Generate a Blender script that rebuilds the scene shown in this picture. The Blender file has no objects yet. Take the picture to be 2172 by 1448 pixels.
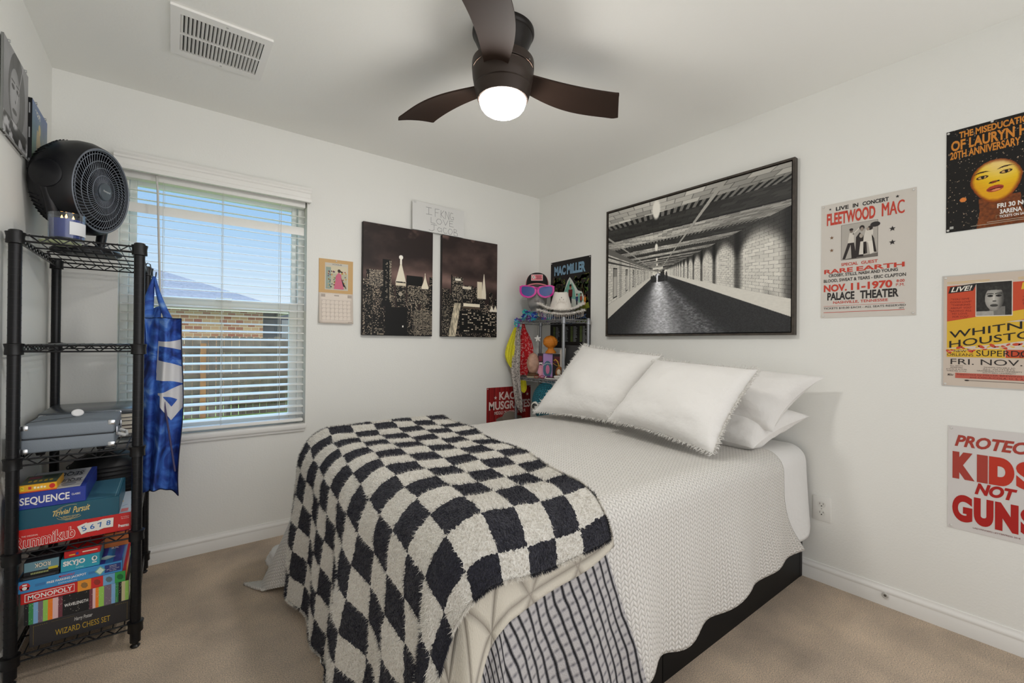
import bpy, bmesh, math, random
import numpy as np
from mathutils import Vector, Matrix, noise
random.seed(7); np.random.seed(7)
S = bpy.context.scene; COL = S.collection
PI = math.pi
sin, cos = math.sin, math.cos

# ------------------------------------------------------------------ camera
cam = bpy.data.cameras.new('camera'); camo = bpy.data.objects.new('camera', cam); COL.objects.link(camo)
cam.sensor_width = 36; cam.lens = 943.5 / 2172 * 36; cam.clip_start = 0.02
_r = Vector((0.79373201, -0.60820213, 0.00892519)); _u = Vector((-0.00905221, 0.00286049, 0.99995494)); _f = Vector((0.60820026, 0.79377704, 0.00323511))
_m = Matrix((_r, _u, -_f)).transposed().to_4x4(); _m.translation = (-2.56985, -2.97296, 1.16783)
camo.matrix_world = _m
S.camera = camo

# ------------------------------------------------------------------ colour management, sky, sun
S.view_settings.view_transform = 'Standard'; S.view_settings.look = 'None'
S.view_settings.exposure = 0.55; S.view_settings.gamma = 1.0; S.view_settings.use_curve_mapping = False
try:
    S.cycles.max_bounces = 10; S.cycles.diffuse_bounces = 6; S.cycles.transparent_max_bounces = 16
    S.cycles.use_denoising = True; S.cycles.sample_clamp_indirect = 6.0
    S.cycles.caustics_reflective = False; S.cycles.caustics_refractive = False
except Exception: pass

def lin(c):
    out = []
    for x in c[:3]:
        x = x / 255.0
        out.append(x / 12.92 if x <= 0.04045 else ((x + 0.055) / 1.055) ** 2.4)
    return (*out, 1.0)

SKY_BOOST = 7.0  # boost of the unseen high sky, added to strengthen the window light
BACK_FILL = 0.88         # radiance of the added fill sky, unseen behind the viewer
W = bpy.data.worlds.new('sky'); S.world = W; W.use_nodes = True
wn = W.node_tree; wn.nodes.clear()
wo = wn.nodes.new('ShaderNodeOutputWorld'); wb = wn.nodes.new('ShaderNodeBackground')
wt = wn.nodes.new('ShaderNodeTexCoord'); ws = wn.nodes.new('ShaderNodeSeparateXYZ'); wr = wn.nodes.new('ShaderNodeValToRGB')
wn.links.new(wt.outputs['Generated'], ws.inputs[0]); wn.links.new(ws.outputs['Z'], wr.inputs[0])
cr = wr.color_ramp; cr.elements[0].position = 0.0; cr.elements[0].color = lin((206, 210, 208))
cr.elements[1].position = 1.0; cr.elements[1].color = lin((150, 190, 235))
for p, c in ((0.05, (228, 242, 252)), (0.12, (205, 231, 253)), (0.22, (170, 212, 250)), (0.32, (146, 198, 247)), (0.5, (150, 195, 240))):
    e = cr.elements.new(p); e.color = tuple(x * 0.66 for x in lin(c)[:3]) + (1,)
# added fill from unseen sky: boosted high over the window, white behind the viewer
wu = wn.nodes.new('ShaderNodeMapRange'); wu.interpolation_type = 'SMOOTHSTEP'; wu.inputs[1].default_value = 0.34; wu.inputs[2].default_value = 0.60; wu.inputs[3].default_value = 1.0; wu.inputs[4].default_value = SKY_BOOST
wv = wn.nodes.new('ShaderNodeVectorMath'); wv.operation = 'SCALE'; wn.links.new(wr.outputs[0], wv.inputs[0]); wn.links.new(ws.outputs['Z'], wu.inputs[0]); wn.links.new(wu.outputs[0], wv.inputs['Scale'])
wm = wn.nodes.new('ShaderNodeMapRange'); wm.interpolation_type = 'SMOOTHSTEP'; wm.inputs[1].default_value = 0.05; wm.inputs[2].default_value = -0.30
wx = wn.nodes.new('ShaderNodeMix'); wx.data_type = 'RGBA'; wx.inputs[7].default_value = tuple(x * BACK_FILL for x in (1.0, 0.99, 0.98)) + (1,)
wc = wn.nodes.new('ShaderNodeMapRange'); wc.inputs[1].default_value = -0.75; wc.inputs[2].default_value = 0.75; wc.inputs[3].default_value = 0.60; wc.inputs[4].default_value = 1.75   # added fill made stronger to the east, lifting the room's left side
wk = wn.nodes.new('ShaderNodeVectorMath'); wk.operation = 'SCALE'; wk.inputs[0].default_value = tuple(x * BACK_FILL for x in (1.0, 0.99, 0.98)); wn.links.new(ws.outputs['X'], wc.inputs[0]); wn.links.new(wc.outputs[0], wk.inputs['Scale']); wn.links.new(wk.outputs[0], wx.inputs[7])
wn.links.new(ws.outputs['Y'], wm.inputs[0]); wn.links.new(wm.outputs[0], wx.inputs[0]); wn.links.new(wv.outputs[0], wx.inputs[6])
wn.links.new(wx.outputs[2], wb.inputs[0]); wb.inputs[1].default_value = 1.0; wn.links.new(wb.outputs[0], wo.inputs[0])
SUN = bpy.data.lights.new('sun', 'SUN'); SUN.energy = 2.6; SUN.angle = 0.01; SUN.color = (1.0, 0.95, 0.86)
suno = bpy.data.objects.new('sun', SUN); COL.objects.link(suno)
suno.location = (-6, 8, 10)
suno.rotation_euler = Vector((0.75, -0.14, -1.0)).normalized().to_track_quat('-Z', 'Y').to_euler()
LAMP = 76.0

# ------------------------------------------------------------------ materials
MATS = {}
def M(key, col=None, rough=0.55, metal=0.0, spec=0.4, bump=None, var=None, emit=None, sheen=0.0, coat=0.0, aniso=None):
    """one node material per key; bump=(scale,strength[,distance]) ; var=(scale,amount,detail)"""
    if key in MATS: return MATS[key]
    m = bpy.data.materials.new(key); m.use_nodes = True; MATS[key] = m
    nt = m.node_tree; b = nt.nodes['Principled BSDF']
    b.inputs['Base Color'].default_value = lin(col); b.inputs['Roughness'].default_value = rough
    b.inputs['Metallic'].default_value = metal; b.inputs['Specular IOR Level'].default_value = spec
    if sheen: b.inputs['Sheen Weight'].default_value = sheen; b.inputs['Sheen Roughness'].default_value = 0.6
    if coat: b.inputs['Coat Weight'].default_value = coat
    m.diffuse_color = lin(col)
    tc = None
    if bump or var: tc = nt.nodes.new('ShaderNodeTexCoord')
    if bump:
        n = nt.nodes.new('ShaderNodeTexNoise'); n.inputs['Scale'].default_value = bump[0]; n.inputs['Detail'].default_value = 3
        bp = nt.nodes.new('ShaderNodeBump'); bp.inputs['Strength'].default_value = bump[1]; bp.inputs['Distance'].default_value = bump[2] if len(bump) > 2 else 0.004
        nt.links.new(tc.outputs['Object'], n.inputs[0]); nt.links.new(n.outputs[0], bp.inputs['Height']); nt.links.new(bp.outputs[0], b.inputs['Normal'])
    if var:
        n = nt.nodes.new('ShaderNodeTexNoise'); n.inputs['Scale'].default_value = var[0]; n.inputs['Detail'].default_value = var[2] if len(var) > 2 else 4
        r = nt.nodes.new('ShaderNodeValToRGB'); c = lin(col); a = var[1]
        r.color_ramp.elements[0].position = 0.3; r.color_ramp.elements[1].position = 0.7
        r.color_ramp.elements[0].color = (*[x * (1 - a) for x in c[:3]], 1); r.color_ramp.elements[1].color = (*[min(1, x * (1 + a)) for x in c[:3]], 1)
        nt.links.new(tc.outputs['Object'], n.inputs[0]); nt.links.new(n.outputs[0], r.inputs[0]); nt.links.new(r.outputs[0], b.inputs['Base Color'])
    if emit:
        b.inputs['Emission Color'].default_value = lin(emit[0]); b.inputs['Emission Strength'].default_value = emit[1]
    return m
def C(col, rough=0.55): return M('ink_%02x%02x%02x_%d' % (*[int(x) for x in col[:3]], int(rough * 100)), col, rough)
def glass(key, col=(255, 255, 255), gloss=0.08, rough=0.02):
    if key in MATS: return MATS[key]
    m = bpy.data.materials.new(key); m.use_nodes = True; MATS[key] = m; nt = m.node_tree; nt.nodes.clear()
    o = nt.nodes.new('ShaderNodeOutputMaterial'); t = nt.nodes.new('ShaderNodeBsdfTransparent'); g = nt.nodes.new('ShaderNodeBsdfGlossy'); x = nt.nodes.new('ShaderNodeMixShader')
    t.inputs[0].default_value = lin(col); g.inputs['Roughness'].default_value = rough
    l = nt.nodes.new('ShaderNodeLayerWeight'); l.inputs[0].default_value = 0.25
    mm = nt.nodes.new('ShaderNodeMath'); mm.operation = 'MULTIPLY_ADD'; mm.inputs[1].default_value = 0.5; mm.inputs[2].default_value = gloss
    nt.links.new(l.outputs['Fresnel'], mm.inputs[0]); nt.links.new(mm.outputs[0], x.inputs[0])
    nt.links.new(t.outputs[0], x.inputs[1]); nt.links.new(g.outputs[0], x.inputs[2]); nt.links.new(x.outputs[0], o.inputs[0])
    return m
def paintmat(key, rough=0.5):
    k = key
    if k in MATS: return MATS[k]
    m = bpy.data.materials.new(k); m.use_nodes = True; MATS[k] = m; nt = m.node_tree; b = nt.nodes['Principled BSDF']
    a = nt.nodes.new('ShaderNodeAttribute'); a.attribute_name = 'print'; nt.links.new(a.outputs['Color'], b.inputs['Base Color'])
    b.inputs['Roughness'].default_value = rough; b.inputs['Specular IOR Level'].default_value = 0.3
    return m

# ------------------------------------------------------------------ object helpers
def tag(o, label, cat, group=None, kind=None):
    o['label'] = label; o['category'] = cat
    if group: o['group'] = group
    if kind: o['kind'] = kind
    return o
def thing(name, label, cat, loc=(0, 0, 0), group=None, kind=None):
    o = bpy.data.objects.new(name, None); COL.objects.link(o); o.location = loc; o.empty_display_size = 0.05
    return tag(o, label, cat, group, kind)
def world_loc(o):
    v = Vector((0, 0, 0))
    while o is not None: v += Vector(o.location); o = o.parent
    return v
def copy_tree(o, parent=None, delta=(0, 0, 0), kids=None):
    c = o.copy(); COL.objects.link(c); c.parent = parent
    if parent is None: c.location = Vector(o.location) + Vector(delta)
    for ch in list(o.children): copy_tree(ch, c)
    return c

BOXF = [(0, 3, 2, 1), (4, 5, 6, 7), (0, 1, 5, 4), (1, 2, 6, 5), (2, 3, 7, 6), (3, 0, 4, 7)]
class MB:
    """collects shapes in world coordinates; build() makes one mesh object"""
    def __init__(s): s.v = []; s.f = []; s.m = []; s.uv = None
    def add(s, vs, fs, m=0, X=None):
        o = len(s.v)
        if X is not None: vs = [tuple(X @ Vector(p)) for p in vs]
        s.v.extend([tuple(p) for p in vs]); s.f.extend([tuple(i + o for i in f) for f in fs])
        if isinstance(m, (list, tuple)): s.m.extend(m)
        else: s.m.extend([m] * len(fs))
        return s
    def box(s, a, b, m=0, X=None):
        x0, y0, z0 = [min(a[i], b[i]) for i in range(3)]; x1, y1, z1 = [max(a[i], b[i]) for i in range(3)]
        return s.add([(x0, y0, z0), (x1, y0, z0), (x1, y1, z0), (x0, y1, z0), (x0, y0, z1), (x1, y0, z1), (x1, y1, z1), (x0, y1, z1)], BOXF, m, X)
    def rbox(s, a, b, r=0.01, m=0, X=None, seg=2):
        bm = bmesh.new(); bmesh.ops.create_cube(bm, size=1)
        sc = [abs(b[i] - a[i]) for i in range(3)]; ce = [(a[i] + b[i]) / 2 for i in range(3)]
        for v in bm.verts: v.co = Vector([v.co[i] * sc[i] + ce[i] for i in range(3)])
        bmesh.ops.bevel(bm, geom=list(bm.edges), offset=min(r, min(sc) * 0.49), segments=seg, profile=0.5, affect='EDGES')
        bm.verts.index_update(); s.add([tuple(v.co) for v in bm.verts], [tuple(v.index for v in f.verts) for f in bm.faces], m, X); bm.free(); return s
    def tube(s, pts, r, n=8, m=0, closed=False, caps=True, X=None):
        pts = [Vector(p) for p in pts]; k = len(pts); rs = r if isinstance(r, (list, tuple)) else [r] * k
        T = []
        for i in range(k):
            if closed: t = pts[(i + 1) % k] - pts[i - 1]
            else: t = pts[min(i + 1, k - 1)] - pts[max(i - 1, 0)]
            T.append(t.normalized() if t.length > 1e-9 else Vector((0, 0, 1)))
        up = Vector((0, 0, 1)) if abs(T[0].z) < 0.9 else Vector((1, 0, 0))
        nrm = (up - T[0] * up.dot(T[0])).normalized(); vs = []
        for i in range(k):
            nrm = (nrm - T[i] * nrm.dot(T[i]))
            nrm = nrm.normalized() if nrm.length > 1e-6 else T[i].orthogonal().normalized()
            b = T[i].cross(nrm)
            for j in range(n):
                a = 2 * PI * j / n; vs.append(pts[i] + (nrm * cos(a) + b * sin(a)) * rs[i])
        fs = []
        for i in range(k if closed else k - 1):
            i2 = (i + 1) % k
            for j in range(n): fs.append((i * n + j, i * n + (j + 1) % n, i2 * n + (j + 1) % n, i2 * n + j))
        if caps and not closed: fs.append(tuple(range(n - 1, -1, -1))); fs.append(tuple((k - 1) * n + j for j in range(n)))
        return s.add([tuple(v) for v in vs], fs, m, X)
    def lathe(s, prof, n=32, X=None, m=0, arc=2 * PI, mats=None):
        full = abs(arc - 2 * PI) < 1e-6; nn = n if full else n + 1; vs = []; fs = []; ms = []
        for (r, z) in prof:
            for j in range(nn):
                a = arc * j / n; vs.append((r * cos(a), r * sin(a), z))
        for i in range(len(prof) - 1):
            for j in range(n):
                j2 = (j + 1) % nn
                fs.append((i * nn + j, i * nn + j2, (i + 1) * nn + j2, (i + 1) * nn + j)); ms.append(mats[i] if mats else m)
        return s.add(vs, fs, ms, X)
    def grid(s, P, m=0, wrap_u=False, wrap_v=False, X=None):
        """P[i][j] points"""
        a = len(P); b = len(P[0]); vs = [tuple(P[i][j]) for i in range(a) for j in range(b)]; fs = []
        for i in range(a if wrap_u else a - 1):
            for j in range(b if wrap_v else b - 1):
                i2 = (i + 1) % a; j2 = (j + 1) % b; fs.append((i * b + j, i2 * b + j, i2 * b + j2, i * b + j2))
        return s.add(vs, fs, m, X)
    def sphere(s, c, r, n=16, m=0, X=None):
        rr = r if isinstance(r, (list, tuple)) else (r, r, r); P = []
        k = max(6, n // 2)
        for i in range(k + 1):
            t = PI * i / k
            P.append([(c[0] + rr[0] * sin(t) * cos(2 * PI * j / n), c[1] + rr[1] * sin(t) * sin(2 * PI * j / n), c[2] - rr[2] * cos(t)) for j in range(n)])
        return s.grid(P, m, wrap_v=True, X=X)
    def prism(s, poly, w0, w1, m=0, X=None, mside=None):
        """2D polygon (u,v) extruded along third axis w0..w1"""
        n = len(poly); vs = [(p[0], p[1], w0) for p in poly] + [(p[0], p[1], w1) for p in poly]
        fs = [tuple(range(n - 1, -1, -1)), tuple(range(n, 2 * n))] + [(i, (i + 1) % n, n + (i + 1) % n, n + i) for i in range(n)]
        return s.add(vs, fs, [m, m] + [m if mside is None else mside] * n, X)
    def build(s, name, mats, parent=None, smooth=35, loc=None):
        me = bpy.data.meshes.new(name)
        if parent is not None and loc is None: loc = world_loc(parent)
        org = Vector(loc) if loc is not None else Vector((0, 0, 0))
        vs = [(p[0] - org[0], p[1] - org[1], p[2] - org[2]) for p in s.v]
        me.from_pydata(vs, [], s.f)
        mats = mats if isinstance(mats, (list, tuple)) else [mats]
        for x in mats: me.materials.append(x)
        me.polygons.foreach_set('material_index', s.m)
        if smooth:
            me.polygons.foreach_set('use_smooth', [True] * len(s.f))
            me.update(); me.set_sharp_from_angle(angle=math.radians(smooth))
        me.update()
        o = bpy.data.objects.new(name, me); COL.objects.link(o)
        if parent is not None:
            o.parent = parent; o.location = org - world_loc(parent)
        else: o.location = org
        return o
def struct(o): o['kind'] = 'structure'; return o
def lab(o, l): o['label'] = l; return o
def centre(mb):
    a = np.array(mb.v); return Vector((float((a[:, 0].min() + a[:, 0].max()) / 2), float((a[:, 1].min() + a[:, 1].max()) / 2), float(a[:, 2].min())))
def one(mb, name, mats, label, cat, group=None, smooth=35, kind=None):
    o = mb.build(name, mats, None, smooth, loc=centre(mb)); return tag(o, label, cat, group, kind)

# ------------------------------------------------------------------ flat artwork and lettering
GLY = {}
def glyphs(txt, bold=0.0, shear=0.0, sp=1.0):
    k = (txt, bold, shear, sp)
    if k in GLY: return GLY[k]
    cu = bpy.data.curves.new('lettering', 'FONT'); cu.body = txt; cu.size = 1; cu.resolution_u = 7 if bold > .045 else 3; cu.offset = bold; cu.shear = shear; cu.space_character = sp
    cu.align_x = 'CENTER'
    o = bpy.data.objects.new('lettering', cu); COL.objects.link(o)
    dg = bpy.context.evaluated_depsgraph_get(); me = bpy.data.meshes.new_from_object(o.evaluated_get(dg))
    vs = np.array([v.co[:2] for v in me.vertices]) if len(me.vertices) else np.zeros((1, 2)); fs = [tuple(p.vertices) for p in me.polygons]
    # orient upward
    out = []
    for f in fs:
        a = sum(vs[f[i]][0] * vs[f[(i + 1) % len(f)]][1] - vs[f[(i + 1) % len(f)]][0] * vs[f[i]][1] for i in range(len(f)))
        out.append(f if a > 0 else f[::-1])
    bpy.data.objects.remove(o); bpy.data.curves.remove(cu); bpy.data.meshes.remove(me)
    mn = vs.min(0); mx = vs.max(0); GLY[k] = (vs, out, mn, mx); return GLY[k]
class Art:
    """layers of flat print on a sheet; u right, v up (metres), w out of the sheet"""
    def __init__(s, X, dz=0.00022): s.X = X; s.mb = MB(); s.mats = []; s.dz = dz; s.k = 0
    def mi(s, col, rough=0.6):
        m = C(col, rough) if not isinstance(col, bpy.types.Material) else col
        if m not in s.mats: s.mats.append(m)
        return s.mats.index(m)
    def w(s, L): return s.dz * L
    def poly(s, pts, col, L=1):
        s.mb.add([(p[0], p[1], s.w(L)) for p in pts], [tuple(range(len(pts)))], s.mi(col), s.X); return s
    def rect(s, a, b, c, d, col, L=1): return s.poly([(a, b), (c, b), (c, d), (a, d)], col, L)
    def ell(s, cx, cy, rx, ry, col, L=1, n=20, rot=0, a0=0, a1=2 * PI):
        return s.poly([(cx + rx * cos(t) * cos(rot) - ry * sin(t) * sin(rot), cy + rx * cos(t) * sin(rot) + ry * sin(t) * cos(rot)) for t in [a0 + (a1 - a0) * i / n for i in range(n if a1 - a0 > 6.2 else n + 1)]], col, L)
    def line(s, pts, wd, col, L=1):
        for (a, b) in zip(pts[:-1], pts[1:]):
            d = Vector((b[0] - a[0], b[1] - a[1])); l = d.length
            if l < 1e-9: continue
            n = Vector((-d.y, d.x)) / l * wd / 2; e = d / l * wd * 0.3
            s.poly([(a[0] - n.x - e.x, a[1] - n.y - e.y), (b[0] - n.x + e.x, b[1] - n.y + e.y), (b[0] + n.x + e.x, b[1] + n.y + e.y), (a[0] + n.x - e.x, a[1] + n.y - e.y)], col, L)
        return s
    def star(s, cx, cy, r, col, L=1, rot=0):
        p = []
        for i in range(10):
            q = r if i % 2 == 0 else r * 0.42; t = PI / 2 + rot + PI * i / 5; p.append((cx + q * cos(t), cy + q * sin(t)))
        c = (cx, cy)
        for i in range(10): s.poly([c, p[i], p[(i + 1) % 10]], col, L)
        return s
    def text(s, t, x0, y0, x1, y1, col, L=2, bold=0.0, shear=0.0, rot=0, arc=None, flip=False):
        """letters fitted exactly into the rectangle; arc=(slope, curve) bends the baseline"""
        vs, fs, mn, mx = glyphs(t, bold, shear)
        d = np.maximum(mx - mn, 1e-6); q = (vs - mn) / d
        if flip: q = 1 - q
        u = x0 + q[:, 0] * (x1 - x0); v = y0 + q[:, 1] * (y1 - y0)
        if arc: v = v + arc[0] * (q[:, 0] - 0.5) + arc[1] * (1 - (2 * q[:, 0] - 1) ** 2)
        if rot:
            cx, cy = (x0 + x1) / 2, (y0 + y1) / 2; a, b = u - cx, v - cy
            u = cx + a * cos(rot) - b * sin(rot); v = cy + a * sin(rot) + b * cos(rot)
        s.mb.add([(float(a), float(b), s.w(L)) for a, b in zip(u, v)], fs, s.mi(col), s.X); return s
    def build(s, name, parent=None, **k): return s.mb.build(name, s.mats, parent, smooth=0, **k)

def plane_right(y0, z0, off=0.001):      # on the head wall x = 0, u runs towards the viewer's right
    return Matrix(((0, 0, -1, -off), (-1, 0, 0, y0), (0, 1, 0, z0), (0, 0, 0, 1)))
def plane_back(x0, z0, off=0.001):       # on the window wall y = 0
    return Matrix(((1, 0, 0, x0), (0, 0, -1, -off), (0, 1, 0, z0), (0, 0, 0, 1)))
def plane_left(y0, z0, off=0.001):       # on the left wall x = -3.02
    return Matrix(((0, 0, 1, -3.0244 + off), (1, 0, 0, y0), (0, 1, 0, z0), (0, 0, 0, 1)))

def sstep(a, b, x): t = np.clip((x - a) / (b - a), 0, 1); return t * t * (3 - 2 * t)
_perm = np.random.RandomState(3).rand(64, 64)
def vnoise(x, y):
    xi = np.floor(x).astype(int); yi = np.floor(y).astype(int); fx = x - xi; fy = y - yi
    fx = fx * fx * (3 - 2 * fx); fy = fy * fy * (3 - 2 * fy)
    g = lambda a, b: _perm[a % 64, b % 64]
    return (g(xi, yi) * (1 - fx) + g(xi + 1, yi) * fx) * (1 - fy) + (g(xi, yi + 1) * (1 - fx) + g(xi + 1, yi + 1) * fx) * fy
def fbm(x, y, o=4):
    r = 0; a = 0.5
    for i in range(o): r = r + a * vnoise(x * 2 ** i + 7.3 * i, y * 2 ** i + 3.1 * i); a *= 0.5
    return r
def hash2(a, b): return np.mod(np.sin(a * 127.1 + b * 311.7) * 43758.5453, 1.0)
def srgb2lin(a): a = np.clip(a, 0, 1); return np.where(a <= 0.04045, a / 12.92, ((a + 0.055) / 1.055) ** 2.4)
def picture(name, X, w, h, nx, ny, fn, parent=None, w_off=0.0004, rough=0.5):
    """a printed picture: fn(U,V) gives sRGB colours (0-255) on a fine grid, U,V in 0..1 (V up)"""
    u = np.linspace(0, 1, nx); v = np.linspace(0, 1, ny); V, U = np.meshgrid(v, u, indexing='ij')
    R = fn(U, V); rgb = srgb2lin(np.stack([np.broadcast_to(c, U.shape) for c in R], -1) / 255.0)
    R3 = np.array(X.to_3x3()); T = np.array(X.translation)
    P = np.stack([U.ravel() * w, V.ravel() * h, np.full(U.size, w_off)], -1) @ R3.T + T
    i = np.arange(nx * ny).reshape(ny, nx); q = np.stack([i[:-1, :-1], i[:-1, 1:], i[1:, 1:], i[1:, :-1]], -1).reshape(-1, 4)
    org = world_loc(parent) if parent is not None else Vector((0, 0, 0))
    P = P - np.array(org)
    me = bpy.data.meshes.new(name); me.vertices.add(len(P)); me.vertices.foreach_set('co', P.ravel().astype(np.float32))
    me.loops.add(q.size); me.loops.foreach_set('vertex_index', q.ravel().astype(np.int32)); me.polygons.add(len(q))
    me.polygons.foreach_set('loop_start', (np.arange(len(q)) * 4).astype(np.int32)); me.polygons.foreach_set('loop_total', np.full(len(q), 4, np.int32))
    at = me.color_attributes.new('print', 'FLOAT_COLOR', 'POINT')
    at.data.foreach_set('color', np.concatenate([rgb.reshape(-1, 3), np.ones((nx * ny, 1))], 1).ravel().astype(np.float32))
    me.update(calc_edges=True); me.materials.append(paintmat('print_%d' % int(rough * 100), rough))
    o = bpy.data.objects.new(name, me); COL.objects.link(o)
    if parent is not None: o.parent = parent
    return o
# ================================================================== ROOM SHELL
H = 2.44; XL = -3.0244; YB = -3.45
wall_m = M('wall_paint', (234, 234, 230), 0.7, spec=0.25, bump=(110, 0.16, 0.004))
ceil_m = M('ceiling_paint', (242, 242, 238), 0.75, spec=0.2, bump=(60, 0.14, 0.004))
trim_m = M('trim_paint', (232, 231, 228), 0.35, spec=0.4)
vinyl = M('white_vinyl', (236, 236, 233), 0.35)
carp = M('carpet', (228, 203, 174), 0.95, spec=0.1, sheen=0.35, bump=(420, 0.9, 0.012), var=(3.6, 0.30, 10))
nt = carp.node_tree; b_ = nt.nodes['Principled BSDF']     # fine pile speckle mixed over the broad patches
tc_ = nt.nodes.new('ShaderNodeTexCoord'); n2 = nt.nodes.new('ShaderNodeTexNoise'); n2.inputs['Scale'].default_value = 260; n2.inputs['Detail'].default_value = 4
r2 = nt.nodes.new('ShaderNodeValToRGB'); r2.color_ramp.elements[0].position = 0.34; r2.color_ramp.elements[0].color = (0.42, 0.39, 0.37, 1); r2.color_ramp.elements[1].position = 0.6; r2.color_ramp.elements[1].color = (1.08, 1.08, 1.08, 1)
mx = nt.nodes.new('ShaderNodeMix'); mx.data_type = 'RGBA'; mx.blend_type = 'MULTIPLY'; mx.inputs[0].default_value = 0.85
src = b_.inputs['Base Color'].links[0].from_socket
nt.links.new(tc_.outputs['Object'], n2.inputs[0]); nt.links.new(n2.outputs[0], r2.inputs[0]); nt.links.new(src, mx.inputs[6]); nt.links.new(r2.outputs[0], mx.inputs[7]); nt.links.new(mx.outputs[2], b_.inputs['Base Color'])

struct(MB().box((XL - .12, YB, -.12), (.12, .14, 0)).build('floor', carp, smooth=0))
struct(MB().box((XL - .12, YB, H), (.12, .14, H + .1)).build('ceiling', ceil_m, smooth=0))
struct(MB().box((XL - .12, YB, 0), (XL, .14, H)).build('wall_left', wall_m, smooth=0))
struct(MB().box((0, YB, 0), (.12, .14, H)).build('wall_right', wall_m, smooth=0))
wx0, wx1, wz0, wz1 = -2.785, -1.905, 0.655, 2.045
mb = MB().box((XL, 0, 0), (wx0, .14, H)).box((wx1, 0, 0), (0, .14, H)).box((wx0, 0, 0), (wx1, .14, wz0)).box((wx0, 0, wz1), (wx1, .14, H))
struct(mb.build('wall_back', wall_m, smooth=0))
# baseboards: ogee profile swept along each wall
BP = [(0, 0), (.013, 0), (.013, .052), (.0115, .056), (.0115, .060), (.013, .064), (.011, .072), (.007, .078), (.005, .084), (.004, .09), (0, .09)]
def base(name, a, b, n):
    a, b, n = Vector(a), Vector(b), Vector(n); mb = MB()
    mb.grid([[a + n * p[0] + Vector((0, 0, p[1])) for p in BP], [b + n * p[0] + Vector((0, 0, p[1])) for p in BP]])
    return struct(mb.build(name, trim_m, smooth=50))
base('baseboard_back', (XL, 0, 0), (0, 0, 0), (0, -1, 0))
base('baseboard_right', (0, 0, 0), (0, YB, 0), (-1, 0, 0))
base('baseboard_left', (XL, YB, 0), (XL, 0, 0), (1, 0, 0))

# ------------------------------------------------------------------ window
win = MB()
for a, b in (((wx0, .075, wz0), (wx0 + .035, .14, wz1)), ((wx1 - .035, .075, wz0), (wx1, .14, wz1)), ((wx0 + .0352, .075, wz1 - .035), (wx1 - .0352, .14, wz1)), ((wx0 + .0352, .075, wz0), (wx1 - .0352, .14, wz0 + .035))):
    win.rbox(a, b, .004)
win = struct(win.build('window_1', vinyl, smooth=30))
def sash(nm, x0, x1, z0, z1, y0, y1, wd):
    m = MB()
    for a, b in (((x0, y0, z0), (x0 + wd, y1, z1)), ((x1 - wd, y0, z0), (x1, y1, z1)), ((x0 + wd + .0002, y0, z1 - wd), (x1 - wd - .0002, y1, z1)), ((x0 + wd + .0002, y0, z0), (x1 - wd - .0002, y1, z0 + wd))): m.rbox(a, b, .002)
    o = m.build(nm, vinyl, win)
    MB().box((x0 + wd * .8, (y0 + y1) / 2 - .002, z0 + wd * .8), (x1 - wd * .8, (y0 + y1) / 2 + .002, z1 - wd * .8)).build('pane', glass('window_glass', gloss=0.015), o, smooth=0)
    return o
sash('upper_sash', wx0 + .036, wx1 - .036, 1.345, wz1 - .03, .108, .135, .03)
sash('lower_sash', wx0 + .036, wx1 - .036, wz0 + .02, 1.405, .08, .107, .045)
MB().rbox((-2.37, .066, 1.395), (-2.29, .084, 1.412), .004).build('sash_lock', vinyl, win)
sl = MB().rbox((wx0 - .005, -.022, wz0 - .026), (wx1 + .004, .074, wz0 + .003), .006).rbox((wx0 + .004, -.012, wz0 - .042), (wx1 - .004, 0, wz0 - .024), .003)
struct(sl.build('trim_1', trim_m))

# ------------------------------------------------------------------ blind
bl = thing('window_blind', 'white two inch horizontal slat blind hanging in the window with tilt wand', 'blind', (-2.345, .02, 2.0))
blm = M('blind_white', (236, 235, 231), 0.4)
v = MB(); P = []
prof = [(-.028, 0), (-.05, 0), (-.052, .006), (-.052, .02), (-.047, .026), (-.047, .05), (-.052, .056), (-.05, .066), (-.056, .076), (-.056, .083), (-.028, .083)]
v.grid([[(-2.802, p[0], 2.019 + p[1]) for p in prof], [(-1.892, p[0], 2.019 + p[1]) for p in prof]])
for x in (-2.802, -1.892): v.add([(x, p[0], 2.019 + p[1]) for p in prof], [tuple(range(len(prof)))])
v.box((-2.802, -.05, 2.02), (-2.798, -.002, 2.1)).box((-1.896, -.05, 2.02), (-1.892, -.002, 2.1))
v.build('valance', blm, bl, smooth=30)
MB().rbox((wx0 + .008, .01, 1.995), (wx1 - .008, .06, wz1 - .002), .004).build('head_rail', blm, bl)
def slat_mb(z, tilt):
    m = MB(); P = []
    for x in (wx0 + .01, wx1 - .01):
        r = []
        for k in range(9):
            q = -1 + 2 * k / 8; yy = .025 * q; zz = .0022 * (1 - q * q)
            r.append((x, .035 + yy * cos(tilt) - zz * sin(tilt), z + yy * sin(tilt) + zz * cos(tilt)))
        P.append(r)
    n = Vector((0, -sin(tilt), cos(tilt))) * .0026
    Q = [[tuple(Vector(p) - n) for p in r] for r in P]
    m.grid(P); m.grid([Q[1], Q[0]])
    for a in (0, 1):
        m.add([*P[a], *reversed(Q[a])], [tuple(range(18))])
    m.add([P[0][0], P[1][0], Q[1][0], Q[0][0]], [(0, 1, 2, 3)]); m.add([P[0][8], P[1][8], Q[1][8], Q[0][8]], [(3, 2, 1, 0)])
    return m
zs = [0.722 + .0452 * k for k in range(28)]
for k, z in enumerate(zs):
    t = math.radians(10.5 if k < 25 else 9)
    if k == 25: t = math.radians(86)
    slat_mb(z, t).build('slat', blm, bl, smooth=60)
MB().rbox((wx0 + .01, .012, .672), (wx1 - .01, .06, .69), .004).build('bottom_rail', blm, bl)
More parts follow.
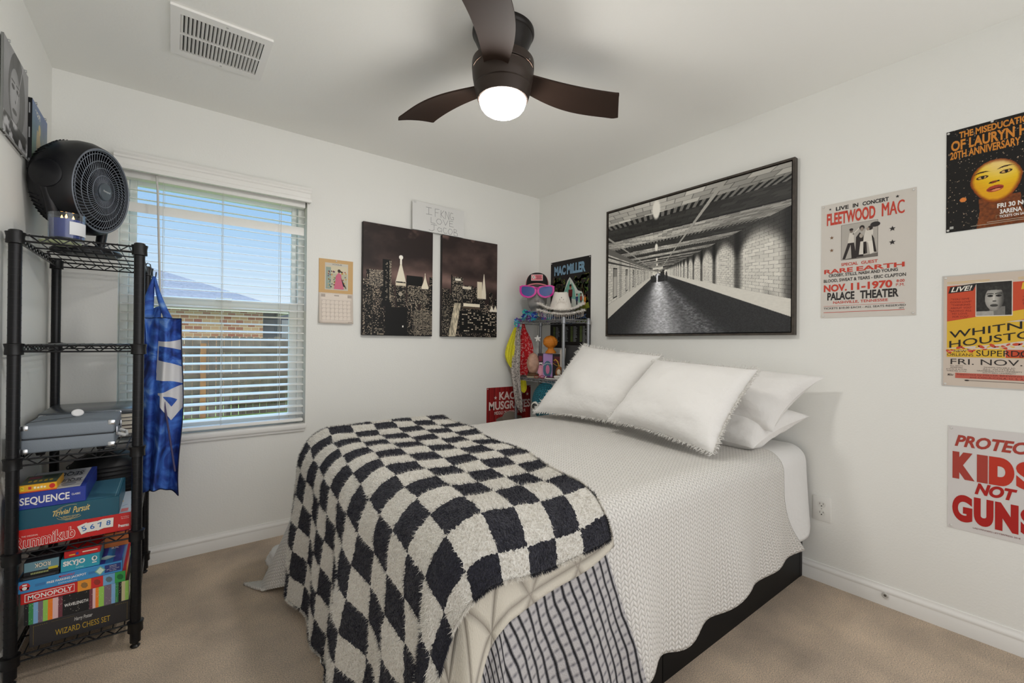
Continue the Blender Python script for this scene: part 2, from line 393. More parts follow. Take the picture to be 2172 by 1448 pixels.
for x in (-2.61, -2.345, -2.05):
    m = MB()
    for y in (.0085, .0615): m.tube([(x, y, .69), (x, y, 2.0)], .0011, 5)
    m.tube([(x + .006, .035, .69), (x + .006, .035, 2.0)], .0008, 5)
    m.build('ladder_cord', M('blind_cord', (214, 214, 210), 0.8), bl)
MB().tube([(-2.638, -.012, 2.02), (-2.632, -.03, 1.94), (-2.615, -.035, 1.30)], [.0045, .0048, .0052], 8).build('tilt_wand', M('wand', (205, 204, 200), .4), bl)

# ------------------------------------------------------------------ outside
lawn = M('lawn', (132, 150, 84), 0.95, spec=0.1, var=(9, 0.45, 6), bump=(60, 0.8, 0.03))
g = struct(MB().box((-14, .3, -.6), (12, 30, -.5)).build('ground', lawn, smooth=0))
struct(MB().box((-6, .14, 2.46), (3, .45, 2.58)).build('roof', M('soffit', (215, 213, 208), .7), smooth=0))  # unseen eave, added to shade the window from the sun
fw = M('fence_wood', (102, 96, 92), 0.9, spec=.1, var=(3.0, 0.5, 6), bump=(30, .5, .01))
fe = thing('wooden_fence', 'weathered grey brown wooden plank fence across the yard outside the window', 'fence', (-1, 8.7, -.5))
pm = MB(); x = -7.0
while x < 5:
    hgt = 1.75 + random.uniform(-.015, .02); y = 8.7 + random.uniform(0, .008)
    pm.add([(x, y, -.5), (x + .132, y, -.5), (x + .132, y, -.5 + hgt - .03), (x + .11, y, -.5 + hgt), (x + .022, y, -.5 + hgt), (x, y, -.5 + hgt - .03),
            (x, y + .018, -.5), (x + .132, y + .018, -.5), (x + .132, y + .018, -.5 + hgt - .03), (x + .11, y + .018, -.5 + hgt), (x + .022, y + .018, -.5 + hgt), (x, y + .018, -.5 + hgt - .03)],
           [(0, 1, 2, 3, 4, 5), (11, 10, 9, 8, 7, 6), (0, 6, 7, 1), (1, 7, 8, 2), (2, 8, 9, 3), (3, 9, 10, 4), (4, 10, 11, 5), (5, 11, 6, 0)])
    x += .132 + random.uniform(.004, .014)
pm.build('plank_panel', fw, fe, smooth=0)
for z in (-.22, .38, .95): MB().box((-7, 8.655, z - .045), (5, 8.7, z + .045)).build('rail', M('fence_rail', (84, 75, 66), .9, var=(4, .4)), fe, smooth=0)
for x in (-4.6, -2.02, .6): MB().box((x - .05, 8.57, -.5), (x + .05, 8.655, 1.1)).build('post', M('fence_post', (140, 98, 58), .9, var=(5, .35)), fe, smooth=0)
ho = thing('neighbour_house', 'neighbouring brick house with grey shingle roof seen above the fence outside', 'house', (-3, 13, -.5))
bk = bpy.data.materials.new('house_brick'); bk.use_nodes = True; nt = bk.node_tree; bb = nt.nodes['Principled BSDF']; bb.inputs['Roughness'].default_value = .9
br = nt.nodes.new('ShaderNodeTexBrick'); tcx = nt.nodes.new('ShaderNodeTexCoord'); mp = nt.nodes.new('ShaderNodeMapping'); mp.inputs['Rotation'].default_value = (PI / 2, 0, 0)
br.inputs['Color1'].default_value = lin((150, 84, 66)); br.inputs['Color2'].default_value = lin((196, 166, 132)); br.inputs['Mortar'].default_value = lin((205, 196, 182)); br.inputs['Scale'].default_value = 2.4
nt.links.new(tcx.outputs['Object'], mp.inputs[0]); nt.links.new(mp.outputs[0], br.inputs[0]); nt.links.new(br.outputs[0], bb.inputs['Base Color'])
MB().box((-10, 12.85, -.5), (-.29, 13.1, 2.2)).build('brick_wall', bk, ho, smooth=0)
MB().box((-.29, 14.4, -.5), (3.2, 14.6, 2.2)).build('porch_wall', M('porch_wall', (66, 74, 88), .8), ho, smooth=0)
MB().box((.5, 14.34, .4), (1.5, 14.42, 1.9)).build('window', M('porch_window', (120, 128, 138), .2), ho, smooth=0)
rf = MB(); A, B_, Cc, D_ = (-10, 12.35, 2.16), (.35, 12.35, 2.16), (-3.2, 15.9, 3.57), (-10, 15.9, 3.57); E_ = (.35, 24, 2.16)
rf.add([A, B_, Cc, D_, E_, (-3.2, 24, 3.57)], [(0, 1, 2, 3), (1, 4, 5, 2)])
rf.build('shingle_roof', M('shingles', (96, 98, 104), .9, var=(14, .25), bump=(25, .5, .02)), ho, smooth=0)
MB().box((-10, 12.3, 2.02), (.4, 12.36, 2.18)).box((.34, 12.3, 2.02), (.4, 24, 2.18)).build('gutter', M('gutter_white', (225, 226, 228), .5), ho, smooth=0)
MB().box((-10, 12.36, 2.10), (.34, 14.6, 2.13)).build('soffit', M('house_soffit', (92, 84, 78), .8), ho, smooth=0)

# ------------------------------------------------------------------ ceiling register
ve = thing('ceiling_vent', 'square white ceiling air vent with two rows of curved louvres', 'vent', (-2.41, -.685, 2.425))
vm = M('vent_white', (236, 235, 232), .4); vx0, vx1, vy0, vy1 = -2.584, -2.237, -.862, -.508
zb, zt_ = 2.430, 2.4395
m = MB(); o_ = .030; i_ = .012
sx0, sx1 = vx0 + .032, vx1 - .028; rows = ((vy0 + .042, vy0 + .174), (vy0 + .184, vy1 - .040))
for a, b in (((vx0, vy0), (sx0, vy1)), ((sx1, vy0), (vx1, vy1)), ((sx0, vy0), (sx1, rows[0][0])), ((sx0, rows[0][1]), (sx1, rows[1][0])), ((sx0, rows[1][1]), (sx1, vy1))):
    m.box((a[0], a[1], zb), (b[0], b[1], zt_))
m.build('face_plate', vm, ve, smooth=0)
MB().box((sx0 - .005, rows[0][0] - .004, 2.4375), (sx1 + .005, rows[1][1] + .004, 2.4392)).build('duct_shade_sheet', M('duct_shade', (62, 62, 60), .9), ve, smooth=0)  # dark sheet standing in for the shade inside the duct
for (y0, y1) in rows:
    for k in range(21):
        x = sx0 + (sx1 - sx0) * (k + .28) / 21; wv = (sx1 - sx0) / 21
        P = [[(x - wv * .30 + wv * .62 * (j / 5) ** 1.6, y, 2.4372 - .0085 * (j / 5) ** .8) for j in range(6)] for y in (y0, y1)]
        q = MB().grid(P).grid([[(p[0] + .0012, p[1], p[2]) for p in r] for r in reversed(P)]); q.build('louvre', vm, ve, smooth=60)
for (x, y) in ((-2.40, vy0 + .02), (-2.40, vy1 - .02)): MB().lathe([(0, -.002), (.0035, -.0015), (.0042, 0)], 12, Matrix.Translation((x, y, zb))).build('screw', M('screw_grey', (180, 180, 178), .4, .6), ve)

# ------------------------------------------------------------------ outlet, door stop
ot = thing('wall_outlet', 'white double electrical outlet plate low on the wall beside the bed', 'outlet', (-.001, -2.159, .36))
X = plane_right(-2.12, .3005, 0)
m = MB(); m.rbox((0, 0, 0), (.079, .122, .006), .004, X=X); m.build('cover_plate', M('outlet_white', (226, 225, 221), .35), ot)
for cy in (.040, .082):
    m = MB(); m.prism([(.0395 + .017 * cos(t), cy + min(.0135, max(-.0135, .017 * sin(t)))) for t in [2 * PI * i / 24 for i in range(24)]], .006, .0078, X=X); f = m.build('receptacle', M('outlet_face', (216, 215, 210), .35), ot)
    k = MB(); k.box((.031, cy - .001, .0078), (.0330, cy + .008, .0081), X=X).box((.0455, cy, .0078), (.0475, cy + .008, .0081), X=X); k.prism([(.0395 + .003 * cos(t), cy - .007 + .003 * sin(t)) for t in [2 * PI * i / 12 for i in range(12)]], .0078, .0081, X=X)
    k.build('slots', C((50, 48, 46)), f, smooth=0)
MB().lathe([(0, .0015), (.003, .001), (.003, 0)], 10, X @ Matrix.Translation((.0395, .061, .006))).build('screw', M('screw_grey'), ot)
ds = thing('door_stop', 'small round clear bumper door stop on the right baseboard', 'door stop', (-.013, -2.41, .045))
Xd = plane_right(-2.41, .05, .0132)
MB().lathe([(.0125, 0), (.0125, .004), (.010, .007), (.007, .007), (.006, .0045), (0, .0045)], 20, Xd).build('bumper', M('bumper_clear', (190, 188, 182), .3), ds)
MB().lathe([(.0045, .0046), (.0045, .006), (0, .0068)], 12, Xd).build('screw', M('bumper_screw', (120, 118, 112), .35, .8), ds)

# ------------------------------------------------------------------ ceiling fan
FX, FY = -1.500, -1.500
fan = thing('ceiling_fan', 'dark bronze three blade ceiling fan with a lit dome light', 'ceiling fan', (FX, FY, 2.30))
T = Matrix.Translation((FX, FY, 0)); brz = M('fan_bronze', (54, 44, 38), .42, .35); brd = M('fan_bronze_dark', (30, 26, 24), .35, .4)
MB().lathe([(0, 2.4395), (.126, 2.4395), (.127, 2.428), (.122, 2.418), (.119, 2.416), (.117, 2.408), (.10, 2.37), (.088, 2.33), (.088, 2.31)], 64, T).build('canopy', brd, fan)
MB().lathe([(.085, 2.325), (.118, 2.322), (.126, 2.314), (.127, 2.306), (.127, 2.284), (.124, 2.281)], 64, T).build('upper_housing', brz, fan)
MB().lathe([(.1205, 2.284), (.1205, 2.275)], 64, T).build('vent_gap', brd, fan)
MB().lathe([(.122, 2.278), (.126, 2.274), (.124, 2.25), (.117, 2.215), (.1145, 2.212), (.1145, 2.209), (.116, 2.206), (.108, 2.175), (.1025, 2.160), (.097, 2.158), (.095, 2.162)], 64, T).build('motor_housing', brz, fan)
globe = MB().lathe([(.0955, 2.170), (.0955, 2.160), (.094, 2.148), (.089, 2.134), (.080, 2.121), (.066, 2.111), (.048, 2.104), (.026, 2.1005), (0, 2.100)], 48, T)
lamp_m = M('lamp_glass', (255, 244, 228), .4, emit=((255, 251, 245), LAMP)); globe.build('lamp_globe', lamp_m, fan)
for a in (20, 110, 200, 290): MB().lathe([(0, .002), (.004, 0)], 8, T @ Matrix.Rotation(math.radians(a), 4, 'Z') @ Matrix.Translation((.1265, 0, 2.288)) @ Matrix.Rotation(PI / 2, 4, 'Y')).build('screw', M('screw_grey'), fan)
def blade(ang):
    R_ = Matrix.Translation((FX, FY, 2.252)) @ Matrix.Rotation(math.radians(ang), 4, 'Z'); top = []; bot = []
    n = 40
    for i in range(n):
        t = 1 - (1 - i / (n - 1)) ** 1.7; r = .105 + t * .455
        w = .046 + .034 * sin(min(1, t * 1.1) * PI * .60); w *= math.sqrt(max(0.0, 1 - max(0, (t - .955) / .045) ** 2 * .30))
        sw = .030 * sin(t * PI) - .012
        pitch = math.radians(10 - 3 * t); row = []; row2 = []
        for j in range(9):
            q = -1 + 2 * j / 8; yy = q * w + sw; zz = -q * w * math.tan(pitch) + .010 * (1 - q * q) * .6
            rr = r + .045 * q * t ** 6
            row.append(R_ @ Vector((rr, yy, zz))); row2.append(R_ @ Vector((rr, yy, zz - .007)))
        top.append(row); bot.append(row2)
    m = MB().grid(top); m.grid([list(reversed(r)) for r in bot])
    ring = lambda G: [G[i][0] for i in range(n)] + G[-1][1:] + [G[i][8] for i in range(n - 2, -1, -1)] + list(reversed(G[0][1:8]))
    a, b = ring(top), ring(bot); m.grid([b + [b[0]], a + [a[0]]])
    return m
for ang in (-15.0, 105.0, 225.0):
    blade(ang).build('blade', M('fan_blade', (50, 38, 32), .6, spec=.12), fan, smooth=40)
# ================================================================== BED
XF, YR, YL, ZT, RR = -2.03, -2.105, -.705, .675, .085
xf0, yr0, yl0 = XF + RR, YR + RR, YL - RR
bed = thing('bed', 'full size bed with low black platform frame, head against the right wall', 'bed', (-1.0, -1.4, 0))
blk = M('black_frame', (12, 11, 11), .6, spec=.25)
m = MB().rbox((-2.0, -2.078, 0), (-1.22, -2.05, .30), .003); m.rbox((-1.217, -2.078, 0), (-.02, -2.05, .30), .003); m.build('side_rail', blk, bed)
m = MB().rbox((-2.0, -.75, 0), (-.02, -.722, .30), .003); m.build('side_rail', blk, bed)
MB().rbox((-2.0, -2.05, 0), (-1.972, -.75, .30), .003).build('footboard', blk, bed)
MB().rbox((-.042, -2.08, 0), (-.014, -.72, .47), .004).build('headboard', M('headboard_black', (30, 29, 29), .6), bed)
MB().box((-1.972, -2.05, .25), (-.042, -.75, .28)).build('slat_base', blk, bed)
MB().rbox((-1.975, -2.04, .28), (-.05, -.76, .640), .07).build('mattress', M('mattress_white', (232, 230, 226), .8, bump=(40, .3)), bed)

def topz(X, Y):
    return .012 * np.sin(1.7 * X + 1.1 * Y + .4) * np.sin(2.3 * Y + .7) + .016 * (fbm(X * 2.2 + 9, Y * 2.2 + 5, 3) - .45) + .020 * sstep(-.95, -.75, Y) * sstep(-1.1, -1.6, X)
def drape(X, Y, lift, fold=(.030, 5.2), ph=0.0, flare=.10, zmin=.012, cflare=.16):
    X = np.asarray(X, float); Y = np.asarray(Y, float)
    da = np.maximum(0, xf0 - X); dr = np.maximum(0, yr0 - Y); dl = np.maximum(0, Y - yl0)
    ox, oy = -da, -dr + dl; d = np.hypot(ox, oy); nx = np.where(d > 1e-9, ox / np.maximum(d, 1e-9), 0); ny = np.where(d > 1e-9, oy / np.maximum(d, 1e-9), 0)
    bx, by = X + da, Y + dr - dl; R = RR + lift
    q = np.minimum(d, R * PI / 2); e = np.maximum(0, d - R * PI / 2)
    th = np.arctan2(np.abs(oy), np.abs(ox)); corner = np.sin(2 * th) ** 2 * (d > 0)
    fl = flare + np.where(oy > 0, cflare, min(cflare, .035)) * corner
    out = R * np.sin(q / R) - 0 + fl * e; down = R * (1 - np.cos(q / R)) + e * np.sqrt(1 - fl ** 2)
    tang = by * 1.0 + bx * 1.0 + th * np.sign(oy) * .42
    amp = fold[0] * sstep(.05, .55, down) 
    w = np.sin(2 * PI * tang * fold[1] + ph + 1.3 * np.sin(3.1 * tang + 1)) * .6 + np.sin(2 * PI * tang * fold[1] * .43 + 2.1 + ph) * .6
    out = out + amp * (w + .55)
    zz = ZT + lift + topz(bx, by) * (1 - sstep(0, .5, d)) - down
    low = np.maximum(0, zmin - zz); zz = np.maximum(zz, zmin + .006 * (w + 1) * (low > 0)); out = out + low * .75
    x = bx + nx * out; y = by + ny * out
    return np.stack([x, y, zz], -1)
def cloth(name, P0, e1, e2, L1, L2, n1, n2, lift, mat, thick=.01, edge=None, disp=None, parent=None, pile=None, **kw):
    """rectangular cloth laid over the bed; edge(s,t) may bend the flat outline; uv = metres along the cloth"""
    s = np.linspace(0, L1, n1); t = np.linspace(0, L2, n2); Sg, Tg = np.meshgrid(s, t, indexing='ij')
    S2, T2 = (Sg, Tg) if edge is None else edge(Sg, Tg)
    X = P0[0] + e1[0] * S2 + e2[0] * T2; Y = P0[1] + e1[1] * S2 + e2[1] * T2
    P = drape(X, Y, lift, **kw)
    if disp is not None:
        N = np.cross(np.gradient(P, axis=0).reshape(-1, 3), np.gradient(P, axis=1).reshape(-1, 3)); N /= np.maximum(np.linalg.norm(N, axis=1, keepdims=True), 1e-9)
        N *= np.sign((N * (P.reshape(-1, 3) - np.array([-1.0, -1.4, .2]))).sum(1, keepdims=True))
        P = (P.reshape(-1, 3) + N * disp(Sg, Tg).reshape(-1, 1)).reshape(P.shape)
    org = np.array([P[..., 0].mean(), P[..., 1].mean(), P[..., 2].min()]); P = P - org; Pg = P
    i = np.arange(n1 * n2).reshape(n1, n2); qd = np.stack([i[:-1, :-1], i[1:, :-1], i[1:, 1:], i[:-1, 1:]], -1).reshape(-1, 4)
    me = bpy.data.meshes.new(name); me.from_pydata(P.reshape(-1, 3).tolist(), [], qd.tolist())
    uv = me.uv_layers.new(name='cloth'); flat = np.stack([Sg.ravel(), Tg.ravel()], -1)[qd.ravel()]; uv.data.foreach_set('uv', flat.ravel().astype(np.float32))
    me.polygons.foreach_set('use_smooth', [True] * len(qd)); me.materials.append(mat); me.update()
    o = bpy.data.objects.new(name, me); COL.objects.link(o); o.location = org
    # make the face side point away from the mattress, then give the cloth its thickness inwards
    bm = bmesh.new(); bm.from_mesh(me); bmesh.ops.recalc_face_normals(bm, faces=bm.faces)
    c = Vector((-1.0, -1.4, .2)) - Vector(org); f = max(bm.faces, key=lambda f: (f.calc_center_median()).z)
    if f.normal.z < 0: bmesh.ops.reverse_faces(bm, faces=bm.faces)
    bm.to_mesh(me); bm.free()
    md = o.modifiers.new('thickness', 'SOLIDIFY'); md.thickness = thick; md.offset = -1; md.use_rim = True
    if pile:      # short plush pile standing on the cloth
        n, L, w = pile; rs = np.random.RandomState(5); k = int(n * .04)
        a = rs.rand(n) * (n1 - 1.001); c_ = rs.rand(n) * (n2 - 1.001); c_[:k] = n2 - 1.002; a[k:2 * k] = 0.0; c_[2 * k:3 * k] = 0; a[3 * k:4 * k] = n1 - 1.002
        i0, j0 = a.astype(int), c_.astype(int); fa, fc = (a - i0)[:, None], (c_ - j0)[:, None]
        bil = lambda G: (G[i0, j0] * (1 - fa) + G[i0 + 1, j0] * fa) * (1 - fc) + (G[i0, j0 + 1] * (1 - fa) + G[i0 + 1, j0 + 1] * fa) * fc
        ds, dt = np.gradient(Pg, axis=0), np.gradient(Pg, axis=1); Ng = np.cross(ds, dt); Ng /= np.maximum(np.linalg.norm(Ng, axis=-1, keepdims=True), 1e-9)
        if Ng[n1 // 3, n2 // 2, 2] < 0: Ng = -Ng
        nn = bil(Ng); tg = bil(ds); tg /= np.maximum(np.linalg.norm(tg, axis=1, keepdims=True), 1e-9); sd = np.cross(nn, tg); p = bil(Pg)
        d = nn * (.75 + .3 * rs.rand(n, 1)) + tg * (.45 + .5 * rs.randn(n, 1)) + sd * .55 * rs.randn(n, 1); d[:k] += sd[:k] * 0 + bil(dt)[:k] / np.linalg.norm(bil(dt)[:k], axis=1, keepdims=True) * .9
        d /= np.linalg.norm(d, axis=1, keepdims=True); Ls = L * (.6 + .6 * rs.rand(n, 1)); q = p + d * Ls; wd = np.cross(d, rs.randn(n, 3)); wd /= np.linalg.norm(wd, axis=1, keepdims=True)
        V3 = np.stack([p - wd * w, p + wd * w, q], 1).reshape(-1, 3); m2 = bpy.data.meshes.new('plush_pile'); m2.from_pydata(V3.tolist(), [], np.arange(3 * n).reshape(-1, 3).tolist())
        u2 = m2.uv_layers.new(name='cloth'); st = np.stack([a / (n1 - 1) * L1, c_ / (n2 - 1) * L2], -1); u2.data.foreach_set('uv', np.repeat(st, 3, axis=0).ravel().astype(np.float32)); m2.materials.append(mat); m2.update()
        po = bpy.data.objects.new('plush_pile', m2); COL.objects.link(po); po.parent = o; po['kind'] = 'stuff'
    return o
def uvmath(nt):
    u = nt.nodes.new('ShaderNodeUVMap'); u.uv_map = 'cloth'; s = nt.nodes.new('ShaderNodeSeparateXYZ'); nt.links.new(u.outputs[0], s.inputs[0]); return u, s.outputs[0], s.outputs[1]
def nmath(nt, op, a, b=None, c=None):
    n = nt.nodes.new('ShaderNodeMath'); n.operation = op
    for i, x in enumerate((a, b, c)):
        if x is None: continue
        if isinstance(x, (int, float)): n.inputs[i].default_value = x
        else: nt.links.new(x, n.inputs[i])
    return n.outputs[0]
def fabric(key, col, rough=.9, sheen=.08):
    m = M(key, col, rough, spec=.15, sheen=sheen); return m, m.node_tree, m.node_tree.nodes['Principled BSDF']
def ramp(nt, fac, stops, interp='LINEAR'):
    r = nt.nodes.new('ShaderNodeValToRGB'); r.color_ramp.interpolation = interp; e = r.color_ramp.elements
    e[0].position, e[0].color = stops[0][0], stops[0][1]; e[1].position, e[1].color = stops[-1][0], stops[-1][1]
    for p, c in stops[1:-1]: q = e.new(p); q.color = c
    nt.links.new(fac, r.inputs[0]); return r.outputs[0]
def bump(nt, b, h, strength, dist):
    n = nt.nodes.new('ShaderNodeBump'); n.inputs['Strength'].default_value = strength; n.inputs['Distance'].default_value = dist
    nt.links.new(h, n.inputs['Height']); nt.links.new(n.outputs[0], b.inputs['Normal']); return n

# --- white coverlet with a raised zigzag weave
cm, nt, b = fabric('coverlet_weave', (238, 235, 229))
u_, U, V = uvmath(nt)
ux = nmath(nt, 'MULTIPLY', U, 35.0); tri = nmath(nt, 'PINGPONG', ux, .5)
ph = nmath(nt, 'ADD', nmath(nt, 'MULTIPLY', V, 68.0), nmath(nt, 'MULTIPLY', tri, 1.5))
rib = nmath(nt, 'PINGPONG', ph, .5); ribh = nmath(nt, 'POWER', nmath(nt, 'MULTIPLY', rib, 2.0), .45)
seam = nmath(nt, 'POWER', nmath(nt, 'MULTIPLY', nmath(nt, 'PINGPONG', nmath(nt, 'ADD', ux, 0.0), .25), 4.0), .35)
hh = nmath(nt, 'MULTIPLY', ribh, seam); bump(nt, b, hh, .75, .006)
nt.links.new(ramp(nt, hh, [(0.0, lin((150, 147, 142))), (.30, lin((204, 201, 196))), (1.0, lin((218, 215, 210)))]), b.inputs['Base Color'])
hem = lambda S_, T_: .018 * np.sin(9.0 * S_ + .6) + .012 * np.sin(23 * S_ + 1)
def cov_edge(S_, T_):      # S along the bed (head to foot), T across from the left hem to the right hem
    k = sstep(1.9, 2.55, T_); T2 = T_ + k * (hem(S_, T_) + .05 * sstep(.2, .0, S_) * -1 + .055 * sstep(.2, 1.2, S_)); S2 = S_ - .20 * sstep(2.02, 2.5, T_) * sstep(.4, 0, S_)
    return S2, T2
cov = cloth('coverlet', (-.33, -.24), (-1, 0), (0, -1), 2.28, 2.335, 230, 230, .008, cm, .012, edge=cov_edge, fold=(.025, 3.4), flare=.024, cflare=.42)
tag(cov, 'white zigzag woven coverlet draped over the bed down its sides', 'bedspread')
# --- plain white flat sheet showing at the head end
sm, nt, b = fabric('sheet_white', (216, 215, 213), .85, .1); nz = nt.nodes.new('ShaderNodeTexNoise'); nz.inputs['Scale'].default_value = 22; bump(nt, b, nz.outputs[0], .25, .01)
sh = cloth('bed_sheet', (-.035, -.45), (-1, 0), (0, -1), .55, 2.02, 70, 150, -.004, sm, .004, fold=(.023, 3.4), flare=.022, edge=lambda a, c: (a, c + .04 * np.sin(6 * a) * sstep(1.7, 2.0, c)))
tag(sh, 'plain white sheet hanging past the coverlet at the head of the bed', 'sheet')
# --- charcoal ribbed waffle blanket
rm, nt, b = fabric('waffle_blanket', (120, 118, 122)); u_, U, V = uvmath(nt)
wob = nt.nodes.new('ShaderNodeTexNoise'); wob.inputs['Scale'].default_value = 5; nt.links.new(u_.outputs[0], wob.inputs[0])
us = nmath(nt, 'ADD', nmath(nt, 'MULTIPLY', U, 36.0), nmath(nt, 'MULTIPLY', wob.outputs[0], 1.2)); g1 = nmath(nt, 'MULTIPLY', nmath(nt, 'PINGPONG', us, .5), 2.0)
g2 = nmath(nt, 'MULTIPLY', nmath(nt, 'PINGPONG', nmath(nt, 'MULTIPLY', V, 34.0), .5), 2.0)
fz = nt.nodes.new('ShaderNodeTexNoise'); fz.inputs['Scale'].default_value = 240; nt.links.new(u_.outputs[0], fz.inputs[0])
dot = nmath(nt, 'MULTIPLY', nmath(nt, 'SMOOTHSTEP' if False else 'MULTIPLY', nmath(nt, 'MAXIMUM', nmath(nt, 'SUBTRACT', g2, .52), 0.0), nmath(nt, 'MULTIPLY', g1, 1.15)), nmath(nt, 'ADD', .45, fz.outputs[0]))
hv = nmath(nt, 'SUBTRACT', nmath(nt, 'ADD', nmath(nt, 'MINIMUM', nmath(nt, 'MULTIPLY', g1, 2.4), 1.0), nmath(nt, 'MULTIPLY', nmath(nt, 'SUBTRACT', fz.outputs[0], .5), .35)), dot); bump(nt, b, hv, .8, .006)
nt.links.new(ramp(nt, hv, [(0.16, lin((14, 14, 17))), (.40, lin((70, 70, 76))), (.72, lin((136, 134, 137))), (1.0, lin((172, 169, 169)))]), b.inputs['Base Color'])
rib_b = cloth('ribbed_blanket', (-1.92, -1.0), (-.955, -.296), (.27, -.963), .80, 1.80, 110, 170, .024, rm, .012, fold=(.027, 3.4), flare=.026, cflare=.02,
              edge=lambda a, c: (a - .02 * np.sin(5 * c), c), disp=None)
tag(rib_b, 'charcoal ribbed waffle blanket hanging to the floor below the grey fleece', 'blanket')
# --- grey sculpted fleece blanket
gm, nt, b = fabric('sculpted_fleece', (176, 170, 158), .95, .15); u_, U, V = uvmath(nt)
jt = nt.nodes.new('ShaderNodeTexNoise'); jt.inputs['Scale'].default_value = 4; nt.links.new(u_.outputs[0], jt.inputs[0]); jv = nmath(nt, 'MULTIPLY', jt.outputs[0], .12)
def ridge(e): return nmath(nt, 'PINGPONG', e, .5)
la = nmath(nt, 'ADD', nmath(nt, 'ADD', nmath(nt, 'MULTIPLY', U, 6.2), nmath(nt, 'MULTIPLY', V, 3.4)), jv); lb = nmath(nt, 'ADD', nmath(nt, 'SUBTRACT', nmath(nt, 'MULTIPLY', U, 6.2), nmath(nt, 'MULTIPLY', V, 3.4)), jv)
lc = nmath(nt, 'ADD', nmath(nt, 'MULTIPLY', V, 6.8), jv)
ed = nmath(nt, 'MINIMUM', nmath(nt, 'MULTIPLY', nmath(nt, 'MINIMUM', nmath(nt, 'MINIMUM', ridge(la), ridge(lb)), nmath(nt, 'MULTIPLY', ridge(lc), 1.2)), 9.0), 1.0)
fz = nt.nodes.new('ShaderNodeTexNoise'); fz.inputs['Scale'].default_value = 190; nt.links.new(u_.outputs[0], fz.inputs[0])
hv = nmath(nt, 'ADD', nmath(nt, 'POWER', ed, .6), nmath(nt, 'MULTIPLY', fz.outputs[0], .3)); bump(nt, b, hv, .7, .007)
nt.links.new(ramp(nt, ed, [(0.0, lin((148, 141, 130))), (.5, lin((174, 168, 156))), (1.0, lin((190, 184, 171)))]), b.inputs['Base Color'])
gr = cloth('fleece_blanket', (-1.60, -.72), (-.985, -.17), (.02, -.9998), 1.12, 1.49, 140, 180, .046, gm, .02, fold=(.027, 3.4), flare=.028, cflare=.025,
           edge=lambda a, c: (a, c + (.018 * np.sin(9 * a + 1) + .10 * a) * sstep(.9, 1.49, c)))
tag(gr, 'grey sculpted fleece blanket edge showing beneath the checkered throw', 'blanket')
# --- black and white checkered plush throw
km, nt, b = fabric('checker_plush', (230, 226, 218), .95, .12); u_, U, V = uvmath(nt)
n1 = nt.nodes.new('ShaderNodeTexNoise'); n1.inputs['Scale'].default_value = 110; n1.inputs['Detail'].default_value = 2; nt.links.new(u_.outputs[0], n1.inputs[0])
n3 = nt.nodes.new('ShaderNodeTexNoise'); n3.inputs['Scale'].default_value = 6; nt.links.new(u_.outputs[0], n3.inputs[0])
def jig(a, k, o): return nmath(nt, 'ADD', a, nmath(nt, 'MULTIPLY', nmath(nt, 'SUBTRACT', o, .5), k))
cc = nt.nodes.new('ShaderNodeSeparateColor'); nt.links.new(n1.outputs[1], cc.inputs[0]); c3 = nt.nodes.new('ShaderNodeSeparateColor'); nt.links.new(n3.outputs[1], c3.inputs[0])
SQ = .103
a1 = nmath(nt, 'FLOOR', nmath(nt, 'MULTIPLY', jig(jig(U, .016, cc.outputs[0]), .028, c3.outputs[0]), 1 / SQ)); a2 = nmath(nt, 'FLOOR', nmath(nt, 'MULTIPLY', jig(jig(V, .016, cc.outputs[1]), .028, c3.outputs[1]), 1 / SQ))
ck = nmath(nt, 'MODULO', nmath(nt, 'ADD', nmath(nt, 'ADD', a1, a2), 40.0), 2.0)
fz = nt.nodes.new('ShaderNodeTexNoise'); fz.inputs['Scale'].default_value = 170; fz.inputs['Detail'].default_value = 4; nt.links.new(u_.outputs[0], fz.inputs[0])
bump(nt, b, fz.outputs[0], .85, .012)
wh = ramp(nt, fz.outputs[0], [(.3, lin((196, 190, 180))), (.62, lin((226, 223, 216)))]); bk_ = ramp(nt, fz.outputs[0], [(.3, lin((16, 16, 24))), (.7, lin((46, 46, 58)))])
mxn = nt.nodes.new('ShaderNodeMix'); mxn.data_type = 'RGBA'; nt.links.new(ck, mxn.inputs[0]); nt.links.new(wh, mxn.inputs[6]); nt.links.new(bk_, mxn.inputs[7]); nt.links.new(mxn.outputs[2], b.inputs['Base Color'])
def chk_edge(a, c):
    return a + .012 * np.sin(11 * c) * sstep(.2, 0, a) + .06 * sstep(.8, 1.6, c) * sstep(.5, 0, a), c + (.016 * np.sin(8 * a) - .008 + .135 * a) * sstep(.7, 1.6, c)
ch = cloth('checkered_throw', (-1.335, -.655), (-.9895, .145), (-.145, -.9895), 1.34, 1.605, 210, 230, .074, km, .02, edge=chk_edge, fold=(.027, 3.4), flare=.030, cflare=.03,
           disp=lambda a, c: .010 * (fbm(a * 9, c * 9, 3) - .45) + .003 * (vnoise(a * 60, c * 60) - .5), pile=(105000, .0115, .0008))
tag(ch, 'black and white checkered plush throw spread over the foot of the bed', 'blanket')

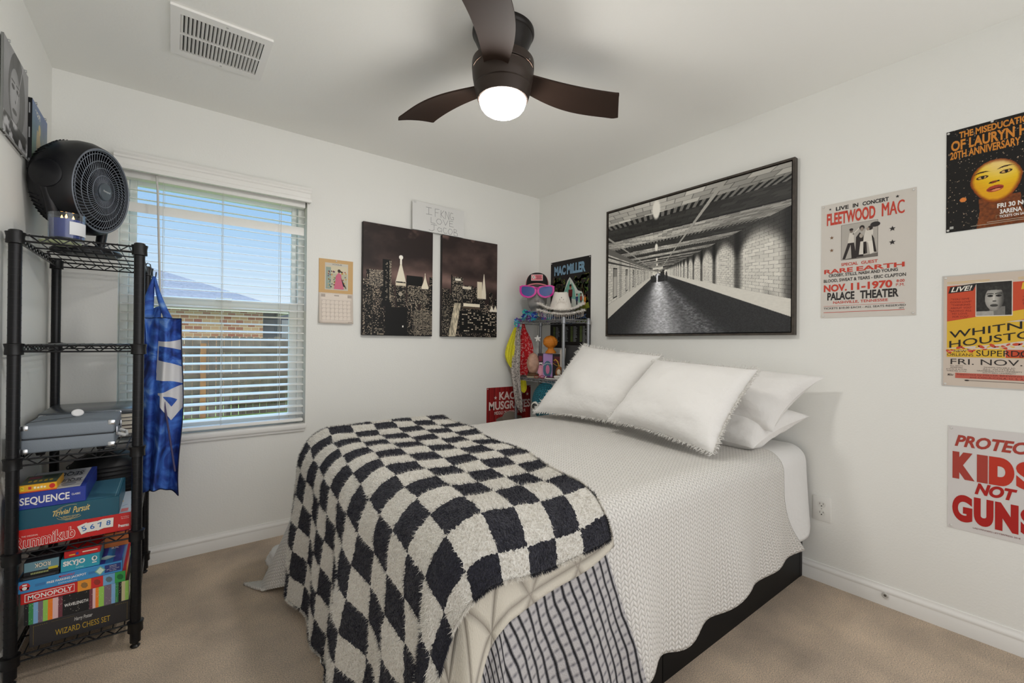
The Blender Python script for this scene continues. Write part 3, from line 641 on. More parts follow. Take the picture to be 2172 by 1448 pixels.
# ------------------------------------------------------------------ pillows
pm, nt, b = fabric('pillow_cotton', (222, 220, 217), .85, .15)
nz = nt.nodes.new('ShaderNodeTexNoise'); nz.inputs['Scale'].default_value = 9; nz.inputs['Detail'].default_value = 5; tcp = nt.nodes.new('ShaderNodeTexCoord'); nt.links.new(tcp.outputs['Object'], nz.inputs[0]); bump(nt, b, nz.outputs[0], .6, .022)
def pillow(name, label, BL, BR_, TR, TL, thick, front, fringe=True, seed=0, pinch=.035, belly=0.0):
    """stuffed pillow between four corner points; front = direction its face bulges to"""
    BL, BR_, TR, TL = [np.array(p, float) for p in (BL, BR_, TR, TL)]; n = 44
    nrm = np.cross(BR_ - BL, TL - BL); nrm /= np.linalg.norm(nrm); fr = np.array(front, float); nrm *= np.sign(nrm @ fr) or 1
    org = (BL + BR_ + TR + TL) / 4; root = thing(name, label, 'pillow', tuple(org), 'white pillows at the head of the bed')
    g = np.linspace(-1, 1, n); Ug, Vg = np.meshgrid(g, g, indexing='ij')
    def srf(u, v, side):
        iu = u * (1 - pinch * 2 * (1 - v ** 2) * np.abs(u) ** 3); iv = v * (1 - pinch * 2 * (1 - u ** 2) * np.abs(v) ** 3)
        s, t = (iu + 1) / 2, (iv + 1) / 2
        P = (1 - s)[..., None] * ((1 - t)[..., None] * BL + t[..., None] * TL) + s[..., None] * ((1 - t)[..., None] * BR_ + t[..., None] * TR)
        h = ((1 - np.abs(u) ** 2.6) * (1 - np.abs(v) ** 2.6)); h = np.clip(h, 0, 1) ** .55
        wr = .30 * (fbm(u * 1.6 + seed * 3.7, v * 1.6 + seed, 4) - .48) + .22 * (1 - h) * (vnoise(u * 7 + seed, v * 7 + 3) - .5) + .15 * np.sin(5 * (v * .8 + u * .5) + 4 * fbm(u + seed, v, 2)) * np.exp(-((v + .45) / .35) ** 2)
        h = h * (1 + belly * -v) + h * wr
        return P + side * thick / 2 * h[..., None] * nrm
    A, Bk = srf(Ug, Vg, 1), srf(Ug, Vg, -1); m = MB()
    m.grid(A.tolist()); m.grid(Bk[::-1].tolist()); m.build('cover', pm, root, smooth=70)
    if fringe:
        f = MB(); rng = random.Random(seed)
        for side in range(4):
            for k in range(150):
                t = -1 + 2 * (k + rng.random()) / 150; u, v = ((t, -1), (1, t), (t, 1), (-1, t))[side]; e = ((0, -1), (1, 0), (0, 1), (-1, 0))[side]
                p = srf(np.array([[u]]), np.array([[v]]), 1)[0, 0]; s_ = (BR_ - BL) / np.linalg.norm(BR_ - BL); t_ = (TL - BL) / np.linalg.norm(TL - BL)
                d = s_ * e[0] + t_ * e[1]; tt = s_ * e[1] + t_ * e[0]; L = .015 + .012 * rng.random()
                q = p + d * L * .6 + tt * rng.uniform(-.006, .006) + nrm * rng.uniform(-.006, .010); r = q + d * L * .4 + tt * rng.uniform(-.012, .012) + nrm * rng.uniform(-.008, .012)
                w = .0019; f.add([tuple(p - tt * w), tuple(p + tt * w), tuple(q + tt * w), tuple(q - tt * w), tuple(r)], [(0, 1, 2, 3), (3, 2, 4)])
                f.add([tuple(p - nrm * w), tuple(p + nrm * w), tuple(q + nrm * w), tuple(q - nrm * w), tuple(r)], [(0, 1, 2, 3), (3, 2, 4)])
        fo = f.build('fringe', M('fringe_white', (222, 220, 216), .9), root, smooth=0); fo['kind'] = 'stuff'
    return root
pillow('pillow', 'white pillow without fringe lowest of the pile at the right, against the wall', (-.44, -1.50, .70), (-.45, -2.03, .695), (-.09, -2.14, .825), (-.10, -1.45, .83), .19, (-.5, 0, 1), False, 1, pinch=.05)
pillow('pillow', 'white pillow slumped behind the right fringed pillow with its corner on the wall', (-.33, -1.42, .78), (-.35, -2.07, .765), (-.09, -2.20, 1.02), (-.13, -1.42, 1.05), .21, (-1, 0, .5), False, 2, pinch=.055)
pillow('pillow', 'white fringed square pillow on the left of the bed beside the small corner shelf', (-.72, -.80, .73), (-.60, -1.42, .73), (-.345, -1.47, 1.10), (-.345, -.86, 1.155), .19, (-1, 0, .6), True, 3, belly=.12)
pillow('pillow', 'white fringed square pillow at the front, overlapping the left pillow', (-.70, -1.39, .765), (-.77, -2.01, .715), (-.42, -2.035, 1.055), (-.42, -1.49, 1.08), .19, (-1, 0, .6), True, 4, belly=.12)

sp_ = MB(); P = []
for i in range(26):
    t = PI * i / 25; row = []
    for j in range(40):
        a = 2 * PI * j / 40; d = Vector((sin(t) * cos(a), sin(t) * sin(a), -cos(t))); k = 1 + .26 * noise.noise(d * 1.7 + Vector((5, 2, 0))) + .12 * noise.noise(d * 4.5)
        row.append(Vector((-2.075 + .105 * d.x * k, -.50 + .13 * d.y * k, max(.002, .072 + .082 * d.z * k))))
    P.append(row)
one(sp_.grid(P, wrap_v=True), 'bunched_sheet', sm, 'bunched white sheet on the carpet at the far foot corner of the bed', 'sheet', smooth=70)
# ================================================================== BLACK WIRE SHELF (left) AND WHAT IT CARRIES
def wire_shelf(name, label, cat, x0, x1, y0, y1, top, tiers, pr_, wire, mat, sleeve, nx, ny, depth, feet=True, group=None):
    root = thing(name, label, cat, ((x0 + x1) / 2, (y0 + y1) / 2, 0), group)
    for (x, y) in ((x0, y0), (x1, y0), (x0, y1), (x1, y1)):
        m = MB(); m.tube([(x, y, .022), (x, y, top - .006)], pr_, 20)
        z = .06
        while z < top - .05: m.tube([(x, y, z), (x, y, z + .0016)], pr_ + .0006, 20, m=1); z += .0254
        p = m.build('post', [mat, sleeve], root)
        MB().lathe([(0, 0), (pr_ * .72, 0), (pr_ * .95, .006), (pr_ * .6, .012), (pr_ * .6, .018), (pr_, .022), (pr_, .026)], 16, Matrix.Translation((x, y, 0))).build('foot', sleeve, p)
        MB().lathe([(pr_ + .001, top - .012), (pr_ + .001, top - .003), (pr_ - .003, top), (0, top)], 20, Matrix.Translation((x, y, 0))).build('cap', sleeve, p)
    for z in tiers:
        m = MB(); lo = z - depth
        e = pr_ * .9
        for (a, b) in (((x0, y0), (x1, y0)), ((x0, y1), (x1, y1)), ((x0, y0), (x0, y1)), ((x1, y0), (x1, y1))):
            a, b = Vector((*a, 0)), Vector((*b, 0)); d = (b - a).normalized(); A, B = a + d * e, b - d * e; L = (B - A).length
            for zz in (z, lo): m.tube([A + Vector((0, 0, zz)), B + Vector((0, 0, zz))], wire, 7)
            k = max(2, int(L / (depth * 2.6))); pts = []
            for i in range(2 * k + 1):
                pts.append(A + d * (L * (.06 + .88 * i / (2 * k))) + Vector((0, 0, lo if i % 2 else z)))
            for i in range(len(pts) - 1): m.tube([pts[i], pts[i + 1]], wire * .7, 5)
        for i in range(1, nx + 1):
            x = x0 + (x1 - x0) * i / (nx + 1); m.tube([(x, y0, z + wire), (x, y1, z + wire)], wire * .62, 5)
        for i in range(1, ny + 1):
            y = y0 + (y1 - y0) * i / (ny + 1); m.tube([(x0, y, z - wire * .6), (x1, y, z - wire * .6)], wire * .9, 6)
        t = m.build('shelf_tier', mat, root)
        for (x, y) in ((x0, y0), (x1, y0), (x0, y1), (x1, y1)):
            MB().lathe([(pr_, lo - .012), (pr_ + .007, lo - .010), (pr_ + .006, lo + .012), (pr_ + .009, z + .006), (pr_, z + .008)], 18, Matrix.Translation((x, y, 0))).build('sleeve', sleeve, t)
    return root
blkw = M('black_wire', (20, 20, 23), .32, .2); blks = M('black_plastic', (14, 14, 16), .35)
SX0, SX1, SY0, SY1 = -2.990, -2.668, -.762, -.082
wire_shelf('wire_shelf', 'tall black five tier wire shelf in the corner left of the window', 'shelf', SX0, SX1, SY0, SY1, 1.535, [1.520, 1.144, .757, .438, .093], .0165, .0032, blkw, blks, 9, 4, .021)

# ---- high-velocity round fan
cf = thing('table_fan', 'round black table fan with spiral grille on the top tier of the wire shelf', 'fan', (-2.86, -.35, 1.527))
Ct = Vector((-2.866, -.372, 1.803)); fd = Vector((.90, -.43, -.09)).normalized(); rt = fd.cross(Vector((0, 0, 1))).normalized() * -1; up_ = rt.cross(fd) * -1
up_ = fd.cross(rt); up_ = up_ if up_.z > 0 else -up_
XF_ = Matrix((rt, up_, fd)).transposed().to_4x4(); XF_.translation = Ct
fbk = M('fan_shell', (17, 18, 23), .38); fgr = M('fan_grille', (112, 118, 128), .35, .2)
R0 = .178
MB().lathe([(R0 - .012, .058), (R0 - .004, .066), (R0, .060), (R0 + .012, .03), (R0 + .014, 0), (R0 + .006, -.05), (R0 - .02, -.092), (R0 - .06, -.112), (0, -.118), (0, -.112), (R0 - .04, -.09), (R0 - .014, -.03), (R0 - .012, .058)], 64, XF_).build('housing', fbk, cf)
# rear vent ridges and the side pivot discs
for hf in (0, 1):
  m = MB()
  for k in range(32 * hf, 32 * hf + 32):
    a = 2 * PI * k / 64; c, s = cos(a), sin(a)
    if abs(s) < .45: continue
    m.tube([XF_ @ Vector(((R0 + .009) * c, (R0 + .009) * s, -.045)), XF_ @ Vector(((R0 - .018) * c, (R0 - .018) * s, -.092))], .0022, 5)
  m.build('rear_vents', M('fan_ridge', (30, 31, 36), .35), cf)
for sg in (-1, 1):
    m = MB(); Xp = XF_ @ Matrix.Translation((sg * (R0 + .010), 0, -.012)) @ Matrix.Rotation(sg * PI / 2, 4, 'Y')
    m.lathe([(0, .008), (.046, .006), (.054, .001), (.056, -.014)], 32, Xp)
    q = [];
    for i in range(11): 
        f = i / 10; q.append([Xp @ Vector((y_, .02 - f * .0 + 0, .004)) for y_ in (-.03, .03)])
    m.build('pivot', fbk, cf)
    arm = MB(); A = XF_ @ Vector((sg * (R0 + .002), -.02, -.02)); Bp = Vector((A.x * .6 + (-2.866) * .4, A.y * .6 + (-.36) * .4, 1.552))
    arm.tube([A, A.lerp(Bp, .4) + XF_.to_3x3() @ Vector((sg * -.004, 0, 0)), A.lerp(Bp, .8), Bp], [.018, .020, .018, .016], 12); arm.build('arm', fbk, cf)
MB().lathe([(0, .002), (.10, .002), (.112, .006), (.114, .016), (.10, .028), (.05, .036), (0, .038)], 40, Matrix.Translation((-2.858, -.36, 1.525))).build('base', fbk, cf)
g = MB()
for r in (.034, .066, .096, .124, .152, R0 - .014): g.tube([XF_ @ Vector((r * cos(2 * PI * i / 56), r * sin(2 * PI * i / 56), .070 - .25 * max(0, r - .08) ** 1.3)) for i in range(56)], .0016, 5, closed=True)
for k in range(60):
    pts = []
    for i in range(9):
        r = .036 + (R0 - .018 - .036) * i / 8; a = 2 * PI * k / 60 - .55 * (i / 8); pts.append(XF_ @ Vector((r * cos(a), r * sin(a), .069 - .25 * max(0, r - .08) ** 1.3)))
    g.tube(pts, .0013, 4)
g.tube([XF_ @ Vector(((R0 - .008) * cos(2 * PI * i / 64), (R0 - .008) * sin(2 * PI * i / 64), .064)) for i in range(64)], .004, 8, closed=True)
g.build('grille', fgr, cf)
hb = MB().lathe([(.036, .066), (.037, .074), (.034, .078), (.0, .080)], 40, XF_).build('hub_badge', M('hub_grey', (84, 92, 100), .4, .3), cf)
a = Art(XF_ @ Matrix.Translation((0, 0, .0803))); a.text('Honeywell', -.021, -.005, .021, .006, (225, 228, 230)); a.build('badge_lettering', cf)
for k in range(5):
    m = MB(); P = []
    for i in range(7):
        r = .03 + .10 * i / 6; row = []
        for j in range(5):
            q = j / 4 - .5; an = 2 * PI * k / 5 + .9 * q + .25 * i / 6; row.append(XF_ @ Vector((r * cos(an), r * sin(an), .012 + .03 * q)))
        P.append(row)
    m.grid(P); m.build('fan_blade', M('fan_blade_black', (26, 27, 31), .4), cf)
m = MB(); m.tube([(-2.93, -.30, 1.545), (-3.0, -.2, 1.548), (-3.006, -.05, 1.50), (-3.006, -.035, 1.35), (-3.008, -.04, 1.0), (-3.004, -.05, .6), (-3.006, -.04, .3), (-3.006, -.04, .1)], .0045, 8)
m.build('power_cord', blks, cf)

# ---- candle jar and its saucer
cd = thing('candle', 'glass jar candle with blue wax and lit wicks beside the black table fan', 'candle', (-2.884, -.63, 1.535))
Xc = Matrix.Translation((-2.884, -.63, 1.5355))
MB().lathe([(0, 0), (.047, 0), (.050, .004), (.051, .098), (.0485, .098), (.0475, .007), (0, .006)], 48, Xc).build('jar', glass('jar_glass', (236, 240, 246), .05), cd)
MB().lathe([(0, .0065), (.0468, .0075), (.0472, .076), (.03, .073), (0, .072)], 48, Xc).build('wax', M('wax_blue', (86, 98, 168), .45), cd)
MB().lathe([(.0514, .018), (.0514, .066)], 40, Xc @ Matrix.Rotation(math.radians(-75), 4, 'Z'), arc=1.25).build('paper_label', M('label_white', (226, 228, 232), .6), cd)
for a_ in (30, 150, 270):
    p = Xc @ Vector((.018 * cos(math.radians(a_)), .018 * sin(math.radians(a_)), .072))
    w_ = MB().tube([p, p + Vector((.001, 0, .011))], .0012, 6).build('wick', C((30, 28, 26)), cd)
    MB().lathe([(0, -.002), (.0028, .002), (.0034, .005), (.002, .010), (0, .016)], 12, Matrix.Translation(p + Vector((0, 0, .010)))).build('flame', M('flame', (255, 190, 90), .5, emit=((255, 176, 80), 9.0)), w_)
one(MB().lathe([(0, 0), (.052, 0), (.058, .006), (.058, .0075), (.050, .004), (0, .003)], 40, Matrix.Translation((-2.905, -.60, 1.5252))), 'saucer', M('saucer_green', (196, 206, 160), .4), 'pale green saucer under the blue candle jar on the wire shelf', 'saucer')

# ---- suitcase record player
sc = thing('suitcase_record_player', 'grey suitcase record player with chrome corners on the third tier', 'record player', (-2.857, -.60, .757))
gv = M('grey_vinyl', (124, 133, 143), .55, bump=(320, .25, .002)); chrome = M('chrome', (206, 208, 212), .18, .95)
sx0, sx1, sy0, sy1, sz0, szm, sz1 = -2.978, -2.735, -.742, -.46, .770, .818, .866
MB().rbox((sx0, sy0, sz0), (sx1, sy1, szm - .0008), .007, seg=3).build('body', gv, sc)
MB().rbox((sx0, sy0, szm + .0008), (sx1, sy1, sz1), .009, seg=3).build('lid', gv, sc)
MB().box((sx0 + .003, sy0 + .003, szm - .001), (sx1 - .003, sy1 - .003, szm + .001)).build('seam', C((52, 54, 58)), sc, smooth=0)
for x in (sx0, sx1):
    for y in (sy0, sy1):
        for z in (sz0, sz1):
            dx, dy, dz = (1 if x == sx0 else -1), (1 if y == sy0 else -1), (1 if z == sz0 else -1)
            MB().rbox((x - dx * .0014, y - dy * .0014, z - dz * .0014), (x + dx * .02, y + dy * .014, z + dz * .017), .004, seg=2).build('corner_cap', chrome, sc)
for y in (-.69, -.52):
    l = MB(); l.rbox((sx1, y - .012, szm - .016), (sx1 + .005, y + .012, szm + .018), .002); l.build('latch', chrome, sc)
hnd = MB().tube([(sx1 + .002, -.655, szm - .016), (sx1 + .022, -.652, szm - .026), (sx1 + .026, -.605, szm - .032), (sx1 + .022, -.558, szm - .026), (sx1 + .002, -.555, szm - .016)], .006, 10).build('handle', M('handle_white', (206, 208, 208), .5), sc)
for x in (sx0 + .045, sx1 - .04):
    for y in (sy0 + .03, sy1 - .03): MB().lathe([(0, -.0125), (.011, -.0125), (.014, 0)], 16, Matrix.Translation((x, y, sz0))).build('foot', blks, sc)
# oval white tag standing on the lid
ot_ = thing('oval_tag', 'small white oval tag on a thin wire on top of the record player', 'tag', (-2.855, -.58, .866))
MB().lathe([(0, -.002), (.012, -.0025), (.0145, 0), (.012, .0025), (0, .002)], 28, Matrix.Translation((-2.855, -.58, .8825)) @ Matrix.Rotation(math.radians(20), 4, 'Z') @ Matrix.Rotation(math.radians(66), 4, 'X') @ Matrix.Scale(1.25, 4, (1, 0, 0))).build('disc', M('tag_white', (236, 236, 238), .4), ot_)
MB().tube([(-2.86, -.58, .8685), (-2.89, -.60, .867), (-2.93, -.62, .8668), (-2.97, -.66, .867)], .0009, 5).build('wire', C((80, 82, 86)), ot_)
# stacked records and magazines behind it
def flat(name, label, cat, a, b, mats, group=None, pages=True):
    r = thing(name, label, cat, ((a[0] + b[0]) / 2, (a[1] + b[1]) / 2, a[2]), group); t = b[2] - a[2]; cvt = min(.0016, t * .18)
    MB().box((a[0], a[1], a[2]), (b[0], b[1], a[2] + cvt)).box((a[0], a[1], b[2] - cvt), (b[0], b[1], b[2])).box((a[0], a[1], a[2]), (a[0] + cvt, b[1], b[2])).build('cover', mats[0], r, smooth=0)
    MB().box((a[0] + cvt, a[1] + .003, a[2] + cvt), (b[0] - .003, b[1] - .003, b[2] - cvt)).build('pages', mats[1], r, smooth=0)
    return r
pg = M('paper_pages', (206, 200, 186), .85, bump=(300, .6, .002)); z = .7615
for (h_, col, dx, l) in ((.022, (28, 28, 31), .0, 'black spined record sleeve stack lowest behind the grey record player'), (.014, (66, 44, 44), .006, 'dark maroon magazine second from the bottom behind the record player'), (.02, (24, 25, 28), -.004, 'thick black book in the middle of the pile behind the record player'), (.012, (176, 170, 164), .004, 'pale magazine near the top of the pile behind the record player'), (.018, (48, 54, 60), 0, 'dark slate record sleeve second from the top behind the record player')):
    flat('book', l, 'book', (-2.975 + dx, -.440, z), (-2.69 + dx, -.13, z + h_), (C(col, .4), pg), 'pile behind the record player'); z += h_ + .0006
k = thing('record_case', 'flat shiny dark grey case lid on top of the pile behind the record player', 'case', (-2.83, -.29, z))
MB().rbox((-2.985, -.445, z), (-2.68, -.12, z + .020), .004).build('shell', M('case_grey', (92, 98, 104), .22, .5, bump=(60, .1)), k)
MB().box((-2.984, -.4455, z + .009), (-2.681, -.4452, z + .011)).build('seam', C((30, 30, 32)), k, smooth=0)

# ---- board games
def game(name, label, a, b, col, top=None, face=None, side=None, tilt=0, group='board games on the wire shelf', lidgap=None):
    """box with printed front (towards -y); face(Art,w,h) draws the front, top(Art,w,d) the lid"""
    r = thing(name, label, 'board game', ((a[0] + b[0]) / 2, (a[1] + b[1]) / 2, a[2]), group); w, d, h = b[0] - a[0], b[1] - a[1], b[2] - a[2]
    MB().rbox(a, b, .0015, seg=1).build('box', C(col, .38), r, smooth=0)
    if face:
        A = Art(Matrix(((1, 0, 0, a[0]), (0, 0, -1, a[1] - .0002), (0, 1, 0, a[2]), (0, 0, 0, 1)))); face(A, w, h); A.build('front_print', r)
    if top:
        A = Art(Matrix(((1, 0, 0, a[0]), (0, 1, 0, a[1]), (0, 0, 1, b[2] + .0002), (0, 0, 0, 1)))); top(A, w, d); A.build('lid_print', r)
    if side:
        A = Art(Matrix(((0, 0, 1, b[0] + .0002), (1, 0, 0, a[1]), (0, 1, 0, a[2]), (0, 0, 0, 1)))); side(A, d, h); A.build('side_print', r)
    return r
WHT, BLK = (238, 236, 232), (20, 20, 22)
FY0 = -.738
def f_rum(A, w, h):
    A.text('THE ORIGINAL', .018, h * .60, .058, h * .68, (240, 220, 210))
    A.text('Rummikub', .002, h * .06, w * .50, h * .70, (245, 238, 230), 2, .035, arc=(.010, 0)); A.text('Rummikub', .0035, h * .09, w * .495, h * .69, (206, 36, 34), 3, .006, arc=(.010, 0))
    for i, (c, rr) in enumerate((('5', .35), ('6', .05), ('7', .30), ('8', -.04))):
        cx = w * (.575 + .073 * i); cy = h * (.52 + .03 * i); q = .0135; L = 3 + 3 * i
        pts = [(cx + x * q * cos(rr) - y * q * 1.25 * sin(rr), cy + x * q * sin(rr) + y * q * 1.25 * cos(rr)) for x, y in ((-1, -1), (1, -1), (1, 1), (-1, 1))]
        A.poly([(p[0] + .0006, p[1] - .0007) for p in pts], (120, 90, 84), L); A.poly(pts, (232, 228, 220), L + 1); A.text(c, cx - .0062, cy - .009, cx + .0062, cy + .009, (58, 110, 176), L + 2, .02, rot=rr)
    A.text('Pressman', w * .885, h * .22, w * .985, h * .40, WHT, 2, .03); A.text('For 2-4 Players', w * .91, h * .76, w * .985, h * .82, WHT); A.text('Ages 8 and Up', w * .91, h * .67, w * .985, h * .73, WHT)
def t_rum(A, w, d):
    A.rect(0, 0, w, d, (204, 214, 228), 1); A.rect(w * .90, .02, w * .97, .06, (226, 130, 130), 2); A.rect(w * .86, d * .5, w * .9, d * .56, (230, 200, 150), 2); A.line([(w * .9, d * .3), (w * .95, d * .36)], .003, (120, 140, 180), 2)
game('board_game', 'red tile game box with four number tiles pictured, lowest on the fourth tier', (-2.990, FY0, .4435), (-2.687, -.43, .5095), (205, 38, 36), t_rum, f_rum)
def f_tri(A, w, h):
    gold = (222, 196, 120)
    A.text('Trivial', w * .34, h * .46, w * .51, h * .74, gold, 2, .012, .35, arc=(.004, 0)); A.text('Pursuit', w * .53, h * .48, w * .70, h * .82, gold, 2, .012, .35, arc=(.004, 0)); A.text('CLASSIC EDITION', w * .44, h * .30, w * .60, h * .36, (190, 190, 150))
    for k in range(4):
        A.line([(w * .52 + (w * .17 - .004 * k) * cos(t) * 1.0, h * .52 + (h * .40 - .004 * k) * sin(t)) for t in [2.6 - .12 * i + k * .9 for i in range(12)]], .0009, gold, 2)
        A.line([(w * .50 + (w * .12 - .01 * k) * cos(t), h * .34 + (h * .18 - .002 * k) * sin(t)) for t in [3.3 + .2 * i for i in range(14)]], .0009, gold, 2)
    A.text('TRIVIA', w * .455, h * .12, w * .52, h * .16, (190, 190, 150))
def t_tri(A, w, d): A.rect(.004, .004, w - .004, d - .004, (66, 118, 140), 1); A.line([(w - .012, .005), (w - .012, d - .005)], .0015, (150, 190, 205), 2)  # lid painted lighter than the box for light reflecting off it
game('board_game', 'teal game box with gold script between the red and blue boxes', (-2.988, FY0, .510), (-2.720, -.45, .5775), (26, 84, 104), t_tri, f_tri)
def f_seq(A, w, h): A.text('SEQUENCE', .012, h * .20, w * .76, h * .74, WHT, 2, .022); A.text('CLASSIC', w * .79, h * .50, w * .92, h * .62, WHT, 2, .01)
def t_seq(A, w, d):
    A.rect(.003, .003, w - .003, d - .003, (206, 208, 214), 1); A.rect(w - .016, 0, w, d, (44, 66, 160), 2)
    A.text('SEQUENCE', .01, d * .62, w * .82, d * .86, (52, 56, 70), 3, .02, flip=True); A.text('SEQUENCE', .06, d * .30, w * .86, d * .48, (70, 72, 84), 3, .02, flip=True)
    A.ell(w * .70, d * .20, .02, .03, (150, 155, 168), 3); A.ell(w * .45, d * .18, .016, .026, (120, 126, 142), 3)
game('board_game', 'dark blue game box with white capitals on top of the teal one', (-2.989, FY0, .578), (-2.812, -.43, .634), (38, 58, 152), t_seq, f_seq)
def f_yel(A, w, h):
    A.rect(0, 0, w, h * .16, (226, 90, 30), 1); A.rect(w * .06, h * .34, w * .15, h * .82, (250, 226, 60), 2); A.text('7+', w * .07, h * .45, w * .14, h * .72, BLK, 3); A.ell(w * .88, h * .55, .0075, .0085, (206, 44, 36), 2)
    A.rect(w * .26, h * .40, w * .34, h * .76, (196, 60, 50), 2); [A.rect(w * (.40 + .085 * i), h * .42, w * (.46 + .085 * i), h * (.70 - .06 * (i % 2)), (250, 240, 200), 2) for i in range(4)]
def t_yel(A, w, d): A.rect(.002, .002, w - .002, d - .002, (94, 108, 92), 1); [A.ell(w * (.22 + .14 * i), d * .34, w * .05, d * (.10 + .02 * (i % 2)), (196, 168, 60), 2, 9) for i in range(5)]; A.rect(w * .1, d * .6, w * .45, d * .85, (150, 82, 96), 2); A.rect(w * .5, d * .62, w * .9, d * .9, (70, 84, 74), 2)
game('card_game', 'small yellow and green card game box lying on the blue game box', (-2.982, FY0 + .003, .6348), (-2.888, -.60, .661), (236, 176, 40), t_yel, f_yel)
# fifth tier
def dots(A, w, h, n, seed, L=3):
    r = random.Random(seed)
    for _ in range(n): x, y = r.uniform(.002, w - .002), r.uniform(.002, h - .002); s = r.uniform(.0003, .0008); A.rect(x - s, y - s, x + s, y + s, (214, 206, 190), L)
def f_chs(A, w, h):
    g_ = (150, 128, 50); A.text('Harry Potter', w * .42, h * .62, w * .60, h * .84, (196, 194, 190), 2, .012, .15); A.text('WIZARD CHESS SET', w * .24, h * .24, w * .78, h * .50, (186, 152, 48), 2, .0)
    for i in range(12):
        a0, a1 = .012 + (w * .34 - .012) * i / 12, .012 + (w * .34 - .012) * (i + .55) / 12
        if i < 7: A.rect(a0 * .8, h - .008, a1 * .8, h - .0068, g_, 2); A.rect(w - a1 * .8, h - .008, w - a0 * .8, h - .0068, g_, 2)
        y0, y1 = .008 + (h - .016) * i / 12, .008 + (h - .016) * (i + .55) / 12
        A.rect(.010, y0, .0112, y1, g_, 2); A.rect(w - .0112, y0, w - .010, y1, g_, 2)
    A.rect(w * .2, h - .0076, w * .42, h - .0072, g_, 2)
game('chess_set', 'dark grey chess set box with gold lettering on the lowest tier', (-2.951, FY0, .0965), (-2.683, -.42, .176), (50, 48, 50), None, f_chs)
def f_wav(A, w, h):
    cols = [(30, 30, 32), (60, 140, 80), (130, 176, 220), (122, 104, 120), (150, 200, 90), (240, 130, 34), (226, 186, 186), (112, 56, 66)]; xs = [0, .022, .045, .068, .092, .116, .140, .168, .190]
    A.rect(0, 0, w, h, (28, 27, 28), 1)
    s = w * .345 / .190
    for i, c in enumerate(cols): A.rect(xs[i] * s, 0, xs[i + 1] * s, h, c, 2)
    c2 = [(112, 56, 66), (226, 186, 186), (240, 130, 34), (150, 200, 90), (122, 104, 120), (130, 176, 220), (60, 140, 80), (30, 30, 32), (206, 194, 150), (160, 206, 100)]; x2 = [.60, .632, .66, .692, .745, .82, .86, .892, .925, .962, 1.0]
    for i, c in enumerate(c2): A.rect(x2[i] * w, 0, x2[i + 1] * w, h, c, 2)
    dots(A, w, h, 150, 4); A.text('WAVELENGTH', w * .362, h * .42, w * .588, h * .57, WHT, 4, .012)
game('board_game', 'game box with rainbow stripes and black middle above the chess set', (-2.964, FY0 + .002, .1765), (-2.690, -.43, .2500), (40, 38, 40), None, f_wav, lambda A, d, h: A.rect(0, 0, d, h, (200, 190, 176), 1))
def f_mon(A, w, h):
    A.rect(.010, h * .16, w * .49, h * .86, WHT, 1); A.rect(.012, h * .21, w * .486, h * .81, (204, 40, 38), 2); A.text('MONOPOLY', .018, h * .30, w * .47, h * .72, WHT, 3, .02)
    for x0, x1, c in ((.52, .65, (232, 150, 50)), (.65, .77, (206, 48, 44)), (.77, .89, (112, 166, 208)), (.89, 1.0, (56, 160, 76))): A.rect(w * x0, 0, w * x1, h, c, 1)
    for cx in (.585, .71, .83, .945): A.ell(w * cx, h * .5, .009, .012, (150, 110, 60) if cx < .6 else (90, 110, 120) if cx > .8 and cx < .9 else (150, 50, 40) if cx < .8 else (30, 110, 56), 2, 7, .5)
game('board_game', 'red board game box with coloured squares right under the light blue one', (-2.973, FY0 + .002, .2505), (-2.700, -.43, .2895), (204, 40, 38), None, f_mon, lambda A, d, h: [A.rect(d * i / 6, 0, d * (i + 1) / 6, h, c, 1) for i, c in enumerate(((220, 70, 60), (236, 190, 80), (240, 150, 130), (206, 80, 120), (120, 180, 120), (230, 200, 160)))])
def f_fre(A, w, h):
    A.ell(w * .08, h * .55, .014, .013, (206, 44, 44), 2, 7); A.rect(w * .045, h * .24, w * .12, h * .46, (206, 44, 44), 2); A.ell(w * .08, h * .42, .006, .006, WHT, 3); A.rect(w * .06, h * .62, w * .10, h * .74, WHT, 3)
    A.text('MONOPOLY', w * .385, h * .68, w * .53, h * .86, (206, 44, 44), 2, .02); A.text('FREE PARKING JACKPOT', w * .275, h * .36, w * .64, h * .60, WHT, 2, .02, arc=(.002, 0)); A.text('EXPANSION', w * .38, h * .14, w * .55, h * .28, (200, 226, 240), 2)
    for x in (.17, .66): A.rect(w * x, h * .38, w * (x + .09), h * .60, (60, 120, 176), 1)
    A.poly([(w * .72, h * .5), (w * .775, h * .92), (w * .83, h * .5), (w * .775, h * .08)], (120, 176, 160), 2); A.poly([(w * .735, h * .5), (w * .775, h * .80), (w * .815, h * .5), (w * .775, h * .20)], (206, 224, 206), 3)
    A.rect(w * .82, h * .18, w * .985, h * .86, (44, 56, 120), 1)
    for i, t in enumerate(('Classic', 'Monopoly', 'game required', 'to play')): A.text(t, w * (.87 if i != 2 else .84), h * (.70 - .15 * i), w * (.94 if i != 2 else .965), h * (.79 - .15 * i), WHT, 2)
def t_fre(A, w, d): A.rect(.003, .003, w - .003, d - .003, (54, 130, 196), 1); A.rect(w * .62, .003, w * .82, d, (58, 60, 150), 2); A.rect(w * .9, .003, w - .003, d, (70, 80, 170), 2); A.poly([(w * .72, d * .2), (w * .82, d * .27), (w * .92, d * .2), (w * .82, d * .13)], (190, 216, 212), 3); A.ell(w * .68, d * .42, .02, .02, (206, 80, 96), 3); A.text('2X', w * .84, d * .48, w * .93, d * .55, WHT, 3, .03)
game('board_game', 'light blue game box with a red car picture on its left end', (-2.985, FY0, .290), (-2.709, -.44, .331), (62, 142, 200), t_fre, f_fre, lambda A, d, h: A.rect(0, 0, d, h, (120, 150, 205), 1))
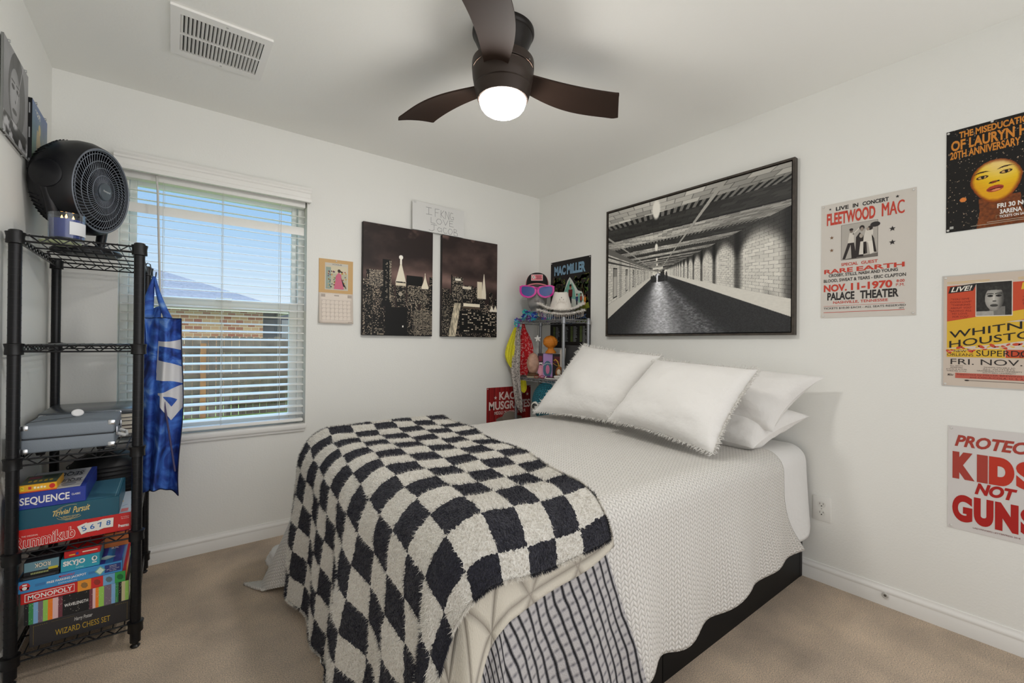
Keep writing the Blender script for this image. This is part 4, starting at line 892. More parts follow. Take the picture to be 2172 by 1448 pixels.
def f_sky(A, w, h): A.text('SKYJO', w * .06, h * .34, w * .62, h * .82, WHT, 2, .045); A.text('Card Game', w * .38, h * .14, w * .58, h * .24, (220, 240, 244), 2); A.ell(w * .86, h * .62, .0075, .009, WHT, 2); A.ell(w * .865, h * .64, .004, .006, (60, 120, 130), 3); A.rect(w * .80, h * .28, w * .92, h * .36, WHT, 2)
game('card_game', 'turquoise card game box lying in the middle of the light blue box', (-2.876, FY0 + .004, .3315), (-2.773, -.60, .378), (52, 160, 184), None, f_sky)
def f_red(A, w, h): A.rect(w * .5, h * .48, w * .92, h * .66, (240, 214, 196), 2); A.rect(w * .14, h * .34, w * .30, h * .5, (240, 196, 70), 2); A.ell(w * .36, h * .5, .004, .005, (60, 70, 150), 2)
game('card_game', 'thin red card game box lying on the turquoise card game box', (-2.868, FY0 + .006, .3785), (-2.772, -.61, .402), (200, 32, 34), None, f_red)
game('card_game', 'black card box lying flat under the light blue card deck', (-2.975, FY0 + .002, .3315), (-2.879, -.62, .3445), (24, 25, 30), None, lambda A, w, h: A.rect(w * .08, h * .3, w * .9, h * .6, (66, 70, 78), 1))
def f_roo(A, w, h): A.rect(.002, h * .30, w - .002, h * .97, (112, 152, 166), 1); A.text('ROOK', w * .30, h * .50, w * .74, h * .84, (28, 30, 34), 3, .06, flip=True); A.text('ROOK', w * .30, h * .51, w * .74, h * .83, (236, 232, 214), 4, .02, flip=True); A.rect(w * .68, h * .22, w * .95, h * .40, (206, 190, 50), 2); [A.rect(w * (.2 + .045 * i), h * .07, w * (.23 + .045 * i), h * .20, (170, 176, 110), 3) for i in range(11)]
def t_roo(A, w, d): A.rect(.002, .002, w - .002, d - .002, (40, 44, 50), 1); A.text('ROOK', w * .2, d * .3, w * .85, d * .55, (120, 122, 120), 2, .02, flip=True)
game('card_game', 'dark card deck box with light blue upside down lettered front at the left', (-2.967, FY0 + .003, .345), (-2.878, -.63, .393), (26, 30, 38), t_roo, f_roo)
game('board_game', 'orange and purple game box at the back right of the lowest tier', (-2.775, -.575, .3315), (-2.70, -.44, .388), (222, 130, 70), lambda A, w, d: [A.rect(0, 0, w * .5, d, (226, 140, 60), 1), A.rect(w * .5, 0, w, d, (176, 66, 130), 1), A.poly([(w * .2, d * .5), (w * .6, d * .64), (w * 1.0, d * .5), (w * .6, d * .36)], (200, 222, 216), 2)], None, lambda A, d, h: A.rect(0, 0, d, h, (226, 120, 140), 1))
# black ribbed hat box behind the games on the fourth tier
hb = thing('ribbed_basket', 'black ribbed round basket with wire handle behind the games on the fourth tier', 'basket', (-2.775, -.24, .441))
Xh = Matrix.Translation((-2.80, -.235, .4415))
MB().lathe([(0, 0), (.115, 0), (.125, .02), (.128, .10), (.122, .165), (.10, .195), (.05, .215), (0, .22)], 40, Xh).build('shell', M('basket_black', (18, 18, 20), .5), hb)
m = MB()
for k in range(9): m.tube([Xh @ Vector((.1285 * cos(2 * PI * i / 40) * (1 - .0 * k), .1285 * sin(2 * PI * i / 40), .02 + .018 * k)) for i in range(40)], .0028, 5, closed=True)
m.build('ribs', M('basket_rib', (28, 28, 30), .45), hb)
MB().tube([Xh @ Vector((-.03, -.08, .19)), Xh @ Vector((-.025, -.085, .235)), Xh @ Vector((0.0, -.085, .25)), Xh @ Vector((.03, -.08, .24)), Xh @ Vector((.025, -.07, .205))], .0022, 6).build('wire_handle', M('dark_wire', (60, 60, 62), .35, .7), hb)

# ---- apron hanging from a hook
hk = thing('s_hook', 'black metal hook on the right end of the top tier holding the apron', 'hook', (-2.655, -.30, 1.48))
MB().tube([(-2.668, -.30, 1.512), (-2.660, -.30, 1.524), (-2.650, -.30, 1.518), (-2.648, -.30, 1.498), (-2.650, -.302, 1.47), (-2.642, -.304, 1.455), (-2.630, -.304, 1.462), (-2.628, -.304, 1.485)], .0024, 8).build('hook_wire', M('dark_wire'), hk)
ap = thing('apron', 'blue printed apron with white letter bands hanging from the shelf by the window', 'apron', (-2.60, -.31, .46))
am = bpy.data.materials.new('apron_cloth'); am.use_nodes = True; nt = am.node_tree; b = nt.nodes['Principled BSDF']; b.inputs['Roughness'].default_value = .75
tcx = nt.nodes.new('ShaderNodeTexCoord'); na = nt.nodes.new('ShaderNodeTexNoise'); na.inputs['Scale'].default_value = 7; na.inputs['Detail'].default_value = 8; na.inputs['Distortion'].default_value = 1.8; nt.links.new(tcx.outputs['Object'], na.inputs[0])
nt.links.new(ramp(nt, na.outputs[0], [(.30, lin((20, 34, 84))), (.45, lin((38, 72, 158))), (.56, lin((62, 112, 200))), (.66, lin((120, 158, 214)))]), b.inputs['Base Color'])
apl = M('apron_letters', (214, 214, 216), .75)
NU, NV = 60, 120
def apx(u, v):   # u across 0..1, v down 0..1 ; gathered at the neck, folded once down the middle
    z = 1.27 - .80 * v - .035 * u * v + .02 * v * sin(PI * u) - .05 * (1 - u) * v * (1 - v)
    wv = .135 + .012 * v - .02 * sin(PI * min(1, v * 1.2)) * .0
    x0 = -2.674 + .008 * sin(v * 5) + .006 * (1 - v); x = x0 + wv * (u if u < .55 else .55 + (u - .55)); x += .004 * sin(9 * v + 3 * u)
    y = -.315 + .030 * sin(2 * PI * (u * 1.35 + .12 * v) + .5) + .014 * sin(2 * PI * u * 3 + 4 * v) * (.3 + .7 * v) - .02 * u
    return Vector((x, y, z))
def letter(u, v):    # positive inside the white printed bands
    band = lambda a, b: min(v - a, b - v)
    k = [min(band(.115 + .02 * sin(3 * u), .165 + .03 * (u - .5)), u - .20), min(band(.255 + .05 * (u - .6), .350 + .02 * u), u - .30), min(band(.40 + .03 * sin(4 * u), .455 + .05 * (u - .6)), u - .36)]
    k.append(min(band(.515 - abs(u - .70) * .30, .595 - abs(u - .70) * .30), (u - .42) * .4)); k.append(min(band(.13 + .1 * (.33 - u), .33 - (.33 - u) * .5), (.33 - u) * .5, (u - .12) * .5))
    return max(k)
na2 = nt.nodes.new('ShaderNodeAttribute'); na2.attribute_name = 'letters'; gt = nmath(nt, 'GREATER_THAN', na2.outputs['Fac'], 0.0); mxa = nt.nodes.new('ShaderNodeMix'); mxa.data_type = 'RGBA'; mxa.inputs[7].default_value = lin((212, 212, 214))
blue = b.inputs['Base Color'].links[0].from_socket; nt.links.new(gt, mxa.inputs[0]); nt.links.new(blue, mxa.inputs[6]); nt.links.new(mxa.outputs[2], b.inputs['Base Color'])
vs = [apx(i / (NU - 1), j / (NV - 1)) for i in range(NU) for j in range(NV)]; fs = [(i * NV + j, i * NV + j + 1, (i + 1) * NV + j + 1, (i + 1) * NV + j) for i in range(NU - 1) for j in range(NV - 1)]
m = MB(); m.add(vs, fs); o = m.build('bib', am, ap, smooth=80); at = o.data.attributes.new('letters', 'FLOAT', 'POINT'); at.data.foreach_set('value', [letter(i / (NU - 1), j / (NV - 1)) for i in range(NU) for j in range(NV)]); md = o.modifiers.new('thickness', 'SOLIDIFY'); md.thickness = .0016
pip = M('apron_piping', (22, 28, 60), .7)
m = MB(); m.tube([apx(1, j / 40) for j in range(41)], .0022, 6); m.tube([apx(i / 40, 1) for i in range(41)], .0022, 6); m.tube([apx(i / 20, 0) for i in range(21)], .002, 6); m.build('piping', pip, ap)
for (a_, b2, c_) in ((apx(.02, .0), Vector((-2.650, -.31, 1.38)), Vector((-2.637, -.305, 1.463))), (apx(.60, .0), Vector((-2.622, -.31, 1.37)), Vector((-2.634, -.305, 1.463)))):
    P = []
    for i in range(12):
        t = i / 11; p = a_ * (1 - t) ** 2 + b2 * 2 * t * (1 - t) + c_ * t * t; w_ = (.050 if a_.x < -2.64 else .026) * (1 - t) + .006; P.append([p + Vector((-w_ / 2, .004 * sin(6 * t), 0)), p + Vector((0, -.006, 0)), p + Vector((w_ / 2, 0, 0))])
    o = MB().grid(P).build('neck_strap', am, ap, smooth=80); md = o.modifiers.new('thickness', 'SOLIDIFY'); md.thickness = .002
P = []
for i in range(30):    # the back layer, folded behind the front
    t = i / 29; P.append([Vector((-2.676 + .07 * u - .012 * sin(PI * t), -.30 + .03 * sin(5 * u + 3 * t), 1.30 - .84 * t + .03 * u)) for u in [k / 9 for k in range(10)]])
o = MB().grid(P).build('back_layer', am, ap, smooth=80); md = o.modifiers.new('thickness', 'SOLIDIFY'); md.thickness = .0016
P = []
for i in range(14):    # tie strings
    t = i / 13; P.append(Vector((-2.60 + .05 * t, -.345 - .006 * sin(7 * t), .93 - .38 * t)))
MB().tube(P, .004, 6).build('tie', M('apron_tie', (84, 78, 110), .8), ap)
# ================================================================== SMALL SILVER SHELF IN THE CORNER
sil = M('silver_wire', (158, 160, 164), .3, .85); sils = M('silver_post', (150, 152, 156), .35, .7)
cx0, cx1, cy0, cy1 = -.305, -.045, -.632, -.078
wire_shelf('corner_shelf', 'small silver wire shelf in the far corner behind the bed head', 'shelf', cx0, cx1, cy0, cy1, 1.362, [1.345, .888, .45, .1], .0115, .0026, sils, sil, 8, 3, .02)
CX, CY, CZ = -2.56985, -2.97296, 1.16783
fwd = Vector((-.66, -.75, 0)).normalized(); rgt = Vector((.75, -.66, 0)).normalized(); UPV = Vector((0, 0, 1))
def frame(o, f=fwd, r=rgt):   # local x = viewer's right, y = up, z = towards the room
    X = Matrix((r, UPV, f)).transposed().to_4x4(); X.translation = Vector(o); return X

# ---- mannequin head
mh = thing('mannequin_head', 'grey mannequin head on the small corner shelf, wearing a cap and giant sunglasses', 'mannequin', (-.195, -.205, 1.348))
Xm = frame((-.195, -.205, 1.349))
sec = [(0, .062, .060, .060), (.012, .058, .056, .056), (.05, .048, .046, .050), (.085, .047, .048, .052), (.10, .056, .060, .058), (.112, .066, .082, .066), (.13, .073, .094, .074), (.155, .078, .098, .082), (.185, .081, .098, .090), (.215, .084, .097, .097), (.25, .086, .098, .102), (.285, .086, .097, .103), (.32, .080, .088, .098), (.345, .066, .070, .082), (.362, .042, .044, .052), (.370, 0.004, .004, .004)]
P = []
from bisect import bisect
def si(z, k):
    zs_ = [s[0] for s in sec]; i = min(len(sec) - 2, max(0, bisect(zs_, z) - 1)); t = (z - zs_[i]) / (zs_[i + 1] - zs_[i]); t = t * t * (3 - 2 * t) * .5 + t * .5; return sec[i][k] * (1 - t) + sec[i + 1][k] * t
for i in range(64):
    z = .370 * i / 63; hw, fr_, bk2 = si(z, 1), si(z, 2), si(z, 3); row = []
    for j in range(48):
        a = 2 * PI * j / 48; x = hw * sin(a); y = (fr_ if cos(a) > 0 else bk2) * cos(a); az = abs(((a + PI) % (2 * PI)) - PI)
        if cos(a) > 0:
            nose = math.exp(-(az / .17) ** 2) * (math.exp(-((z - .192) / .020) ** 2) * .020 + math.exp(-((z - .215) / .03) ** 2) * .010)
            lips = math.exp(-(az / .26) ** 2) * (math.exp(-((z - .152) / .006) ** 2) * .0055 + math.exp(-((z - .163) / .006) ** 2) * .0065 - math.exp(-((z - .1575) / .003) ** 2) * .003)
            eye = -math.exp(-((az - .42) / .17) ** 2) * math.exp(-((z - .232) / .018) ** 2) * .010; chin = math.exp(-(az / .3) ** 2) * math.exp(-((z - .122) / .012) ** 2) * .006
            y += nose + lips + eye + chin
        row.append(Xm @ Vector((x, z, y)))
    P.append(row)
skin = M('mannequin_grey', (150, 148, 146), .5)
MB().grid(P, wrap_v=True).build('head', skin, mh, smooth=80)
for sg in (-1, 1): MB().sphere((0, 0, 0), (.008, .028, .017), 14, X=Xm @ Matrix.Translation((sg * .088, .215, -.004)) @ Matrix.Rotation(sg * .35, 4, 'Y')).build('ear', skin, mh)
l_ = MB()
for zc, hh_ in ((.163, .0045), (.1515, .0045)):
    l_.sphere((0, 0, 0), (.021, hh_, .004), 16, X=Xm @ Matrix.Translation((0, zc, .1005)))
l_.build('lips', M('lips_grey', (122, 116, 116), .5), mh)

# ---- trucker cap
cp = thing('baseball_cap', 'black and pink trucker cap with pink patch on the mannequin head', 'cap', tuple(Xm @ Vector((0, .285, 0))))
capb, capp = M('cap_black', (26, 24, 26), .85), M('cap_pink', (224, 138, 142), .85)
P = []; ms = []
nr, nc = 14, 48
for i in range(nr + 1):
    t = i / nr; e = cos(t * PI / 2) ** .75 if t < 1 else 0
    P.append([Xm @ Vector(((.095 * e) * sin(2 * PI * j / nc), .284 + .106 * sin(t * PI / 2) ** .9 + (.012 * cos(2 * PI * j / nc) * t * (1 - t) * 2), (.110 * e) * cos(2 * PI * j / nc) + .002)) for j in range(nc)])
for i in range(nr):
    for j in range(nc):
        a = ((j + .5) / nc * 2 * PI + PI) % (2 * PI) - PI; ms.append(0 if abs(a) < 1.15 else 1)
m = MB(); o_ = [p for r in P for p in r]; m.add(o_, [(i * nc + j, i * nc + (j + 1) % nc, (i + 1) * nc + (j + 1) % nc, (i + 1) * nc + j) for i in range(nr) for j in range(nc)], ms)
m.build('crown', [capb, capp], cp, smooth=80)
P = []
for i in range(9):
    t = i / 8; P.append([Xm @ Vector((.098 * sin(a) * (1 + .10 * t), .296 - .014 * t - .026 * (abs(a) / 1.15) ** 2 * (.6 + .6 * t), (.112 * cos(a)) + .052 * t * cos(a * .8))) for a in [-1.15 + 2.3 * j / 24 for j in range(25)]])
o = MB().grid(P).build('brim', capp, cp, smooth=80); md = o.modifiers.new('thickness', 'SOLIDIFY'); md.thickness = .003
MB().lathe([(0, .003), (.007, .001), (.008, -.002)], 14, Xm @ Matrix.Translation((0, .383, .002)) @ Matrix.Rotation(-PI / 2, 4, 'X')).build('button', capb, cp)
A = Art(Xm @ Matrix.Translation((-.046, .313, .1235)) @ Matrix.Rotation(-.36, 4, 'X'), dz=.0008)
A.rect(0, 0, .092, .055, (226, 206, 204), 1); A.rect(.003, .003, .089, .052, (222, 132, 140), 2); A.ell(.020, .030, .012, .017, (214, 210, 206), 3, 12, .4); A.line([(.010, .018), (.026, .044)], .002, (60, 50, 54), 4); A.line([(.012, .042), (.03, .014)], .002, (90, 74, 78), 4)
for i, (x0, x1) in enumerate(((.036, .082), (.042, .080), (.040, .084))): A.rect(x0, .038 - .0125 * i, x1, .045 - .0125 * i, (150, 36, 60) if i < 2 else (120, 50, 60), 3)
A.build('patch', cp)

# ---- giant sunglasses
sg_ = thing('novelty_sunglasses', 'giant magenta sunglasses with blue lenses on the mannequin head', 'sunglasses', tuple(Xm @ Vector((0, .235, .12))))
mag = M('magenta_plastic', (204, 22, 150), .25, coat=.5); lensm = M('blue_lens', (34, 66, 140), .10, coat=.8)
Xg = Xm @ Matrix.Translation((0, .232, .128))
def rim(sg, k=1.0, n=40):
    pts = []
    for i in range(n):
        a = 2 * PI * i / n; x = .061 * k * cos(a); y = .048 * k * sin(a)
        if sin(a) > 0: y = .040 * k * abs(sin(a)) ** .6
        if cos(a) > 0: y += .013 * (cos(a)) ** 2 * max(0, sin(a) + .45); x += .004 * max(0, sin(a))
        else: y += -.002
        pts.append((sg * (x + .070), y, -.010 * ((x + .07) / .13) ** 2 * 1.6))
    return pts
fr = MB()
for sg in (-1, 1):
    o1, i1 = rim(sg, 1.12), rim(sg, .86)
    rows = [[Xg @ Vector((p[0], p[1], p[2] + .003)) for p in o1], [Xg @ Vector((p[0], p[1], p[2] + .003)) for p in i1], [Xg @ Vector((p[0], p[1], p[2] - .004)) for p in i1], [Xg @ Vector((p[0], p[1], p[2] - .004)) for p in o1]]
    fr.grid(rows, wrap_u=True, wrap_v=True)
fr.tube([Xg @ Vector((-.018, .018, .001)), Xg @ Vector((0, .023, .003)), Xg @ Vector((.018, .018, .001))], .006, 10)
fr.build('frame', mag, sg_, smooth=50)
for sg in (-1, 1):
    r = rim(sg, .88); m = MB(); c_ = Xg @ Vector((sg * .07, 0, -.001)); m.add([c_] + [Xg @ Vector(p) for p in r], [(0, 1 + i, 1 + (i + 1) % len(r)) for i in range(len(r))]); o = m.build('lens', lensm, sg_, smooth=60)
    MB().tube([Xg @ Vector((sg * .134, .036, -.022)), Xg @ Vector((sg * .128, .034, -.06)), Xg @ Vector((sg * .104, .026, -.135)), Xg @ Vector((sg * .10, .008, -.165))], [.0055, .005, .0045, .004], 8).build('temple', mag, sg_)

# ---- flower garland draped over the shelf end
fg = thing('flower_garland', 'blue purple and white silk flower garland draped around the mannequin neck', 'garland', (-.20, -.22, 1.35))
rng = random.Random(11); pc = [(60, 120, 190), (90, 60, 160), (216, 224, 236), (44, 150, 190), (120, 190, 214), (50, 70, 170), (150, 90, 180), (70, 180, 170)]
for k in range(92):
    if k < 78: a = 2 * PI * k / 78 * 3.0; rr = .095 + .022 * rng.random(); p = Vector((-.205 + rr * cos(a) * .9, -.225 + rr * sin(a) * 1.1, 1.358 + .034 * rng.random() + (.030 if k % 2 else 0)))
    elif k < 86: p = Vector((-.318, -.10 - .03 * (k - 78), 1.375 - .012 * abs(k - 82) + .015 * rng.random()))
    else: p = Vector((-.315 + .006 * rng.random(), -.095 - .006 * rng.random(), 1.35 - .022 * (k - 86)))
    m = MB(); R_ = Matrix.Translation(p) @ Matrix.Rotation(rng.uniform(0, 6.3), 4, 'Z') @ Matrix.Rotation(rng.uniform(.1, 1.7), 4, 'X') @ Matrix.Rotation(rng.uniform(0, 6.3), 4, 'Z')
    for q in range(6):
        Rq = R_ @ Matrix.Rotation(2 * PI * q / 6 + rng.uniform(-.2, .2), 4, 'Z'); L = .026 + .010 * rng.random(); w_ = .011
        m.add([(0, 0, 0), (L * .5, -w_, .004), (L, 0, -.002 + .008 * rng.random()), (L * .5, w_, .005)], [(0, 1, 2, 3)], 0 if rng.random() < .7 else 1, Rq)
    m.sphere((0, 0, .002), .004, 8, 1, R_)
    m.build('blossom', [C(pc[rng.randrange(8)], .7), C(pc[rng.randrange(8)], .7)], fg, smooth=0)

# ---- two cowboy hats
def feather(name, path, n, L, col, parent, seed, w=.0012):
    m = MB(); r = random.Random(seed); K = len(path)
    for k in range(n):
        i = r.randrange(K); p = path[i].lerp(path[(i + 1) % K], r.random()); d = Vector((r.gauss(0, 1), r.gauss(0, 1), r.gauss(0, .8))).normalized(); q = p + d * L * r.uniform(.5, 1); s = d.orthogonal().normalized() * w
        m.add([tuple(p - s), tuple(p + s), tuple(q)], [(0, 1, 2)])
    o = m.build(name, M('feather_white', col, .9), parent, smooth=0); o['kind'] = 'stuff'; return o
def hat(name, label, o, crown, brimx, brimy, lift, seed, topcol=(226, 220, 212)):
    r = thing(name, label, 'hat', tuple(o)); Xh_ = Matrix((rgt, -fwd, UPV)).transposed().to_4x4(); Xh_.translation = Vector(o); felt = M('hat_felt', topcol, .85, sheen=.2)
    br_ = []; n = 56
    for i in range(7):
        t = i / 6; br_.append([Xh_ @ Vector(((.082 + (brimx - .082) * t) * cos(2 * PI * j / n), (.098 + (brimy - .098) * t) * sin(2 * PI * j / n), .004 + lift * t ** 1.6 * (cos(2 * PI * j / n) ** 2) ** 1.1 - .012 * t * sin(2 * PI * j / n) ** 2)) for j in range(n)])
    b_o = MB().grid(br_, wrap_v=True).build('brim', felt, r, smooth=80); md = b_o.modifiers.new('thickness', 'SOLIDIFY'); md.thickness = .003
    if crown:
        P = []
        for i in range(15):
            t = i / 14; k = [(1.06, 0), (1.0, .12), (.93, .26), (.86, .42), (.79, .58), (.72, .72), (.66, .84), (.60, .93), (.53, .985), (.50, 1.0), (.40, .985), (.28, .95), (.17, .92), (.08, .905), (0.001, .90)][i]
            P.append([Xh_ @ Vector((.086 * k[0] * cos(2 * PI * j / n) * (1 - .10 * k[1] * abs(sin(2 * PI * j / n)) ** 4), .100 * k[0] * sin(2 * PI * j / n) * (1 - .05 * k[1]), crown * k[1] + (.010 * k[1] * abs(cos(2 * PI * j / n)) ** 2 if i < 9 else 0))) for j in range(n)])
        MB().grid(P, wrap_v=True).build('crown', felt, r, smooth=80)
    path = br_[-1]; feather('feather_trim', path, 2600, .028, (236, 232, 226), r, seed); return r, Xh_, br_
h2, Xh2, br2 = hat('fringed_hat', 'white cowgirl hat with silver bead fringe lowest of the two on the corner shelf', (-.168, -.458, 1.396), .02, .176, .165, .028, 5)
bs = None
for k in range(64):
    i = k / 64 * 56; p = br2[-1][int(i) % 56].lerp(br2[-1][(int(i) + 1) % 56], i % 1)
    if bs is None:
        m = MB(); m.tube([(0, 0, 0), (0, 0, -.042)], .0009, 5)
        for q in range(4): m.sphere((0, 0, -.012 - .0095 * q), .0021 + (.0012 if q == 3 else 0), 8)
        bs = m.build('bead_strand', M('bead_silver', (206, 196, 184), .25, .7), h2, loc=(0, 0, 0)); bs.location = p + Vector((0, 0, -.004)) - Vector(h2.location)
    else:
        c = bs.copy(); COL.objects.link(c); c.parent = h2; c.location = p + Vector((0, 0, -.004)) - Vector(h2.location)
h1, Xh1, br1 = hat('cowboy_hat', 'white cowboy hat with feather brim and jewelled crown on the corner shelf', (-.168, -.458, 1.425), .135, .172, .150, .050, 6)
A = Art(Xh1 @ Matrix.Translation((-.043, -.1005, .022)) @ Matrix.Rotation(PI / 2 + .06, 4, 'X'), dz=.0012)
dk = (120, 110, 104)
A.line([(.043 + .036 * cos(t), .006 + .026 * sin(t)) for t in [PI * i / 14 for i in range(15)]], .0016, (190, 180, 168), 1); A.line([(.0, .036), (.014, .022), (.028, .046), (.043, .036), (.058, .046), (.072, .022), (.086, .036)], .0014, (178, 168, 158), 1)
for (x, y, s) in ((.043, .066, .0042), (.030, .052, .0036), (.058, .052, .0036), (.006, .040, .003), (.080, .040, .003), (.037, .041, .003), (.050, .041, .003)): A.ell(x, y, s * .8, s, dk if s > .0033 else (196, 186, 176), 2, 10)
A.build('jewelled_tiara', h1)

# ---- bandanas, star
def scarf(name, label, rows, mats, ptn=None, folds=5, amp=.008, seed=0):
    """hanging cloth: rows of (x, y, z, half width) from top to bottom"""
    P = []; n = 22; col = rgt
    for k, (x, y, z, hw) in enumerate(rows):
        row = []
        for j in range(n):
            u = -1 + 2 * j / (n - 1); a = amp * sin(folds * u + k * .35 + seed) + amp * .5 * sin(folds * 2.3 * u + seed * 2)
            row.append(Vector((x, y, z)) + col * (u * hw) + fwd * a + Vector((0, 0, -.012 * abs(u) * sin(k))))
        P.append(row)
    m = MB().grid(P); o = m.build(name, mats, None, smooth=80, loc=(rows[-1][0], rows[-1][1], rows[-1][2])); md = o.modifiers.new('thickness', 'SOLIDIFY'); md.thickness = .0018
    md2 = o.modifiers.new('smooth', 'SUBSURF'); md2.levels = 1; md2.render_levels = 1
    return tag(o, label, 'bandana')
def paisley(key, bg, fg, scale, thr):
    m = bpy.data.materials.new(key); m.use_nodes = True; nt = m.node_tree; b = nt.nodes['Principled BSDF']; b.inputs['Roughness'].default_value = .85
    t = nt.nodes.new('ShaderNodeTexCoord'); v = nt.nodes.new('ShaderNodeTexVoronoi'); v.inputs['Scale'].default_value = scale; n_ = nt.nodes.new('ShaderNodeTexNoise'); n_.inputs['Scale'].default_value = scale * 1.7
    nt.links.new(t.outputs['Object'], v.inputs[0]); nt.links.new(t.outputs['Object'], n_.inputs[0])
    d = nmath(nt, 'ADD', v.outputs['Distance'], nmath(nt, 'MULTIPLY', nmath(nt, 'SUBTRACT', n_.outputs[0], .5), .5)); r_ = nmath(nt, 'ABSOLUTE', nmath(nt, 'SUBTRACT', d, .32))
    nt.links.new(ramp(nt, r_, [(0.0, lin(fg)), (thr, lin(fg)), (thr + .02, lin(bg)), (1, lin(bg))]), b.inputs['Base Color']); return m
scarf('bandana', 'yellow bandana hanging from the left post of the corner shelf', [(-.325, -.095, 1.30, .012), (-.335, -.095, 1.27, .024), (-.352, -.095, 1.20, .040), (-.375, -.095, 1.12, .048), (-.385, -.095, 1.05, .046), (-.375, -.095, 1.00, .036), (-.355, -.095, .965, .022), (-.34, -.095, .945, .008)], paisley('bandana_yellow', (214, 206, 44), (160, 152, 40), 60, .012), folds=4, amp=.012, seed=1)
scarf('bandana', 'grey and white paisley bandana, longest of those on the corner shelf', [(-.320, -.12, 1.30, .012), (-.326, -.12, 1.24, .022), (-.334, -.12, 1.14, .032), (-.344, -.12, 1.04, .038), (-.350, -.12, .96, .040), (-.342, -.12, .88, .038), (-.330, -.12, .80, .034), (-.318, -.12, .74, .032), (-.31, -.12, .70, .036), (-.30, -.12, .655, .028), (-.282, -.12, .60, .012), (-.276, -.12, .588, .004)], paisley('bandana_grey', (186, 178, 172), (54, 50, 52), 80, .07), folds=5, amp=.010, seed=2)
scarf('bandana', 'red paisley bandana knotted inside the left end of the corner shelf', [(-.275, -.128, 1.33, .012), (-.272, -.128, 1.30, .016), (-.262, -.128, 1.26, .030), (-.248, -.128, 1.20, .048), (-.238, -.128, 1.12, .060), (-.240, -.128, 1.06, .060), (-.252, -.128, 1.0, .050), (-.262, -.128, .95, .040), (-.266, -.128, .905, .034)], paisley('bandana_red', (184, 20, 30), (226, 200, 196), 60, .03), folds=4, amp=.010, seed=3)
scarf('bandana', 'small yellow bandana end dangling below the middle tier of the corner shelf', [(-.27, -.12, .868, .026), (-.265, -.12, .84, .030), (-.26, -.12, .80, .028), (-.258, -.12, .77, .018), (-.256, -.12, .752, .004)], MATS.get('x') or bpy.data.materials['bandana_yellow'], folds=3, amp=.008, seed=4)
st = thing('star_ornament', 'small white star ornament hanging on a string inside the corner shelf', 'ornament', (-.21, -.235, 1.205))
Xs = frame((-.21, -.235, 1.205)); p5 = []
for i in range(10):
    q = .030 if i % 2 == 0 else .014; t = PI / 2 + PI * i / 5 + .1; p5.append((q * cos(t), q * sin(t)))
m = MB(); m.add([Xs @ Vector((0, 0, .006)), Xs @ Vector((0, 0, -.006))] + [Xs @ Vector((p[0], p[1], 0)) for p in p5], [(0, 2 + i, 2 + (i + 1) % 10) for i in range(10)] + [(1, 2 + (i + 1) % 10, 2 + i) for i in range(10)]); m.build('star', M('star_white', (232, 230, 226), .4), st, smooth=0)
MB().tube([Xs @ Vector((.0, .028, 0)), Xs @ Vector((-.002, .145, 0))], .0009, 5).build('string', C((40, 38, 38)), st)

# ---- middle tier of the corner shelf
TZ = .8925
sl_ = thing('salt_lamp', 'rounded pinkish rock salt lamp on the middle tier of the corner shelf', 'lamp', (-.255, -.235, TZ))
P = []
for i in range(25):
    t = PI * i / 24; P.append([])
    for j in range(28):
        a = 2 * PI * j / 28; d = Vector((sin(t) * cos(a), sin(t) * sin(a), -cos(t))); nn = 1 + .13 * noise.noise(d * 2.1 + Vector((3, 1, 2))) + .05 * noise.noise(d * 6)
        P[-1].append(Vector((-.255, -.235, TZ + .112)) + Vector((d.x * .050 * nn, d.y * .050 * nn, d.z * .085 * (1 + .05 * noise.noise(d * 3)))))
MB().grid(P, wrap_v=True).build('rock', M('salt_rock', (186, 148, 128), .45, var=(28, .22), bump=(50, .5, .004)), sl_, smooth=70)
MB().lathe([(0, .012), (.044, .012), (.048, .015), (.048, .028), (.04, .032), (0, .032)], 32, Matrix.Translation((-.255, -.235, TZ))).build('base', M('lamp_base', (92, 66, 40), .5), sl_)
MB().lathe([(0, 0), (.05, 0), (.052, .004), (.052, .0115), (0, .0115)], 32, Matrix.Translation((-.255, -.235, TZ))).build('tray', M('lamp_tray', (176, 164, 140), .5), sl_)
def upright(name, label, cat, o, yaw, w, d, h, col, front=None, side=None):
    r = thing(name, label, cat, tuple(o)); X_ = Matrix.Translation(o) @ Matrix.Rotation(yaw, 4, 'Z'); MB().rbox((0, 0, 0), (w, d, h), .0015, seg=1, X=X_).build('box', C(col, .45), r, smooth=0)
    if front: A = Art(X_ @ Matrix(((1, 0, 0, 0), (0, 0, -1, -.0003), (0, 1, 0, 0), (0, 0, 0, 1)))); front(A, w, h); A.build('front_print', r)
    return r
def f_pic(A, w, h):
    A.rect(0, h * .52, w * .36, h, (40, 26, 40), 1); A.rect(w * .36, 0, w, h, (176, 140, 196), 1); A.rect(0, 0, w * .36, h * .52, (212, 140, 170), 1); A.ell(w * .66, h * .36, w * .30, h * .34, (74, 110, 132), 2); A.ell(w * .67, h * .34, w * .13, h * .19, (206, 120, 160), 3); A.rect(w * .5, 0, w * .86, h * .10, (90, 80, 140), 3); A.ell(w * .16, h * .26, w * .12, h * .17, (226, 160, 176), 2)
    A.rect(w * .06, h * .68, w * .30, h * .9, (116, 30, 48), 2); A.rect(w * .08, h * .57, w * .32, h * .63, (226, 210, 216), 2); A.line([(0, h * .52), (w * .2, h * .58), (w * .4, h * .52), (w * .6, h * .6), (w, h * .56)], .003, (226, 222, 222), 4)
upright('record_box', 'purple and pink picture box printed with a blue haired face, behind the salt lamp', 'box', Vector((-.232, -.265, TZ)), math.radians(-41), .118, .085, .192, (60, 40, 66), f_pic)
